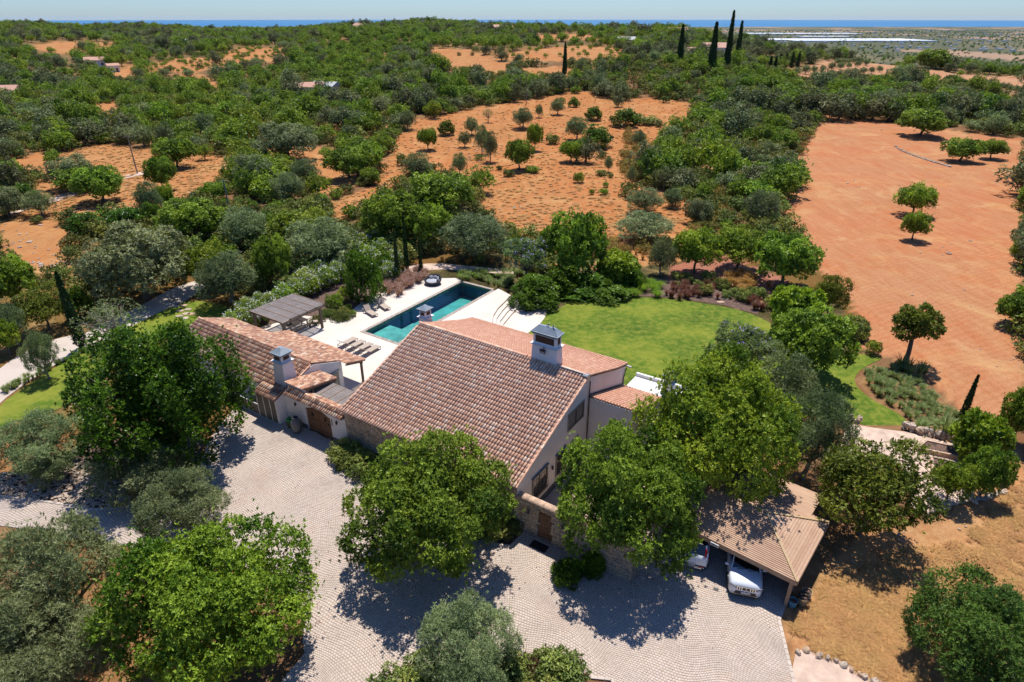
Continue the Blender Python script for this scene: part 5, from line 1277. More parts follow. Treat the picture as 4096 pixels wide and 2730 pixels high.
# round daybed
t = h_thing('daybed', 'round black wicker daybed with grey cushions near the far corner of the pool', 'daybed', -15.45, 28.0, -math.radians(10))
b = MB(); n = 36; prof = []
for k in range(n + 1):
    a = 2 * math.pi * k / n; hh = .42 + .42 * (.5 + .5 * math.cos(a - math.radians(110))) ** 1.3
    c_, s_ = math.cos(a), math.sin(a); prof.append([(c_ * .70, s_ * .70, 0), (c_ * .86, s_ * .86, .12), (c_ * 1.0, s_ * 1.0, hh * .7), (c_ * 1.03, s_ * 1.03, hh), (c_ * .97, s_ * .97, hh + .05), (c_ * .86, s_ * .86, hh - .02), (c_ * .80, s_ * .80, .30), (0, 0, .30)])
loft(b, prof, close=False); b.build('shell', M['wicker'], t, sharp=60)
b = MB(); b.lathe([(.0, .305), (.74, .305), (.78, .34), (.78, .40), (.74, .43), (.0, .43)], 28); b.build('mattress', M['cushion'], t, sharp=50)
for i, (a, mt_) in enumerate(((70, .0), (110, .0), (155, .0), (25, 0))):
    a = math.radians(a); b = MB(); b.blob((0, 0, 0), (.27, .10, .2), 12, 8, 0); o = b.build('cushion', M['cushion'], t, smooth=True); o.location = (.62 * math.cos(a), .62 * math.sin(a), .60); o.rotation_euler = (-.35, 0, a - math.pi / 2)

# ------------------------------------------------------------------ raised beds, dry stone walls, stone borders
def stones_along(name, label, cat, pts, step, size, hgt, z=0., courses=1, mat='rubble', group=None):
    P0 = flat(*pts[0], z); t = thing(name, label, cat, (P0[0], P0[1], z), 0, group)
    W_ = [Vector((*flat(u, v, z), 0)) for u, v in pts]
    for c in range(courses):
        for i in range(len(W_) - 1):
            L = (W_[i + 1] - W_[i]).length; n = max(1, int(L / step))
            for k in range(n):
                p = W_[i].lerp(W_[i + 1], (k + random.random() * .4) / n) - Vector((P0[0], P0[1], 0))
                s = size * random.uniform(.7, 1.3); b = MB(); b.blob((0, 0, 0), (s * .6, s * .42, hgt * .6), 7, 4, .22, 1, random.random(), random.random() * 3)
                o = b.build('stone', M[mat], t); o.location = (p.x + random.uniform(-.05, .05), p.y + random.uniform(-.08, .08), hgt * (.3 + c * .75))
    return t
def Q6(a, b): return ((3000 + .4658 * a) / 1.7407, (2000 + .4658 * b) / 1.7407)
def Q7(a, b): return ((3350 + .614 * a) / 1.7407, (1550 + .614 * b) / 1.7407)
stones_along('stone_border', 'row of pale rough stones edging the dirt path at the bottom right', 'stone border', [Q6(*p) for p in ((385, 1305), (470, 1300), (560, 1345), (660, 1365), (780, 1405), (850, 1455), (930, 1500), (1040, 1550), (1120, 1590))], .26, .32, .22)
zz = -.1
stones_along('dry_stone_wall', 'low dry stone wall behind the raised vegetable beds', 'wall', [Q7(*p) for p in ((430, 275), (560, 310), (680, 335), (800, 365))], .38, .55, .42, zz, 2)
stones_along('dry_stone_wall', 'short low stone wall at the lawn edge between two olive trees', 'wall', [Q7(*p) for p in ((70, 215), (165, 240))], .38, .5, .42, zz, 2)
stones_along('stone_border', 'ragged stone border in front of the young lime-green tree below the vegetable beds', 'stone border', [Q7(*p) for p in ((560, 840), (650, 800), (750, 780))], .3, .36, .24, 0)
stones_along('stone_border', 'ragged stone border beneath the dark green bush right of the vegetable beds', 'stone border', [Q7(*p) for p in ((880, 745), (960, 725), (1040, 700), (1110, 680))], .32, .38, .24, 0)
structure(sheet('garden_path', [flat(*Q7(*p), .0) for p in ((0, 460), (60, 235), (240, 265), (440, 290), (820, 385), (880, 450), (900, 600), (880, 740), (740, 775), (560, 835), (470, 800), (520, 600), (300, 450))], .02, M['dirt_path']))
def raised_bed(label, pts):
    W_ = [Vector((*flat(*Q7(*p), .3), 0)) for p in pts]; c = sum(W_, Vector()) / len(W_); t = thing('raised_bed', label, 'raised bed', (c.x, c.y, .02), 0, 'raised vegetable beds')
    for i in range(len(W_)):
        p, q = W_[i] - c, W_[(i + 1) % len(W_)] - c; d = (q - p).normalized() * .08; b = MB(); b.bar(p + d + Vector((0, 0, .16)), q - d + Vector((0, 0, .16)), .16, .32, random.random()); b.build('edge_board', M['coping'], t)
    b = MB(); vs = [(p.x - c.x, p.y - c.y, .24) for p in W_]; b.add(vs, [tuple(range(len(vs)))]); o = b.build('soil', M['mulch'], t)
raised_bed('pale edged raised bed with dry brush in it, nearest the dry stone wall', [(580, 345), (832, 400), (852, 462), (520, 392)])
raised_bed('pale edged raised bed behind the young lime-green tree', [(612, 452), (840, 500), (900, 600), (632, 590)])

# flat stepping stones to the golden grasses
for i in range(9):
    u, v = (1655 + i * 6 + (i % 2) * 6 + i * i * .3, 695 - i * 7.5); x, y = flat(u, v, LAWN_Z); b = MB(); slab(b, (0, 0), (.5, .3), 0); s = b.build('stepping_stone', M['rubble']); s.location = (x, y, LAWN_Z + .01)
    tag(s, 'pale stepping stone leading from the main lawn up to the golden grasses', 'stepping stone', 'stepping stones up to the golden grasses')

# ------------------------------------------------------------------ poles, wires, field fence
def gpos(u, v): return G(u, v)
def pole(u, v, hgt, label):
    x, y, z = gpos(u, v); t = thing('utility_pole', label, 'pole', (x, y, z), 0); b = MB(); b.tube([(0, 0, -.2), (0, 0, hgt)], [.14, .09], 8); b.build('shaft', M['bark_grey'], t)
    b = MB(); b.bar((-.7, 0, hgt - .3), (.7, 0, hgt - .3), .1); b.build('cross_arm', M['bark_grey'], t); return Vector((x, y, z + hgt))
p1 = pole(529, 492, 5.5, 'grey utility pole among the shrubs left of centre'); p2 = pole(316, 400, 7.5, 'slim leaning utility pole in the orange grass at the left'); p3 = pole(1209, 240, 9, 'thin utility pole above the dark trees in the middle distance')
fe = thing('field_fence', 'wire fence on posts along the left edge of the ploughed field', 'fence', G(1812, 385)); fo_ = Vector(G(1812, 385)); prev = None; wires = MB()
for i in range(22):
    f = i / 21; u, v = 1800 + (1886 - 1800) * f, 400 + (268 - 400) * f ** .9; x, y, z = G(u, v); c = Vector((x, y, z)) - fo_
    b = MB(); b.bar(c, c + Vector((0, 0, 1.5)), .09); b.build('fence_post', M['bark_grey'], fe)
    if prev is not None:
        for hh in (.4, .8, 1.2): wires.bar(prev + Vector((0, 0, hh)), c + Vector((0, 0, hh)), .02)
    prev = c
wires.build('wire', M['iron'], fe)

r_ = thing('stone_ring', 'curved row of white stones under the trees in the ploughed field', 'stones', G(2062, 342)); r0_ = Vector(G(2062, 342))
for i in range(34):
    f = i / 33; u, v = 2058 + 125 * f, 338 + 46 * f ** .75 + 0 * f; x, y, z = G(u, v); b = MB(); b.blob((0, 0, 0), (.45, .3, .3), 6, 3, .25, 1, random.random(), i); o = b.build('stone', M['rubble'], r_); o.location = Vector((x, y, z + .05)) - r0_
# ------------------------------------------------------------------ far houses, greenhouses
def far_house(u, v, w, d, h, rot, label, roof='tile', extra=(), zoff=0.0):
    x, y, z = G(u, v); t = thing('farmhouse', label, 'house', (x, y, z - .3 + zoff), rot)
    b = MB(); b.box(-w / 2, w / 2, -d / 2, d / 2, 0, h); b.build('wall', M['far_white'], t)
    b = MB()
    if roof == 'flat': b.box(-w / 2 - .2, w / 2 + .2, -d / 2 - .2, d / 2 + .2, h + .001, h + .35); b.build('roof', M['far_grey'], t)
    elif roof == 'hip':
        e = .5; b.hexa([(-w/2 - e, -d/2 - e, h), (w/2 + e, -d/2 - e, h), (w/2 + e, d/2 + e, h), (-w/2 - e, d/2 + e, h)], [(-w*.15, -.1, h + d * .3), (w*.15, -.1, h + d * .3), (w*.15, .1, h + d * .3), (-w*.15, .1, h + d * .3)]); b.build('roof', M['far_roof'], t)
    else:
        e = .4; b.prism([(-w/2 - e, -d/2 - e, h), (-w/2 - e, 0, h + d * .24), (-w/2 - e, d/2 + e, h)], (w + 2 * e, 0, 0)); b.build('roof', M['far_roof'] if roof == 'tile' else M['far_grey'], t)
    n = max(2, int(w / 3.))
    for i in range(n):
        b = MB(); xx = -w / 2 + (i + .5) * w / n
        if i == n // 2: b.box(xx - .5, xx + .5, -d / 2 - .03, -d / 2 - .005, 0, 2.1); b.build('door', M['door_wood'], t)
        else: b.box(xx - .5, xx + .5, -d / 2 - .03, -d / 2 - .005, 1.0, 2.1); b.build('window', M['glass'], t)
    return t
far_house(222, 153, 9, 6, 3.4, .5, 'small white farmhouse among the trees on the left hillside, its end wall lit')
far_house(262, 165, 5, 4, 3.2, .7, 'small white outbuilding just right of the left hillside farmhouse')
far_house(722, 219, 11, 6, 3.2, .15, 'low cottage with reddish roof half hidden among olive trees')
far_house(752, 216, 9, 6, 3.0, -.4, 'low cottage with pale grey roof behind the reddish-roofed one', 'grey')
far_house(12, 226, 10, 7, 3.0, .2, 'pale roofed house cut by the left edge of the picture', 'tile')
far_house(428, 106, 12, 7, 3.5, .2, 'small pale house high on the left hillside', 'grey')
far_house(1438, 101, 11, 7, 2.6, .2, 'grey roofed farm shed on the hill right of centre', 'grey')
far_house(1556, 84, 14, 9, 4.5, -.2, 'white house with red roof near the ridge left of the tall cypresses', 'tile')
far_house(1586, 136, 13, 8, 3.6, .3, 'white villa with pitched tile roof between the tall cypresses', 'tile')
far_house(1638, 132, 12, 9, 5.0, -.2, 'two storey white villa partly hidden right of the cypresses', 'tile')
far_house(990, 55, 24, 12, 4, .1, 'long white house on the hilltop at the centre horizon', 'flat')
far_house(823, 68, 18, 14, 3, .2, 'white house with pyramid tiled roof standing before the sea', 'hip')
far_house(716, 74, 16, 9, 3, 0, 'pale house with tiled roof below the sea horizon left of centre', 'hip')
far_house(1155, 76, 16, 9, 4.5, .3, 'white house with terracotta roof right of the hilltop', 'tile')
b = MB(); x, y, z = G(1595, 152); b.box(-7, 7, -2, 2, -.3, .25); o = b.build('distant_pool', M['turq']); o.location = (x, y, z); tag(o, 'turquoise pool in front of the villa by the tall cypresses', 'swimming pool')
# greenhouses on the coastal plain
def greenhouse_block(cu, cv, wpx, rows, label):
    x, y, z = G(cu, cv); t = thing('greenhouse', label, 'greenhouse', (x, y, z), 0, 'plastic greenhouses on the coastal plain'); W_ = wpx / F_PX * y * .9; n = max(3, int(W_ / 45))
    b = MB()
    for r in range(rows):
        for i in range(n):
            x0 = -W_ / 2 + i * W_ / n + random.uniform(0, 3); x1 = x0 + W_ / n * .97; y0 = r * 130 + random.uniform(-8, 8); dd_ = 118; h = 7
            b.prism([(x0, y0, 0), (x0, y0 + dd_, 0), (x0, y0 + dd_, h), (x0, y0, h)], (x1 - x0, 0, 0))
    b.build('glass_bays', M['greenhouse'], t)
greenhouse_block(1850, 80, 270, 2, 'long pale strip of plastic greenhouses nearer the sea'); greenhouse_block(1990, 97, 330, 3, 'widest bright white block of greenhouses on the plain')
greenhouse_block(1760, 95, 90, 2, 'short white greenhouse strip left of the widest block'); greenhouse_block(1900, 87, 110, 1, 'small faint greenhouse strip between the two long ones')
# scattered white houses of the coastal towns: countless specks
b = MB(); rr = random.Random(3)
for i in range(480):
    y = rr.uniform(2600, 7400); x = y * rr.uniform(-.75, .95)
    if rr.random() < .35: x = y * rr.gauss(.55, .12)
    w = rr.uniform(8, 22); z = float(T(x, y)); b.box(x - w / 2, x + w / 2, y, y + 12, z - 1, z + rr.uniform(4, 8))
stuff(b.build('distant_town', M['far_white']), 'scattered pale buildings of the coastal towns on the plain before the sea', 'town')

# the air over land and sea
b = MB(); b.box(-36000, 36000, -400, 45000, -106, 34); hz = b.build('haze', bpy.data.materials.new('haze_air')); hz['kind'] = 'stuff'; hz['label'] = 'thin summer haze over hills, plain and sea'
hm = hz.data.materials[0]; hm.use_nodes = True; hn = hm.node_tree; hn.nodes.clear(); ho = hn.nodes.new('ShaderNodeOutputMaterial'); pv = hn.nodes.new('ShaderNodeVolumePrincipled')
pv.inputs['Density'].default_value = HAZE; pv.inputs['Color'].default_value = (.72, .84, 1, 1); pv.inputs['Anisotropy'].default_value = .2; hn.links.new(pv.outputs[0], ho.inputs['Volume'])

# ------------------------------------------------------------------ foliage generators
def unit(v): return v / np.maximum(np.linalg.norm(v, axis=-1, keepdims=True), 1e-9)
def quads(P, N, L, Wd, rng, droop=None, D=None):
    """rhombic leaves centred near P, facing N"""
    n = len(P)
    if D is None: D = rng.normal(size=(n, 3))
    D = unit(D - (D * N).sum(-1, keepdims=True) * N); S = np.cross(N, D)
    L = L * rng.uniform(.7, 1.25, (n, 1)); Wd = Wd * rng.uniform(.75, 1.2, (n, 1))
    V = np.stack([P, P + D * L * .5 + S * Wd * .5, P + D * L, P + D * L * .5 - S * Wd * .5], 1)
    return V
def lobes(rng, n, R, RZ, lr, zmin=-.35, jit=.12):
    i = np.arange(n) + .5; ph = np.arccos(1 - (1 - zmin) * i / n) ; th = np.pi * (1 + 5 ** .5) * i
    d = np.stack([np.cos(th) * np.sin(ph), np.sin(th) * np.sin(ph), np.cos(ph)], -1) + rng.normal(0, .14, (n, 3)); d = unit(d)
    k = rng.uniform(1 - jit * 2, 1 + jit, (n, 1)); r = lr * rng.uniform(.7, 1.3, n)
    C = d * np.array([R, R, RZ]) * (1 - lr / R * .8) * k
    return C, r, d
def crown_mesh(name, seed, R, RZ, zc, nl, lr, nros, k, leaf, width, mat, spread=.95, inner=.3, up=.35, zmin=-.35, sprig=.0, flowers=None, rosette=True, core=None, lobe_flat=.9, varpow=1., aspect=1., jit=.16):
    rng = np.random.default_rng(seed); C, r, d = lobes(rng, nl, R, RZ, lr, zmin, jit)
    ni = int(nl * inner); Ci, ri, di = lobes(rng, max(3, ni), R * .55, RZ * .55, lr * 1.1, -.8)
    C = np.concatenate([C, Ci]); r = np.concatenate([r, ri]); d = np.concatenate([d, di])
    C[:, 1] *= aspect
    w = r ** 2; pick = rng.choice(len(C), nros, p=w / w.sum())
    v = unit(rng.normal(size=(nros, 3)) + d[pick] * .75 + np.array([0, 0, .25]))
    rad = r[pick] * (rng.uniform(.45, 1.0, nros) ** .5) * rng.uniform(.85, 1.12, nros)
    if sprig: rad = rad * np.where(rng.random(nros) < sprig, rng.uniform(1.1, 1.6, nros), 1)
    P = C[pick] + v * rad[:, None] * np.array([1, 1, lobe_flat]); A = unit(v * .8 + np.array([0, 0, up]) + rng.normal(0, .25, (nros, 3)))
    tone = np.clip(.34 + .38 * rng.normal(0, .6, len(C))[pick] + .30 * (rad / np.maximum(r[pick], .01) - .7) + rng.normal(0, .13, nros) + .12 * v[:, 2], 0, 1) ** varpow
    if rosette:
        Pk = np.repeat(P, k, 0); Ak = np.repeat(A, k, 0); q = unit(rng.normal(size=(nros * k, 3))); side = unit(q - (q * Ak).sum(-1, keepdims=True) * Ak)
        tilt = rng.uniform(.25, spread, (nros * k, 1)); D = unit(Ak * (1 - tilt) + side * tilt); N = unit(np.cross(np.cross(D, Ak), D) + rng.normal(0, .25, D.shape))
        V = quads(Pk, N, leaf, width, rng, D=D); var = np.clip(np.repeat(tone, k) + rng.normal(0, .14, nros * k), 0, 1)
    else:
        N = unit(A + rng.normal(0, .5, P.shape)); V = quads(P, N, leaf, width, rng); var = tone
    V = V.reshape(-1, 3) + np.array([0, 0, zc]); F = np.arange(len(V)).reshape(-1, 4)
    me = mesh_np(name, V, F, var); me.materials.append(mat)
    if flowers:
        fm, nf, fs = flowers; me.materials.append(fm); 
    return me, C + np.array([0, 0, zc]), r
def flower_mesh(name, seed, C, r, n, size, mat, per=6, top=.3):
    rng = np.random.default_rng(seed); pick = rng.choice(len(C), n); v = unit(rng.normal(size=(n, 3)) + np.array([0, 0, top * 2])); P = C[pick] + v * r[pick][:, None] * 1.02
    Pk = np.repeat(P, per, 0) + rng.normal(0, size * .7, (n * per, 3)); N = unit(rng.normal(size=Pk.shape) + np.array([0, -.3, .8])); V = quads(Pk, N, size, size * .8, rng).reshape(-1, 3)
    me = mesh_np(name, V, np.arange(len(V)).reshape(-1, 4), np.full(n * per, .5)); me.materials.append(mat); return me
def trunk_mesh(name, seed, h, r, C, rr, mat, lean=.1, nlimb=9, n=8, split=.35):
    rng = random.Random(seed); b = MB(); top = Vector((rng.uniform(-lean, lean) * h, rng.uniform(-lean, lean) * h, h * split)); mid = top * .5 + Vector((rng.uniform(-.1, .1), rng.uniform(-.1, .1), 0))
    b.tube([(0, 0, -.25), (0, 0, .1), mid, top], [r * 1.35, r * 1.05, r * .85, r * .75], n)
    idx = list(range(len(C))); rng.shuffle(idx)
    for i in idx[:nlimb]:
        c = Vector(C[i]); m1 = top.lerp(c, .45) + Vector((rng.uniform(-.3, .3), rng.uniform(-.3, .3), -.12 * (c - top).length))
        b.tube([top - Vector((0, 0, .1)), m1, top.lerp(c, .8), c], [r * .5, r * .32, r * .18, r * .06], 6)
        for q in range(2):
            e = c + Vector((rng.uniform(-1, 1), rng.uniform(-1, 1), rng.uniform(-.2, .8))) * rr[i] * .8; b.tube([m1.lerp(c, .4), e], [r * .16, r * .04], 5, caps=False)
    me = b.mesh(name, True); me.materials.append(mat); return me
PROTO = {}
def proto(key, kind, seed, R, RZ, zc, nl, lr, nros, k, leaf, width, mat, trunk_r=.2, bark='bark', fl=None, nlimb=9, split=.4, **kw):
    cm, C, r = crown_mesh('crown', seed, R, RZ, zc, nl, lr, nros, k, leaf, width, M[mat], **kw)
    tm = trunk_mesh('trunk', seed, zc + RZ * .3, trunk_r, C, r, M[bark], nlimb=nlimb, split=split) if trunk_r else None
    fm = flower_mesh('blossom', seed, C, r, fl[1], fl[2], M[fl[0]], fl[3] if len(fl) > 3 else 6) if fl else None
    PROTO[key] = dict(kind=kind, crown=cm, trunk=tm, blossom=fm, R=R, top=zc + RZ, zc=zc)
# near, one leaf at a time
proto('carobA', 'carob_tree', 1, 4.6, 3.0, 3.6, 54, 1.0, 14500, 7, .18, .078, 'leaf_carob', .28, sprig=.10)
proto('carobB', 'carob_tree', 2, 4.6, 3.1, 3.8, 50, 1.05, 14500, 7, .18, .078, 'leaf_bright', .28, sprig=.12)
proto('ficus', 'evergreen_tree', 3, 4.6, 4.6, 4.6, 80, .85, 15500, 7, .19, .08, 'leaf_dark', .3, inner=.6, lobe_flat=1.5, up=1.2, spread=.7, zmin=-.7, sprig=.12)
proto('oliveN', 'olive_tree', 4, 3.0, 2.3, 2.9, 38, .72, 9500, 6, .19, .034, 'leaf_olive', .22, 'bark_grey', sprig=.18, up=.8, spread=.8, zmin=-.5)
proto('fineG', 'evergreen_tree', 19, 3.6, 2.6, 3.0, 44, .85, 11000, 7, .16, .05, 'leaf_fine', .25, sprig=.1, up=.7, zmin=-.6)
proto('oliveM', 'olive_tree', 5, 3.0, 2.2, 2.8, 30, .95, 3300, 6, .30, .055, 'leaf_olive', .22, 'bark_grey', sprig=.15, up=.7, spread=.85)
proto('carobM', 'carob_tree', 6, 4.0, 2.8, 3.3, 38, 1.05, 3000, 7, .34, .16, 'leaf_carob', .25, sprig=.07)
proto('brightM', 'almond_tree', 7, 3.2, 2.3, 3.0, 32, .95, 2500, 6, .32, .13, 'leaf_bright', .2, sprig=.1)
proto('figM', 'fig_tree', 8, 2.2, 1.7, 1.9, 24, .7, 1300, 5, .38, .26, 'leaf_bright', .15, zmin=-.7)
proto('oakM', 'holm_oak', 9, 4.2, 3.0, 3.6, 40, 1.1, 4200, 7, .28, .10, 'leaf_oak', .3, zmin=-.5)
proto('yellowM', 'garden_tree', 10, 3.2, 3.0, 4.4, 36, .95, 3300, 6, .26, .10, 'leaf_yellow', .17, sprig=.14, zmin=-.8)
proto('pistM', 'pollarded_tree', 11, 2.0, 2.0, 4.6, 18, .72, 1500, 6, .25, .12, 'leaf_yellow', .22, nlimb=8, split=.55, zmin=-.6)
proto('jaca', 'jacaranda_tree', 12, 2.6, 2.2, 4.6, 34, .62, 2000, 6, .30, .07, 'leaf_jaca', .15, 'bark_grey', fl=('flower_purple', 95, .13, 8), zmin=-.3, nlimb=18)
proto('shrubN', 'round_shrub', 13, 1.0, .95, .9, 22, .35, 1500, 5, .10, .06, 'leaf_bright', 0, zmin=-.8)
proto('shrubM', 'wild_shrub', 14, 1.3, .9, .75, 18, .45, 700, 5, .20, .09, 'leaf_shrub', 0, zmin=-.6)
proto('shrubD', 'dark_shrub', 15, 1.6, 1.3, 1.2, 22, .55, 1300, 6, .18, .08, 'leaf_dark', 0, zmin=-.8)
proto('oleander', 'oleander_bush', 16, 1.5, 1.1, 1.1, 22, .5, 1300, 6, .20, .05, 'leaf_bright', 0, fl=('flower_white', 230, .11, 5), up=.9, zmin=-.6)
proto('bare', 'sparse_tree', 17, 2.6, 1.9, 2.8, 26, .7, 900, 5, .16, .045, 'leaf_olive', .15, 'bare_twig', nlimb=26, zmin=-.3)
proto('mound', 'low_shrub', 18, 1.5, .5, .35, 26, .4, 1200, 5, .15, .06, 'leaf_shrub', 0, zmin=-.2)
# distant versions
for j in range(3):
    q_ = (1., .85, 1.15)[j]; n_ = (22, 15, 30)[j]
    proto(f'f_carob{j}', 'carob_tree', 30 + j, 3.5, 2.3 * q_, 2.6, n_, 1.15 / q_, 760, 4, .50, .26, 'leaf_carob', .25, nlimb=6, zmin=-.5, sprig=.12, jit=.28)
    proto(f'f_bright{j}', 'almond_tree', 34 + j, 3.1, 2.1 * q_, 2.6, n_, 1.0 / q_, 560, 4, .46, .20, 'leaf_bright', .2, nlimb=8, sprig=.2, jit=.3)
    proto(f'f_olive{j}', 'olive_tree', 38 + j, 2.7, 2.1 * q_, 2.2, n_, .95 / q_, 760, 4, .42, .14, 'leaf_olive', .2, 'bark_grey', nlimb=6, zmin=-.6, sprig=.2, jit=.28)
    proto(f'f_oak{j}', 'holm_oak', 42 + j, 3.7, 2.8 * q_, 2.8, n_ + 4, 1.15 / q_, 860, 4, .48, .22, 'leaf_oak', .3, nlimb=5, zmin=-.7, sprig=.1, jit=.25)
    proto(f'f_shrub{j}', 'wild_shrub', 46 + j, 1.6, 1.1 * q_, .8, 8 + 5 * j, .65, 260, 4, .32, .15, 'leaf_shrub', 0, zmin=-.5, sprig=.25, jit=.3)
def cypress(key, seed, H_, R_, n, leaf):
    rng = np.random.default_rng(seed); t = rng.random(n) ** .8; prof = np.minimum(1, t * 9 + .35) * (1 - t) ** .62; a = rng.uniform(0, 2 * np.pi, n); rr = R_ * prof * rng.uniform(.6, 1.05, n) ** .5 * (1 + .12 * np.sin(a * 3 + t * 20))
    P = np.stack([np.cos(a) * rr, np.sin(a) * rr, t * H_ + .15], -1); D = unit(np.stack([np.cos(a) * .35, np.sin(a) * .35, np.full(n, 1.)], -1) + rng.normal(0, .2, (n, 3))); N = unit(np.stack([np.cos(a), np.sin(a), np.full(n, .25)], -1) + rng.normal(0, .35, (n, 3)))
    V = quads(P, N, leaf, leaf * .38, rng, D=D).reshape(-1, 3); me = mesh_np('crown', V, np.arange(len(V)).reshape(-1, 4), np.clip(rng.normal(.45, .25, n), 0, 1)); me.materials.append(M['leaf_cypress'])
    b = MB(); b.tube([(0, 0, -.2), (0, 0, H_ * .9)], [R_ * .22, .02], 6); tm = b.mesh('trunk', True); tm.materials.append(M['bark']); PROTO[key] = dict(kind='cypress_tree', crown=me, trunk=tm, blossom=None, R=R_, top=H_, zc=H_ / 2)
cypress('cyp', 1, 10., .75, 5200, .42); cypress('cypS', 2, 10., .6, 4200, .3); cypress('cypF', 3, 10., .95, 1500, .8)
def tuft(key, seed, n, h, spread, w, mat, kind, arch=.35):
    rng = np.random.default_rng(seed); a = rng.uniform(0, 2 * np.pi, n); r0 = rng.uniform(0, .12, n) * spread; l = h * rng.uniform(.6, 1.1, n); out = rng.uniform(.15, 1., n) * spread
    d = np.stack([np.cos(a), np.sin(a), 0 * a], -1); s = np.stack([-np.sin(a), np.cos(a), 0 * a], -1); p0 = d * r0[:, None]; p1 = d * (r0 + out * .45)[:, None] + np.array([0, 0, 1]) * (l * .72)[:, None]; p2 = d * (r0 + out)[:, None] + np.array([0, 0, 1]) * (l * (1 - arch * rng.random(n)))[:, None]
    V = np.stack([p0 - s * w, p0 + s * w, p1 + s * w * .8, p1 - s * w * .8, p2 + s * w * .1, p2 - s * w * .1], 1); F = np.array([[0, 1, 2, 3], [3, 2, 4, 5]])[None] + (np.arange(n) * 6)[:, None, None]
    me = mesh_np('blades', V.reshape(-1, 3), F.reshape(-1, 4), np.repeat(np.clip(rng.normal(.5, .28, n), 0, 1), 2)); me.materials.append(M[mat]); PROTO[key] = dict(kind=kind, crown=me, trunk=None, blossom=None, R=spread, top=h, zc=h / 2)
tuft('gold', 1, 260, .9, .7, .012, 'grass_gold', 'grass_clump'); tuft('red', 2, 170, .85, .55, .016, 'grass_red', 'red_grass_clump'); tuft('green', 3, 300, .8, .8, .012, 'grass_green', 'green_grass_clump', .6)
tuft('dry', 4, 150, .26, .75, .012, 'grass_dry', 'dry_grass', .6); tuft('pink', 9, 120, .7, .6, .012, 'grass_pink', 'pink_plant_clump', .35); tuft('phor', 5, 46, 1.7, 1.1, .045, 'grass_bed', 'phormium_plant', .3); tuft('palm', 6, 90, 1.1, 1.1, .05, 'leaf_palm', 'fan_palm', .5); tuft('weed', 7, 60, .7, .45, .008, 'grass_red', 'weed_clump', .2); tuft('bed', 8, 130, .8, .55, .012, 'grass_bed', 'grass_clump', .3)

def plant(key, x, y, z, s, label=None, cat=None, group=None, rot=None, sz=None, name=None, single=False, lean=None):
    p = PROTO[key]; rot = random.uniform(0, 6.28) if rot is None else rot; sc = (s, s, sz or s * random.uniform(.92, 1.08)); name = name or p['kind']
    if p['trunk'] is None and p['blossom'] is None:
        o = bpy.data.objects.new(name, p['crown']); COL.objects.link(o)
    else:
        o = bpy.data.objects.new(name, None); COL.objects.link(o)
        for q in ('crown', 'trunk', 'blossom'):
            if p[q] is not None: c = bpy.data.objects.new(q, p[q]); COL.objects.link(c); c.parent = o
    o.location = (x, y, z); o.rotation_euler = (lean[0], lean[1], rot) if lean else (0, 0, rot); o.scale = sc
    tag(o, label, cat or 'tree', group); return o
def at(key, u, v, wpx, zc, label, cat='tree', group=None, z=None, hs=1., **kw):
    """a plant whose crown centre shows at (u, v), wpx wide, the centre zc above the ground"""
    x, y, gz = G(u, v, zc); z0 = gz if z is None else z
    depth = y * cp - (z0 + zc - CAM_H) * sp; r = wpx / F_PX * depth / 2; p = PROTO[key]; s = r / (p['R'] * 1.06)
    return plant(key, x, y, z0, s, label, cat, group, sz=(zc / p['zc']) * hs if kw.pop('fit', True) else None, **kw)

# ---- the trees round the house, each where it stands
at('carobB', 480, 1400, 455, 4.0, 'big bright green carob filling the bottom left of the picture')
at('carobA', 985, 1165, 395, 3.8, 'round bright green carob standing in the courtyard before the villa', rot=.6)
at('carobA', 1445, 1150, 350, 4.2, 'bright green carob between the wooden gate and the carport', rot=2.2)
at('carobB', 1648, 985, 372, 5.0, 'tall green carob just behind the carport, right of the villa gable', rot=4.)
at('ficus', 376, 915, 372, 5.1, 'large dark glossy evergreen tree in front of the annex', rot=1.)
at('oliveN', 322, 1066, 215, 2.0, 'grey-green olive growing at the foot of the dark evergreen')
at('oliveN', 78, 1022, 190, 2.2, 'wide olive at the left edge above the rubble bank')
at('oliveN', 118, 1078, 90, 1.2, 'little olive bush on the rubble bank below the wide olive')
at('oliveN', 415, 1160, 190, 2.2, 'olive on the courtyard edge behind the big bottom left carob')
at('oliveN', 105, 1350, 320, 3.6, 'broad silvery olive at the bottom left corner', rot=2.)
at('oliveN', 60, 1530, 330, 3.0, 'silvery olive cut off by the bottom left corner of the picture', rot=4.)
at('oliveN', 1075, 1490, 232, 2.4, 'silvery olive at the bottom edge in the middle of the courtyard')
at('yellowM', 2010, 1110, 250, 3.9, 'tall yellow-green tree right of the carport casting shade on dry ground', rot=1.)
at('oliveN', 1868, 1000, 175, 3.6, 'dark olive behind the carport shed')
at('oliveM', 1800, 900, 150, 3.2, 'greyish olive between the jacaranda and the carport olive')
at('fineG', 2258, 1455, 325, 2.9, 'rounded dark green tree at the bottom right corner')
at('carobM', 1865, 790, 190, 3.2, 'broad dark green carob at the right end of the main lawn', rot=3.)
at('figM', 1830, 715, 118, 2.4, 'bright lime-green leafy tree at the edge of the main lawn', hs=1.1)
at('jaca', 1712, 800, 165, 4.0, 'jacaranda with purple blossom standing over the right of the main lawn')
at('pistM', 2110, 742, 118, 4.2, 'slender tree with bent dark trunk at the lawn tip by the field', rot=.5)
at('yellowM', 1912, 672, 80, 3.0, 'thin leafy tree leaning over the edge of the ploughed field')
at('carobM', 1808, 600, 150, 3.2, 'wide green tree beyond the golden grasses behind the lawn')
at('brightM', 1700, 570, 120, 2.8, 'spreading green almond shading red earth behind the lawn', rot=2.)
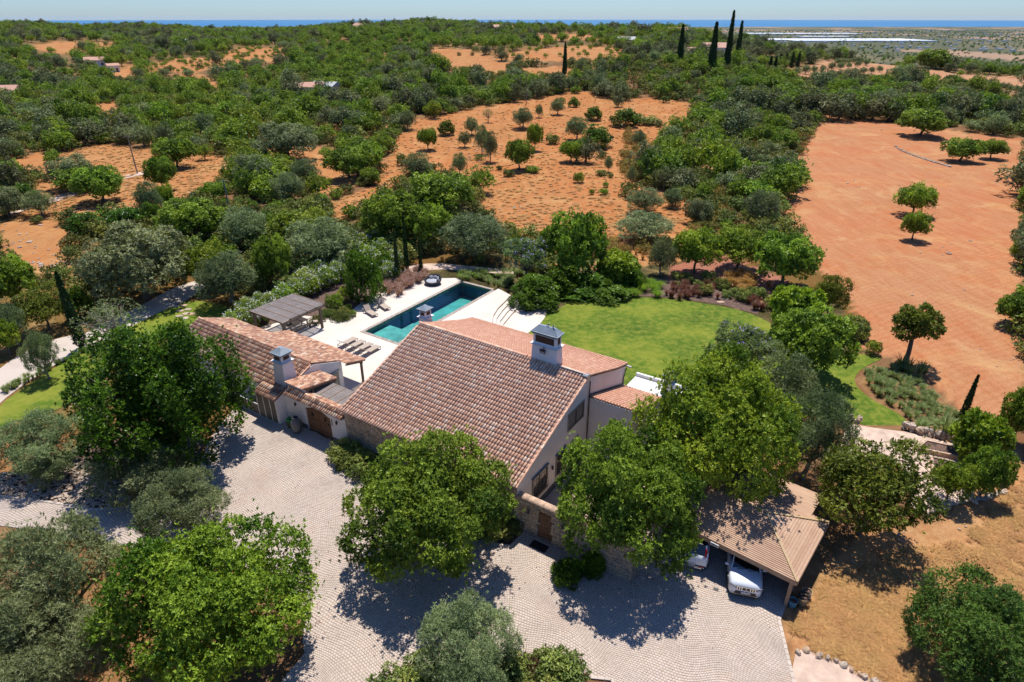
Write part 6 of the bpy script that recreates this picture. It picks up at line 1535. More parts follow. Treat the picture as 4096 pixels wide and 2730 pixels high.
at('brightM', 1602, 575, 110, 3.0, 'twisted green tree with dark trunk on the red mulch behind the lawn')
at('oliveM', 1522, 590, 68, 2.4, 'narrow olive left of the twisted tree behind the lawn')
at('figM', 1420, 612, 105, 2.0, 'bright green large-leaved fig at the back of the lawn')
at('carobM', 1320, 575, 150, 3.8, 'tall dense dark green tree behind the lawn by the pool steps', rot=5., hs=1.1)
at('jaca', 1208, 585, 115, 3.8, 'pale feathery jacaranda with a few purple flowers behind the pool steps')
at('shrubD', 1230, 660, 110, 1.2, 'dark green shrub mass beside the curved pool steps', 'shrub')
at('shrubD', 1290, 645, 100, 1.5, 'dark leafy shrub at the back left corner of the lawn', 'shrub')
at('oliveM', 1480, 522, 140, 2.0, 'large dome-shaped olive bush in the orange clearing, nearer one', z=None)
at('oliveM', 1482, 462, 92, 2.0, 'dome-shaped olive bush behind the larger one in the clearing')
at('oliveM', 1546, 455, 48, 1.6, 'small round olive right of the dome-shaped pair')
at('oliveM', 1090, 545, 165, 3.0, 'silver olive group behind the pool by the orange clearing')
at('carobM', 905, 500, 150, 3.6, 'tall green tree behind the three garden cypresses')
at('brightM', 1010, 440, 150, 3.2, 'spreading light green tree at the left edge of the orange clearing')
at('carobM', 985, 520, 110, 3.0, 'green tree between the cypresses and the silver olives')
at('shrubD', 835, 648, 98, 2.2, 'dense dark green rounded tree beside the pool loungers', 'shrub', hs=1.15)
at('oakM', 315, 605, 245, 4.2, 'large grey-green holm oak shading the lane on the left', rot=2.)
at('oliveM', 735, 560, 170, 3.0, 'broad grey olive above the oleander hedge', rot=1.)
at('oliveM', 520, 640, 140, 2.8, 'soft olive left of the pergola hedge')
at('brightM', 470, 610, 110, 2.8, 'light green tree right of the large holm oak')
at('carobM', 625, 600, 95, 3.0, 'dark green tree between the two olives behind the pergola')
at('brightM', 690, 520, 130, 2.6, 'bright green tree behind the broad grey olive')
at('carobM', 440, 505, 150, 2.8, 'rounded mid-green tree behind the large holm oak', rot=1.)
at('oliveM', 560, 520, 110, 2.6, 'grey olive left of the utility pole')
at('bare', 255, 735, 150, 2.8, 'sparse grey half-bare tree beside the paved lane')
at('yellowM', 92, 700, 115, 2.8, 'yellow-green tree on sandy ground left of the leaning cypress', rot=2.)
at('shrubD', 175, 700, 70, 1.6, 'dark green bushy tree behind the leaning cypress', 'tree')
at('oliveN', 92, 815, 72, 2.4, 'small slender olive on the lawn strip beside the lane', rot=1.)
at('oliveM', 25, 745, 70, 2.2, 'olive at the left edge near the sandy bank'); at('carobM', 20, 650, 120, 2.8, 'dark green tree at the left edge above the sandy bank')
at('brightM', 8, 775, 60, 1.8, 'lime-green shrubby tree at the left edge beside the lane')
at('figM', 2258, 1005, 115, 2.0, 'dark leafy fig behind the raised beds at the right', rot=1.); at('carobM', 2272, 1090, 100, 1.9, 'dense dark green bush-like tree right of the raised beds')
at('brightM', 2192, 1108, 90, 1.6, 'young lime-green tree in front of the raised beds'); at('carobM', 2352, 955, 90, 2.4, 'tree cut off by the right edge behind the dark fig')
at('carobM', 2345, 708, 100, 2.0, 'dark green tree at the right edge of the ploughed field', hs=.9)
for (u, v, w, zc, lb) in ((2122, 282, 112, 3.4, 'tallest tree standing in the ploughed field, upper left of the group'), (2213, 345, 90, 2.4, 'green tree with stone ring in the middle of the field group'), (2284, 342, 62, 2.2, 'smaller tree at the right of the field group'),
                          (2105, 458, 85, 2.6, 'thin light tree in the middle of the ploughed field'), (2106, 518, 62, 2.2, 'small pale tree just below the thin light one in the field'), (2348, 575, 40, 1.8, 'young tree at the right edge of the field')):
    at('carobM' if w > 80 and v < 400 else 'brightM', u, v, w, zc, lb, group=None)
at('carobM', 2145, 135, 78, 5.0, 'lone dark rounded tree on the skyline of the right-hand hill'); at('oakM', 2035, 128, 38, 4., 'small dark tree left of the lone rounded one on the right-hand hill')
def cyp(key, ub, vb, vt, wpx, label, lean=None):
    x, y, z = G(ub, vb); depth = y * cp - (z - CAM_H) * sp
    h = 1.0
    for _ in range(40):
        uu, vv = proj(x, y, z + h)
        if vv <= vt: break
        h += .5 if depth > 120 else .25
    p = PROTO[key]; r = wpx / F_PX * depth / 2 / p['R']
    return plant(key, x, y, z, r, label, 'cypress', None, sz=h / 10., lean=lean)
cyp('cypS', 915, 645, 530, 13, 'leftmost of the three slim cypresses by the pool'); cyp('cypS', 936, 625, 500, 13, 'middle and tallest of the three slim cypresses by the pool'); cyp('cypS', 968, 628, 548, 11, 'rightmost of the three slim cypresses by the pool')
cyp('cypS', 190, 802, 635, 30, 'dark cypress beside the paved lane at the left'); cyp('cypS', 2203, 980, 866, 20, 'dark cypress at the edge of the ploughed field by the raised beds')
cyp('cyp', 1560, 150, 62, 17, 'leftmost of the four tall cypresses on the skyline'); cyp('cyp', 1632, 172, 58, 21, 'second and widest of the four tall skyline cypresses'); cyp('cyp', 1668, 160, 33, 16, 'tallest of the four skyline cypresses'); cyp('cyp', 1692, 145, 53, 15, 'rightmost of the four tall cypresses on the skyline')
cyp('cyp', 1297, 175, 102, 12, 'lone dark cypress left of the tall group')
for i, (u, v) in enumerate(((1768, 163), (1779, 165), (1790, 160), (1803, 158), (1818, 156), (1832, 155))): cyp('cypF', u, v, v - 32, 10, 'small cypress in the row right of the tall group', None)['group'] = 'small cypresses in a row'
for o in [o for o in bpy.data.objects if o.name.startswith('cypress_tree') and o.get('label', '').startswith('small cypress')]: o['group'] = 'small cypresses in a row'

# ---- shrubs, hedges and garden plants
for i, (u, v, w, lb) in enumerate(((768, 693, 44, 'clipped round bush nearer the pergola beside the terrace'), (793, 675, 38, 'clipped round bush farther from the pergola beside the terrace'), (2008, 798, 36, 'clipped dark dome bush at the tip of the lawn'))):
    at('shrubN', u, v, w, .9 if i < 2 else .7, lb, 'shrub')
for (u, v, w) in ((722, 702, 26), (800, 706, 18), (842, 690, 15), (860, 668, 14), (812, 720, 16)): at('shrubN', u, v, w, .35, 'low green bush in the mulch bed along the terrace edge', 'shrub', 'low bushes along the terrace edge')
ole = [(560, 735), (590, 722), (530, 745), (620, 700), (650, 680), (680, 668), (712, 655), (745, 640), (775, 625), (700, 640), (735, 622), (850, 588), (880, 572), (905, 598), (865, 610), (820, 575), (790, 600), (835, 560), (600, 700), (570, 712), (870, 545), (895, 625)]
for (u, v) in ole: at('oleander', u, v, 56 if v < 640 else 64, 1.1, 'white flowering oleander bush ' + ('beside the pergola' if u < 640 else 'in the hedge behind the pergola' if u < 760 else 'in the upper hedge by the cypresses') + (', lower down' if v > 640 else ', higher up'), 'shrub', 'white flowering oleanders')
for (u, v, w, zc) in ((1330, 665, 120, .6), (1400, 672, 110, .6), (1355, 650, 100, 1.), (1455, 640, 60, 1.1), (1210, 690, 90, .8), (1250, 690, 80, .8)): at('shrubD', u, v, w, zc, 'tall dark shrub in the shaded border behind the main lawn, ' + ('by the pool steps' if u < 1260 else 'below the tall dense tree' if u < 1360 else 'below the bright fig'), 'shrub', 'shaded shrubs behind the lawn', z=LAWN_Z)
LATER = []
def many(key, poly, n, s0, s1, label, cat, group, z=None, stuffy=False):
    k = 0; us = [p[0] for p in poly]; vs = [p[1] for p in poly]; tries = 0
    if n >= 50:
        P = []
        while len(P) < n:
            u, v = random.uniform(min(us), max(us)), random.uniform(min(vs), max(vs))
            if bool(inpoly(np.array([u]), np.array([v]), poly)[0]): x, y, gz = G(u, v); P.append((x, y, gz if z is None else z))
        LATER.append((PROTO[key]['kind'] + '_bed', P, RNG.uniform(0, 6.28, n), RNG.uniform(s0, s1, n), [PROTO[key]['crown']], label.replace(' clump', ' clumps'), cat)); return
    while k < n and tries < n * 30:
        tries += 1; u, v = random.uniform(min(us), max(us)), random.uniform(min(vs), max(vs))
        if not bool(inpoly(np.array([u]), np.array([v]), poly)[0]): continue
        x, y, gz = G(u, v); plant(key, x, y, gz if z is None else z, random.uniform(s0, s1), label, cat, group); k += 1
many('gold', [(1660, 645), (1700, 630), (1755, 640), (1770, 668), (1720, 678), (1690, 672)], 26, .9, 1.35, 'golden feathery grass clump in the bed beyond the lawn', 'grass', 'golden grasses beyond the lawn')
many('red', [(1520, 668), (1560, 650), (1640, 655), (1655, 690), (1600, 692), (1530, 688)], 38, .8, 1.2, 'dark red fountain grass clump in the mulch behind the lawn', 'grass', 'red fountain grasses')
many('red', [(1690, 690), (1740, 695), (1760, 725), (1720, 715)], 7, .9, 1.3, 'dark red grass clump at the right end of the lawn border', 'grass', 'red grasses at the lawn border')
many('green', [(1395, 662), (1500, 650), (1540, 665), (1530, 682), (1400, 690)], 26, .9, 1.3, 'bright green weeping grass clump along the back of the lawn', 'grass', 'bright green grasses behind the lawn')
many('green', [(1030, 625), (1180, 632), (1160, 645), (1060, 645)], 16, .7, 1.0, 'green grass clump in the bed at the far end of the pool', 'grass', 'grasses at the far end of the pool')
many('bed', [(1040, 632), (1180, 628), (1175, 670), (1140, 660), (1060, 645)], 60, .9, 1.3, 'soft grey-green grass clump beyond the far end of the pool', 'grass', 'soft grasses beyond the pool')
many('pink', [(880, 655), (975, 615), (985, 640), (900, 690)], 60, 1.1, 1.6, 'reddish airy plant clump in the bed left of the round daybed', 'plant', 'reddish plants by the daybed')
many('bed', [(1985, 850), (2050, 845), (2095, 850), (2140, 910), (2200, 960), (2190, 1000), (2110, 990), (2085, 960), (2050, 935), (2000, 905)], 200, .6, 1.0, 'pale flowering grass clump in the bed at the right of the lawn', 'grass', 'pale grasses right of the lawn')
many('phor', [(2055, 845), (2110, 845), (2130, 870), (2080, 865)], 7, .7, .95, 'spiky bronze leaved plant under the slender tree', 'plant', 'spiky plants under the slender tree')
at('phor', 2175, 978, 80, .9, 'big spiky striped plant at the foot of the right-hand cypress', 'plant')
for (u, v, lb) in ((800, 1050, 'left fan palm at the foot of the stone wall'), (838, 1055, 'right fan palm at the foot of the stone wall')): at('palm', u, v, 62, .55, lb, 'palm')
many('shrubM', [(762, 1062), (835, 1095), (870, 1100), (860, 1070), (790, 1045)], 9, .55, .75, 'low green ground plant in the bed under the stone wall', 'plant', 'low plants under the stone wall', 0)
many('shrubM', [(1100, 1200), (1185, 1215), (1165, 1245), (1120, 1240)], 8, .5, .7, 'low plant in the bed beside the wooden gate', 'plant', 'low plants beside the gate', 0)
many('shrubD', [(1290, 1325), (1380, 1300), (1385, 1310), (1300, 1340)], 7, .35, .5, 'dark low plant in the small kerbed bed under the gate-side carob', 'plant', 'low plants under the gate-side carob', 0)
many('shrubM', [(880, 1580), (1000, 1548), (1330, 1560), (1340, 1600), (900, 1620)], 16, .6, .9, 'straggly green shrub at the bottom edge of the courtyard', 'shrub', 'straggly shrubs at the bottom edge', 0)
many('weed', [(1180, 1535), (1330, 1558), (1330, 1590), (1190, 1580)], 40, 1.1, 1.7, 'reddish dry weed clump at the bottom edge of the courtyard', 'plant', 'reddish weeds at the bottom edge', 0)
many('oleander', [(205, 935), (225, 900), (240, 980), (215, 1000)], 4, .6, .8, 'pale flowering shrub at the left foot of the dark evergreen', 'shrub', 'flowering shrubs by the dark evergreen', 0)
many('shrubN', [(210, 890), (245, 880), (250, 910), (215, 915)], 3, .4, .6, 'yellow-green mound at the lawn strip edge', 'shrub', 'yellow-green mounds', 0)
many('bed', [(0, 900), (120, 840), (230, 790), (260, 780), (250, 790), (150, 835), (20, 905)], 60, .5, .8, 'grassy clump in the strip between paved lane and lawn', 'grass', 'grassy strip by the lane', 0)
many('mound', [(700, 730), (790, 715), (800, 735), (730, 745)], 7, .5, .7, 'low spreading heath-like plant at the terrace edge', 'plant', 'low plants at the terrace edge', 0)
many('shrubD', [(1205, 700), (1290, 690), (1400, 690), (1390, 660), (1300, 655), (1210, 665)], 14, .5, .9, 'dark shrub in the shaded border behind the main lawn', 'shrub', 'shaded shrubs behind the lawn', LAWN_Z)
many('shrubM', [(1540, 640), (1660, 640), (1780, 690), (1800, 740), (1740, 700), (1560, 670)], 22, .4, .7, 'small shrub in the red mulch behind the lawn', 'shrub', 'small shrubs in the red mulch')
many('shrubM', [(1940, 755), (1990, 765), (1990, 785), (1950, 780)], 6, .7, 1., 'silvery shrub between lawn tip and field', 'shrub', 'silvery shrubs by the field')
many('palm', [(620, 712), (690, 725), (680, 735)], 3, .6, .8, 'spreading leafy plant beside the pergola', 'plant', 'leafy plants beside the pergola', 0)
many('bed', [(1175, 592), (1300, 560), (1420, 560), (1440, 600), (1400, 650), (1180, 645)], 160, .9, 1.4, 'dry pale grass clumps between the lawn border and the orange clearing', 'grass', None)
many('gold', [(1000, 600), (1200, 590), (1300, 560), (1560, 560), (1560, 600), (1400, 600), (1180, 625)], 90, .6, 1., 'golden dry grass clumps behind the pool and lawn border', 'grass', None)
many('shrubM', [(1180, 600), (1260, 600), (1260, 650), (1180, 650)], 8, .7, 1.1, 'leafy shrub under the pale jacaranda', 'shrub', 'shrubs under the pale jacaranda')
many('shrubD', [(700, 590), (900, 560), (980, 600), (880, 640), (720, 620)], 14, .6, 1., 'dark shrub between the oleanders and the cypresses', 'shrub', 'dark shrubs among the oleanders')
# rubble bank on the left: angular stones, the largest ones single
bank = [(0, 1090), (110, 1085), (200, 1060), (250, 1080), (300, 1120), (440, 1100), (430, 1120), (300, 1160), (215, 1170), (150, 1158), (60, 1145), (0, 1139)]
rb = thing('rubble_bank', 'bank of loose orange and grey rubble stones under the olives at the left', 'stones', (*flat(150, 1120), 0)); bx_, by_ = flat(150, 1120)
structure(sheet('bank_soil', vw([(0, 1085), (110, 1080), (200, 1000), (420, 950), (470, 1010), (450, 1090), (300, 1160), (215, 1170), (150, 1158), (60, 1145), (0, 1139)]), .012, M['mulch']))
k = 0; rest = MB()
while k < 1500:
    u, v = random.uniform(0, 440), random.uniform(1060, 1172)
    if not bool(inpoly(np.array([u]), np.array([v]), bank)[0]): continue
    x, y = flat(u, v); s = random.uniform(.10, .24); b = MB() if k < 260 else rest; c = (0, 0, 0) if k < 260 else (x - bx_, y - by_, .05 + random.uniform(0, .05))
    b.blob(c, (s * .7, s * .5, s * .28), 6, 3, .25, 1, random.random(), random.random() * 3)
    if k < 260: o = b.build('stone', M['rubble'], rb); o.location = (x - bx_, y - by_, .07)
    k += 1
o = rest.build('small_stones', M['rubble'], rb); o['kind'] = 'stuff'

# ---- scatter: instanced mass objects
def gn_scatter(name, pts, rots, scls, meshes, label, cat):
    """one object that instances a few meshes on many points"""
    me = bpy.data.meshes.new(name); me.vertices.add(len(pts)); me.vertices.foreach_set('co', np.asarray(pts, np.float32).ravel())
    for nm, dt in (('rotz', rots), ('scl', scls)): a = me.attributes.new(nm, 'FLOAT', 'POINT'); a.data.foreach_set('value', np.asarray(dt, np.float32))
    a = me.attributes.new('pick', 'INT', 'POINT'); a.data.foreach_set('value', RNG.integers(0, len(meshes), len(pts)).astype(np.int32))
    o = bpy.data.objects.new(name, me); COL.objects.link(o); me.update()
    ng = bpy.data.node_groups.new(name, 'GeometryNodeTree'); ng.interface.new_socket('Geometry', in_out='INPUT', socket_type='NodeSocketGeometry'); ng.interface.new_socket('Geometry', in_out='OUTPUT', socket_type='NodeSocketGeometry')
    n, l = ng.nodes, ng.links; gi = n.new('NodeGroupInput'); go = n.new('NodeGroupOutput'); iop = n.new('GeometryNodeInstanceOnPoints'); m2p = n.new('GeometryNodeMeshToPoints'); g2i = n.new('GeometryNodeGeometryToInstance')
    srcs = bpy.data.collections.new(name + '_sources')
    for i, mm in enumerate(meshes):
        so = bpy.data.objects.new(f'source_{i}', mm); srcs.objects.link(so)
        oi = n.new('GeometryNodeObjectInfo'); oi.inputs['Object'].default_value = so; oi.inputs['As Instance'].default_value = True
        jj = i; l.new(oi.outputs['Geometry'], g2i.inputs[0]) if False else None
        if i == 0: jn = n.new('GeometryNodeJoinGeometry')
        l.new(oi.outputs['Geometry'], jn.inputs[0])
    l.new(gi.outputs[0], m2p.inputs[0]); l.new(m2p.outputs[0], iop.inputs['Points']); l.new(jn.outputs[0], iop.inputs['Instance']); iop.inputs['Pick Instance'].default_value = True
    def na(nm, t='FLOAT'):
        x = n.new('GeometryNodeInputNamedAttribute'); x.data_type = t; x.inputs[0].default_value = nm; return x.outputs[0]
    l.new(na('pick', 'INT'), iop.inputs['Instance Index'])
    cx = n.new('ShaderNodeCombineXYZ'); l.new(na('rotz'), cx.inputs[2]); e2r = n.new('FunctionNodeEulerToRotation'); l.new(cx.outputs[0], e2r.inputs[0]); l.new(e2r.outputs[0], iop.inputs['Rotation'])
    c2 = n.new('ShaderNodeCombineXYZ'); s_ = na('scl')
    for i in range(3): l.new(s_, c2.inputs[i])
    l.new(c2.outputs[0], iop.inputs['Scale']); l.new(iop.outputs[0], go.inputs[0])
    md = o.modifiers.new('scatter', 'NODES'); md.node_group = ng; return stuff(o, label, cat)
for a_ in LATER: gn_scatter(*a_)
def joined(key):
    """crown and trunk of a distant tree as one mesh"""
    p = PROTO[key]
    if 'joined' in p: return p['joined']
    import bmesh
    c = p['crown']; t = p['trunk']
    if t is None: p['joined'] = c; return c
    me = bpy.data.meshes.new(p['kind']); bm = bmesh.new(); bm.from_mesh(c); nf = len(bm.faces); bm.from_mesh(t); bm.faces.ensure_lookup_table()
    for f in bm.faces[nf:]: f.material_index = 1
    bm.to_mesh(me); bm.free(); me.materials.append(c.materials[0]); me.materials.append(t.materials[0]); p['joined'] = me; return me

GARDEN = [(-200, 690), (0, 620), (60, 600), (140, 560), (200, 520), (300, 480), (420, 450), (560, 480), (640, 470), (720, 480), (860, 430), (960, 380), (1080, 420), (1100, 500), (1180, 530), (1400, 570), (1560, 560), (1650, 530), (1720, 520), (1850, 560), (1960, 640), (2060, 700), (2500, 900), (2500, 1800), (-200, 1800)]
SLOT = ['at the left edge', 'near the left edge', 'in the left part', 'left of centre', 'just left of centre', 'just right of centre', 'right of centre', 'in the right part', 'near the right edge', 'at the right edge']
def scatter_woods():
    rng = np.random.default_rng(11); pts = []
    def grid(y0, y1, sp, smax=.95):
        ys = np.arange(y0, y1, sp); out = []
        for y in ys:
            xs = np.arange(-smax * (y + 12), smax * (y + 12), sp); out.append(np.stack([xs + rng.uniform(-.42, .42, len(xs)) * sp, np.full(len(xs), y) + rng.uniform(-.42, .42, len(xs)) * sp], -1))
        return np.concatenate(out)
    P = np.concatenate([grid(50, 130, 5.2), grid(130, 260, 5.8), grid(260, 450, 7.0, .9), grid(450, 1250, 9.5, .88)])
    x, y = P[:, 0], P[:, 1]; z = T(x, y); u, v = proj(x, y, z)
    dirx = 1.0
    openm = np.zeros(len(x), bool)
    for nm in OPEN: openm |= inpoly(u, v, OPEN[nm])
    noplant = inpoly(u, v, OPEN['field_right']) | inpoly(u, v, OPEN['path_up']) | inpoly(u, v, GARDEN) | (u < -160) | (u > 2500) | (v > 720)
    # keep the crowns of trees in front from hiding the open ground behind them
    vt_u, vt_v = proj(x, y, z + 3.4)
    hide = np.zeros(len(x), bool)
    for nm in OPEN: hide |= inpoly(vt_u, vt_v, OPEN[nm]) & ~inpoly(u, v, OPEN[nm])
    r = rng.random(len(x)); patch = _smooth_noise(x * 2.2 + 50, y * 2.2)
    keep = (~noplant) & np.where(openm, r < .045, np.where(hide, r < np.where(v < 300, .16, .35), r < np.where(patch > .9, .35, np.where(y > 260, .80, .93))))
    # distant right hill: field terraces are sparse
    x, y, z, u, v, openm = x[keep], y[keep], z[keep], u[keep], v[keep], openm[keep]; n = len(x)
    kind = np.empty(n, int); q = rng.random(n) + .22 * _smooth_noise(x * 1.3, y * 1.3 + 20) + np.where((u > 900) & (v > 120), .12, -.08)
    kind[:] = 1; kind[q < .05] = 1; kind[(q >= .30)] = 0; kind[(q >= .52)] = 2; kind[(q >= .80)] = 3
    small = (rng.random(n) < np.where(openm, .6, .26)); kind[small] = 4
    orch = inpoly(u, v, [(740, 95), (900, 75), (1000, 80), (980, 120), (860, 150), (760, 150)]) | inpoly(u, v, [(520, 185), (640, 160), (880, 165), (830, 200), (600, 200)])
    kind[orch] = 0
    scl = rng.uniform(.5, 1.15, n) * np.where(y > 260, 1.08, 1.0) * np.where(y > 450, 1.25, 1.0) * np.where(kind == 4, 1.15, 1); scl[orch] *= .8
    rot = rng.uniform(0, 6.28, n); order = np.argsort(y)
    names = ['carob', 'bright', 'olive', 'oak', 'shrub']; mid = ['carobM', 'brightM', 'oliveM', 'oakM', 'shrubM']; kindn = ['carob', 'almond', 'olive', 'holm oak', 'wild shrub']
    desc = ['green carob', 'light green almond', 'silvery olive', 'dark holm oak', 'low wild shrub']
    def where(ui, vi):
        h = 'far left' if ui < 470 else 'left' if ui < 940 else 'middle' if ui < 1410 else 'right' if ui < 1880 else 'far right'
        d = 'on the skyline ridge' if vi < 100 else 'on the distant slope' if vi < 160 else 'in the middle distance' if vi < 260 else 'in the nearer scrub' if vi < 400 else 'just beyond the garden'
        return h, d
    for k in range(5):
        idx = [i for i in order if kind[i] == k]; ind, rest = idx[:285], idx[285:]
        for i in ind:
            h, d = where(u[i], v[i]); szw = 'small ' if scl[i] < .72 else 'large ' if scl[i] > 1.0 else ''; lab = f'{szw}{desc[k]} {d} at the {h} of the picture'; lab = f'{szw}{desc[k]} {d}, {SLOT[int(np.clip(u[i] / 235.4, 0, 9))]}'; grp = f'{kindn[k]}s {d}, {SLOT[int(np.clip(u[i] / 235.4, 0, 9))]}'
            cat = 'shrub' if k == 4 else 'tree'
            if y[i] < 105: plant(mid[k], x[i], y[i], z[i], scl[i] * (.78 if k in (0, 3) else .85), lab, cat, grp)
            else:
                key = f'f_{names[k]}{int(rng.integers(0, 3))}'; o = bpy.data.objects.new(PROTO[key]['kind'], joined(key)); COL.objects.link(o); o.location = (x[i], y[i], z[i]); o.rotation_euler = (0, 0, rot[i]); o.scale = (scl[i] * float(rng.uniform(.78, 1.2)), scl[i] * float(rng.uniform(.78, 1.2)), scl[i] * float(rng.uniform(.75, 1.2))); tag(o, lab, cat, grp)
        if rest:
            gn_scatter('distant_' + ['carob_wood', 'almond_wood', 'olive_wood', 'oak_wood', 'scrub'][k], np.stack([x[rest], y[rest], z[rest]], -1), rot[rest], scl[rest], [joined(f'f_{names[k]}{j}') for j in range(3)], f'far-off mass of {kindn[k]} cover on the hills towards the horizon', 'woodland')
    # plain beyond: dark groves
    P = np.concatenate([grid(1250, 2600, 24, .85), grid(2600, 6800, 48, .8)]); x, y = P[:, 0], P[:, 1]
    keep = (rng.random(len(x)) < .42) & (_smooth_noise(x * .25, y * .12) > -.5); x, y = x[keep], y[keep]; z = T(x, y)
    gn_scatter('plain_groves', np.stack([x, y, z], -1), rng.uniform(0, 6.28, len(x)), rng.uniform(.8, 1.6, len(x)) * np.where(y > 2600, 1.3, 1.), [joined('f_carob0'), joined('f_olive0')], 'dark groves scattered over the coastal plain below the hills', 'woodland')
    # young orchard rows
    for (poly, sp) in ((OPEN['orchard_a'], 7.), (OPEN['patch_f'], 10.)):
        PP = grid(240, 800, sp, .9); PP = PP + rng.normal(0, sp * .12, PP.shape); PP = PP[rng.random(len(PP)) < .8]; xx, yy = PP[:, 0], PP[:, 1]; zz = T(xx, yy); uu, vv = proj(xx, yy, zz); m = inpoly(uu, vv, poly)
        gn_scatter('young_orchard', np.stack([xx[m], yy[m], zz[m]], -1), rng.uniform(0, 6.28, m.sum()), rng.uniform(.30, .42, m.sum()), [joined('f_bright0')], 'rows of small young trees planted on bare orange ground on the far slope', 'orchard')
scatter_woods()

# ---- trees standing singly in the orange clearing and on the left slope
def V6(a, b): return ((1600 + .818 * a) / 1.7407, (350 + .818 * b) / 1.7407)
lone = [('shrubD',225,200,95,1.6,'rounded dark green bush'),('brightM',135,250,100,2.6,'bright green tree'),('oliveM',400,255,75,3.2,'slim silvery olive'),('oliveM',440,290,80,3.2,'tall silvery olive'),('carobM',585,330,140,3.0,'bright leafy carob'),('brightM',660,240,80,3.2,'upright bright green tree'),
 ('oliveM',600,150,110,2.6,'grey olive'),('oliveM',770,95,75,2.2,'small grey olive'),('shrubD',850,75,60,1.3,'dark green bush'),('oliveM',680,115,40,1.8,'tiny olive'),('shrubD',945,130,95,1.6,'dark round bush'),('oliveM',865,200,120,2.8,'broad olive'),('shrubD',965,245,170,2.2,'large dense dark shrub clump'),
 ('brightM',840,310,120,2.4,'bright green tree in front of the dense dark clump'),('shrubM',745,255,70,1.,'bright low shrub'),('shrubD',1100,150,160,2.,'wide dark green clump'),('shrubM',1220,165,110,.9,'light spreading shrub'),('oliveM',1165,250,75,2.,'small olive'),('bare',430,130,60,2.2,'sparse grey tree'),('oliveM',350,190,75,2.2,'pale olive'),('oliveM',315,255,70,1.8,'low olive bush'),
 ('shrubN',875,440,58,1.,'round bright green ball bush'),('shrubN',995,510,50,.6,'low round green bush'),('shrubN',937,510,30,.5,'tiny round green bush'),('shrubN',1006,475,32,.5,'small green bush'),('oliveM',1020,375,46,1.6,'small dark olive'),('shrubM',985,420,60,.5,'low green shrub'),('shrubM',1030,432,30,.4,'very low shrub'),('shrubM',1110,490,30,.4,'little green shrub'),
 ('oliveM',1133,430,52,1.8,'round grey olive bush'),('oliveM',1207,405,80,2.2,'larger round olive bush'),('shrubM',530,420,60,.6,'low green shrub under the bright carob'),('shrubN',645,400,75,.7,'low bright shrub right of the bright carob'),('shrubM',485,395,30,.4,'small green shrub'),('oliveM',35,160,90,2.4,'grey olive'),('oliveM',85,385,150,2.6,'sparse grey olive'),('oliveM',290,375,80,2.2,'grey olive above the light green tree')]
for (k_, a_, b_, w_, zc_, lb) in lone:
    u_, v_ = V6(a_, b_); at(k_, u_, v_, w_ * .818 / 1.7407, zc_, lb + (' at the left' if a_ < 300 else ' in the middle' if a_ < 700 else ' right of the middle' if a_ < 1000 else ' at the right') + (' of the upper' if b_ < 200 else ' of the central' if b_ < 350 else ' of the lower') + ' orange clearing', 'shrub' if 'shrub' in k_ else 'tree', z=None)
for (k_, u_, v_, w_, zc_, lb) in (('carobM',225,425,115,3.,'spreading almond with dark trunk on the left orange slope'),('oliveM',342,462,62,3.,'small open tree left of the twin trees on the left slope'),('brightM',380,455,42,2.4,'small bright tree on the left slope right of the open one'),('carobM',368,400,70,3.,'forked dark-trunked tree on the left slope'),
 ('shrubD',50,452,75,1.6,'dark green bush beside the grey track'),('oliveM',88,468,70,2.,'grey-green olive overhanging the grey track'),('brightM',495,440,62,1.8,'bright green bushy tree below the far left slope'),('oakM',165,395,110,3.,'dark tree cluster behind the spreading almond'),('carobM',400,352,95,3.,'wide green tree at the top of the left slope'),('brightM',20,395,60,2.4,'green tree at the left edge of the slope'),
 ('oakM',655,325,150,4.,'big dark holm oak left of the centre'),('oakM',585,395,110,3.2,'wide grey holm oak left of the clearing'),('carobM',800,375,110,3.,'green tree between the big holm oak and the clearing'),('oliveM',700,395,70,2.4,'olive left of the clearing'),('oliveM',660,430,80,2.4,'grey olive near the pale patch left of the clearing'),('shrubD',285,505,110,1.4,'dark green shrub band above the large holm oak'),('shrubD',190,515,90,1.3,'dark green shrub band at the left above the rocky bank'),('shrubD',350,495,60,1.6,'dark shrub right of the band above the large holm oak'),
 ('oakM',1110,400,10,1,'x')):
    if lb != 'x': at(k_, u_, v_, w_, zc_, lb, 'shrub' if 'shrub' in k_ else 'tree')
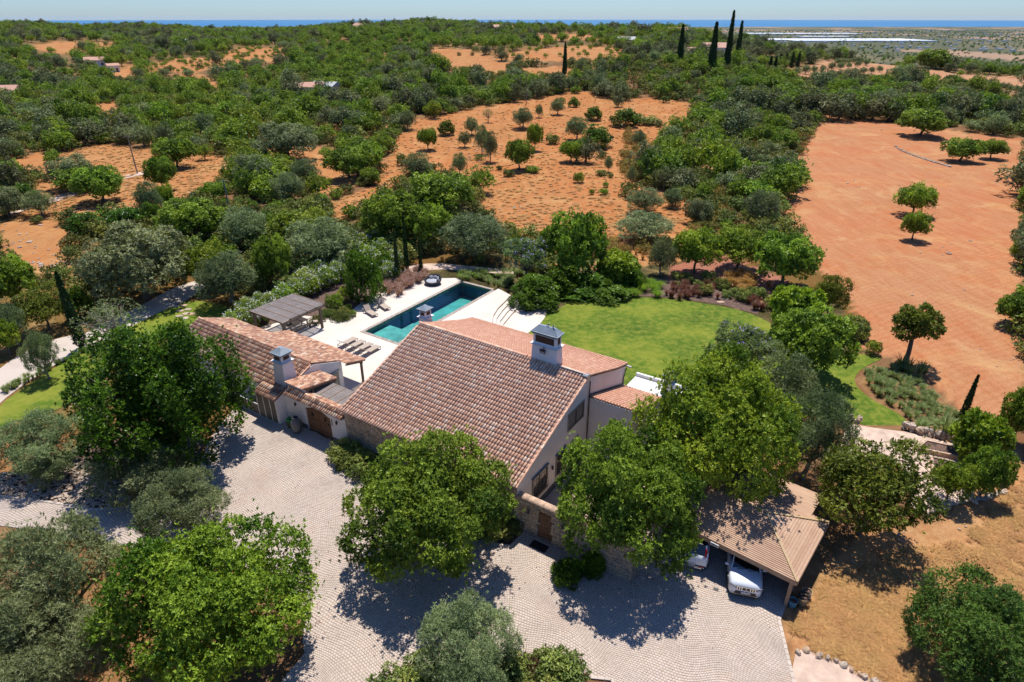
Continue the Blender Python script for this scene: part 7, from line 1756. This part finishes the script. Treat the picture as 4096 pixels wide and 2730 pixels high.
def undergrowth():
    rng = np.random.default_rng(5); P = []
    for y0, y1, sp in ((48, 130, 2.3), (130, 300, 3.6)):
        for y in np.arange(y0, y1, sp):
            xs = np.arange(-.95 * (y + 12), .95 * (y + 12), sp); P.append(np.stack([xs + rng.uniform(-.45, .45, len(xs)) * sp, np.full(len(xs), y) + rng.uniform(-.45, .45, len(xs)) * sp], -1))
    P = np.concatenate(P); x, y = P[:, 0], P[:, 1]; z = T(x, y); u, v = proj(x, y, z)
    bad = inpoly(u, v, [(-300, 660), (0, 640), (200, 690), (420, 640), (600, 690), (700, 700), (880, 610), (1200, 600), (1380, 560), (1560, 590), (1830, 560), (1960, 690), (2500, 900), (2500, 1800), (-300, 1800)])
    for nm in OPEN: bad |= inpoly(u, v, OPEN[nm])
    a = (x - O2[0]) * E1[0] + (y - O2[1]) * E1[1]; b = (x - O2[0]) * E2[0] + (y - O2[1]) * E2[1]
    bad |= (a > -20) & (a < 30) & (b > -5) & (b < 33)
    keep = ~bad & (rng.random(len(x)) < .78); x, y, z = x[keep], y[keep], z[keep]; n = len(x); r = rng.uniform(0, 6.28, n); s = rng.uniform(.5, 1.25, n) * np.where(y > 130, 1.3, 1.)
    dk = rng.random(n) < .4
    gn_scatter('scrub_undergrowth', np.stack([x, y, z], -1)[~dk], r[~dk], s[~dk], [joined('f_shrub0'), joined('f_shrub1')], 'low wild scrub filling the ground between the trees', 'scrub')
    gn_scatter('green_undergrowth', np.stack([x, y, z], -1)[dk], r[dk], s[dk] * .8, [PROTO['f_dark']['crown'], PROTO['f_shrub0']['crown']], 'dark green undergrowth between the trees beyond the garden', 'scrub')
proto('f_dark', 'dark_shrub', 60, 1.6, 1.2, .9, 14, .6, 260, 4, .34, .18, 'leaf_carob', 0, zmin=-.5)
undergrowth()

# dark belt of oaks along the top of the ploughed field
for i in range(19):
    f = i / 18; u_, v_ = 1660 + 700 * f, 232 + 22 * f + random.uniform(-6, 6)
    at('f_oak%d' % (i % 3) if i % 4 else 'f_carob1', u_, v_, random.uniform(62, 88), 3.6, 'tall dark tree in the belt above the ploughed field, ' + SLOT[int(min(9, u_ / 235.4))], 'tree', 'dark belt above the ploughed field')
def gold_scrub():
    P = []
    for poly, n in (([(1590, 480), (1640, 400), (1720, 330), (1850, 262), (1885, 262), (1830, 360), (1790, 420), (1700, 420), (1650, 500), (1590, 560)], 420), ([(1440, 300), (1540, 330), (1500, 420), (1420, 420)], 90), ([(1230, 540), (1400, 560), (1500, 575), (1400, 600), (1200, 570)], 60)):
        us = [q[0] for q in poly]; vs = [q[1] for q in poly]; k = 0
        while k < n:
            u, v = random.uniform(min(us), max(us)), random.uniform(min(vs), max(vs))
            if bool(inpoly(np.array([u]), np.array([v]), poly)[0]): P.append(G(u, v)); k += 1
    gn_scatter('golden_scrub', P, RNG.uniform(0, 6.28, len(P)), RNG.uniform(.35, .9, len(P)), [PROTO['f_gold']['crown']], 'yellowish dry scrub between the clearing and the field fence', 'scrub')
proto('f_gold', 'dry_shrub', 61, 1.4, .9, .6, 12, .5, 300, 4, .28, .10, 'leaf_gold', 0, zmin=-.3, sprig=.3)
gold_scrub()
# olive rows on the right hill terraces
k = 0
for row, (u0, v0, u1, v1) in enumerate(((1820, 175, 2000, 150), (1860, 188, 2030, 165), (2230, 195, 2340, 215), (1920, 150, 2000, 142))):
    for i in range(9):
        f = (i + .5) / 9; x, y, z = G(u0 + (u1 - u0) * f, v0 + (v1 - v0) * f); plant('f_olive0', x, y, z, random.uniform(.6, .8), 'small olive in the planted rows on the right-hand hill', 'tree', 'olive rows on the right-hand hill')
# dry grass and shrubs on near dry ground, orange clearings
def grass_stuff(name, key, poly, n, s0, s1, label, yj=None):
    us = [p[0] for p in poly]; vs = [p[1] for p in poly]; P = []
    px = RNG.uniform(min(us), max(us), n * 3); py = RNG.uniform(min(vs), max(vs), n * 3); m = inpoly(px, py, poly); px, py = px[m][:n], py[m][:n]
    # ground positions from view positions on flat or rolling ground
    for u, v in zip(px, py): P.append(G(u, v))
    gn_scatter(name, P, RNG.uniform(0, 6.28, len(P)), RNG.uniform(s0, s1, len(P)), [PROTO[key]['crown']], label, 'grass')
grass_stuff('dry_grass', 'dry', [(1815, 1440), (1870, 1400), (1900, 1330), (2060, 1270), (2200, 1250), (2353, 1100), (2353, 1568), (2020, 1568), (1930, 1515), (1850, 1485)], 1500, .35, .9, 'dry golden scrub grass on the bare ground right of the courtyard')
grass_stuff('clearing_grass', 'dry', OPEN['clearing'], 2600, .5, 1.1, 'dry orange grass covering the clearing')
def loose_stones():
    b = MB()
    for nm, n in (('clearing', 260), ('left_band', 90), ('patch_e', 40), ('left_low', 90), ('low_right', 70), ('field_right', 60), ('patch_f', 60)):
        po = OPEN[nm]; us = [q[0] for q in po]; vs = [q[1] for q in po]; cl = [(random.uniform(min(us), max(us)), random.uniform(min(vs), max(vs))) for _ in range(6)]
        for _ in range(n):
            c = random.choice(cl); u, v = (random.gauss(c[0], 22), random.gauss(c[1], 7)) if random.random() < .6 else (random.uniform(min(us), max(us)), random.uniform(min(vs), max(vs)))
            if v < 60 or not bool(inpoly(np.array([u]), np.array([v]), po)[0]): continue
            x, y, z = G(u, v); s_ = random.uniform(.06, .2) * (2.2 if y > 60 and random.random() < .3 else 1.2 if y > 60 else .6); b.blob((x, y, z + s_ * .15), (s_, s_ * .8, s_ * .45), 6, 3, .25, 1, random.random(), random.random() * 3)
    stuff(b.build('loose_stones', M['rubble']), 'loose pale stones scattered over the dry orange ground', 'stones')
loose_stones()
grass_stuff('slope_grass', 'dry', OPEN['left_band'], 1600, .5, 1.1, 'dry orange grass on the slope at the left')

def litter():
    P = []
    for (u, v, su, sv, n) in ((985, 1260, 95, 55, 700), (1440, 1290, 85, 45, 600), (700, 1400, 25, 60, 350), (480, 1090, 40, 50, 300), (1060, 1420, 80, 40, 200), (1000, 1120, 500, 250, 500)):
        for _ in range(n):
            q = (random.gauss(u, su), random.gauss(v, sv)); x, y = flat(*q)
            if bool(inpoly(np.array([x]), np.array([y]), yard)[0]): P.append((x, y, .028 + random.uniform(0, .01)))
    P = np.array(P); rng = np.random.default_rng(9); N = unit(rng.normal(0, .35, P.shape) + np.array([0, 0, 1.])); V = quads(P, N, .10, .05, rng)
    o = obj('leaf_litter', mesh_np('leaf_litter', V.reshape(-1, 3), np.arange(len(P) * 4).reshape(-1, 4), rng.random(len(P))), M['grass_red']); stuff(o, 'fallen brown leaves scattered on the setts under the trees', 'leaves')
litter()
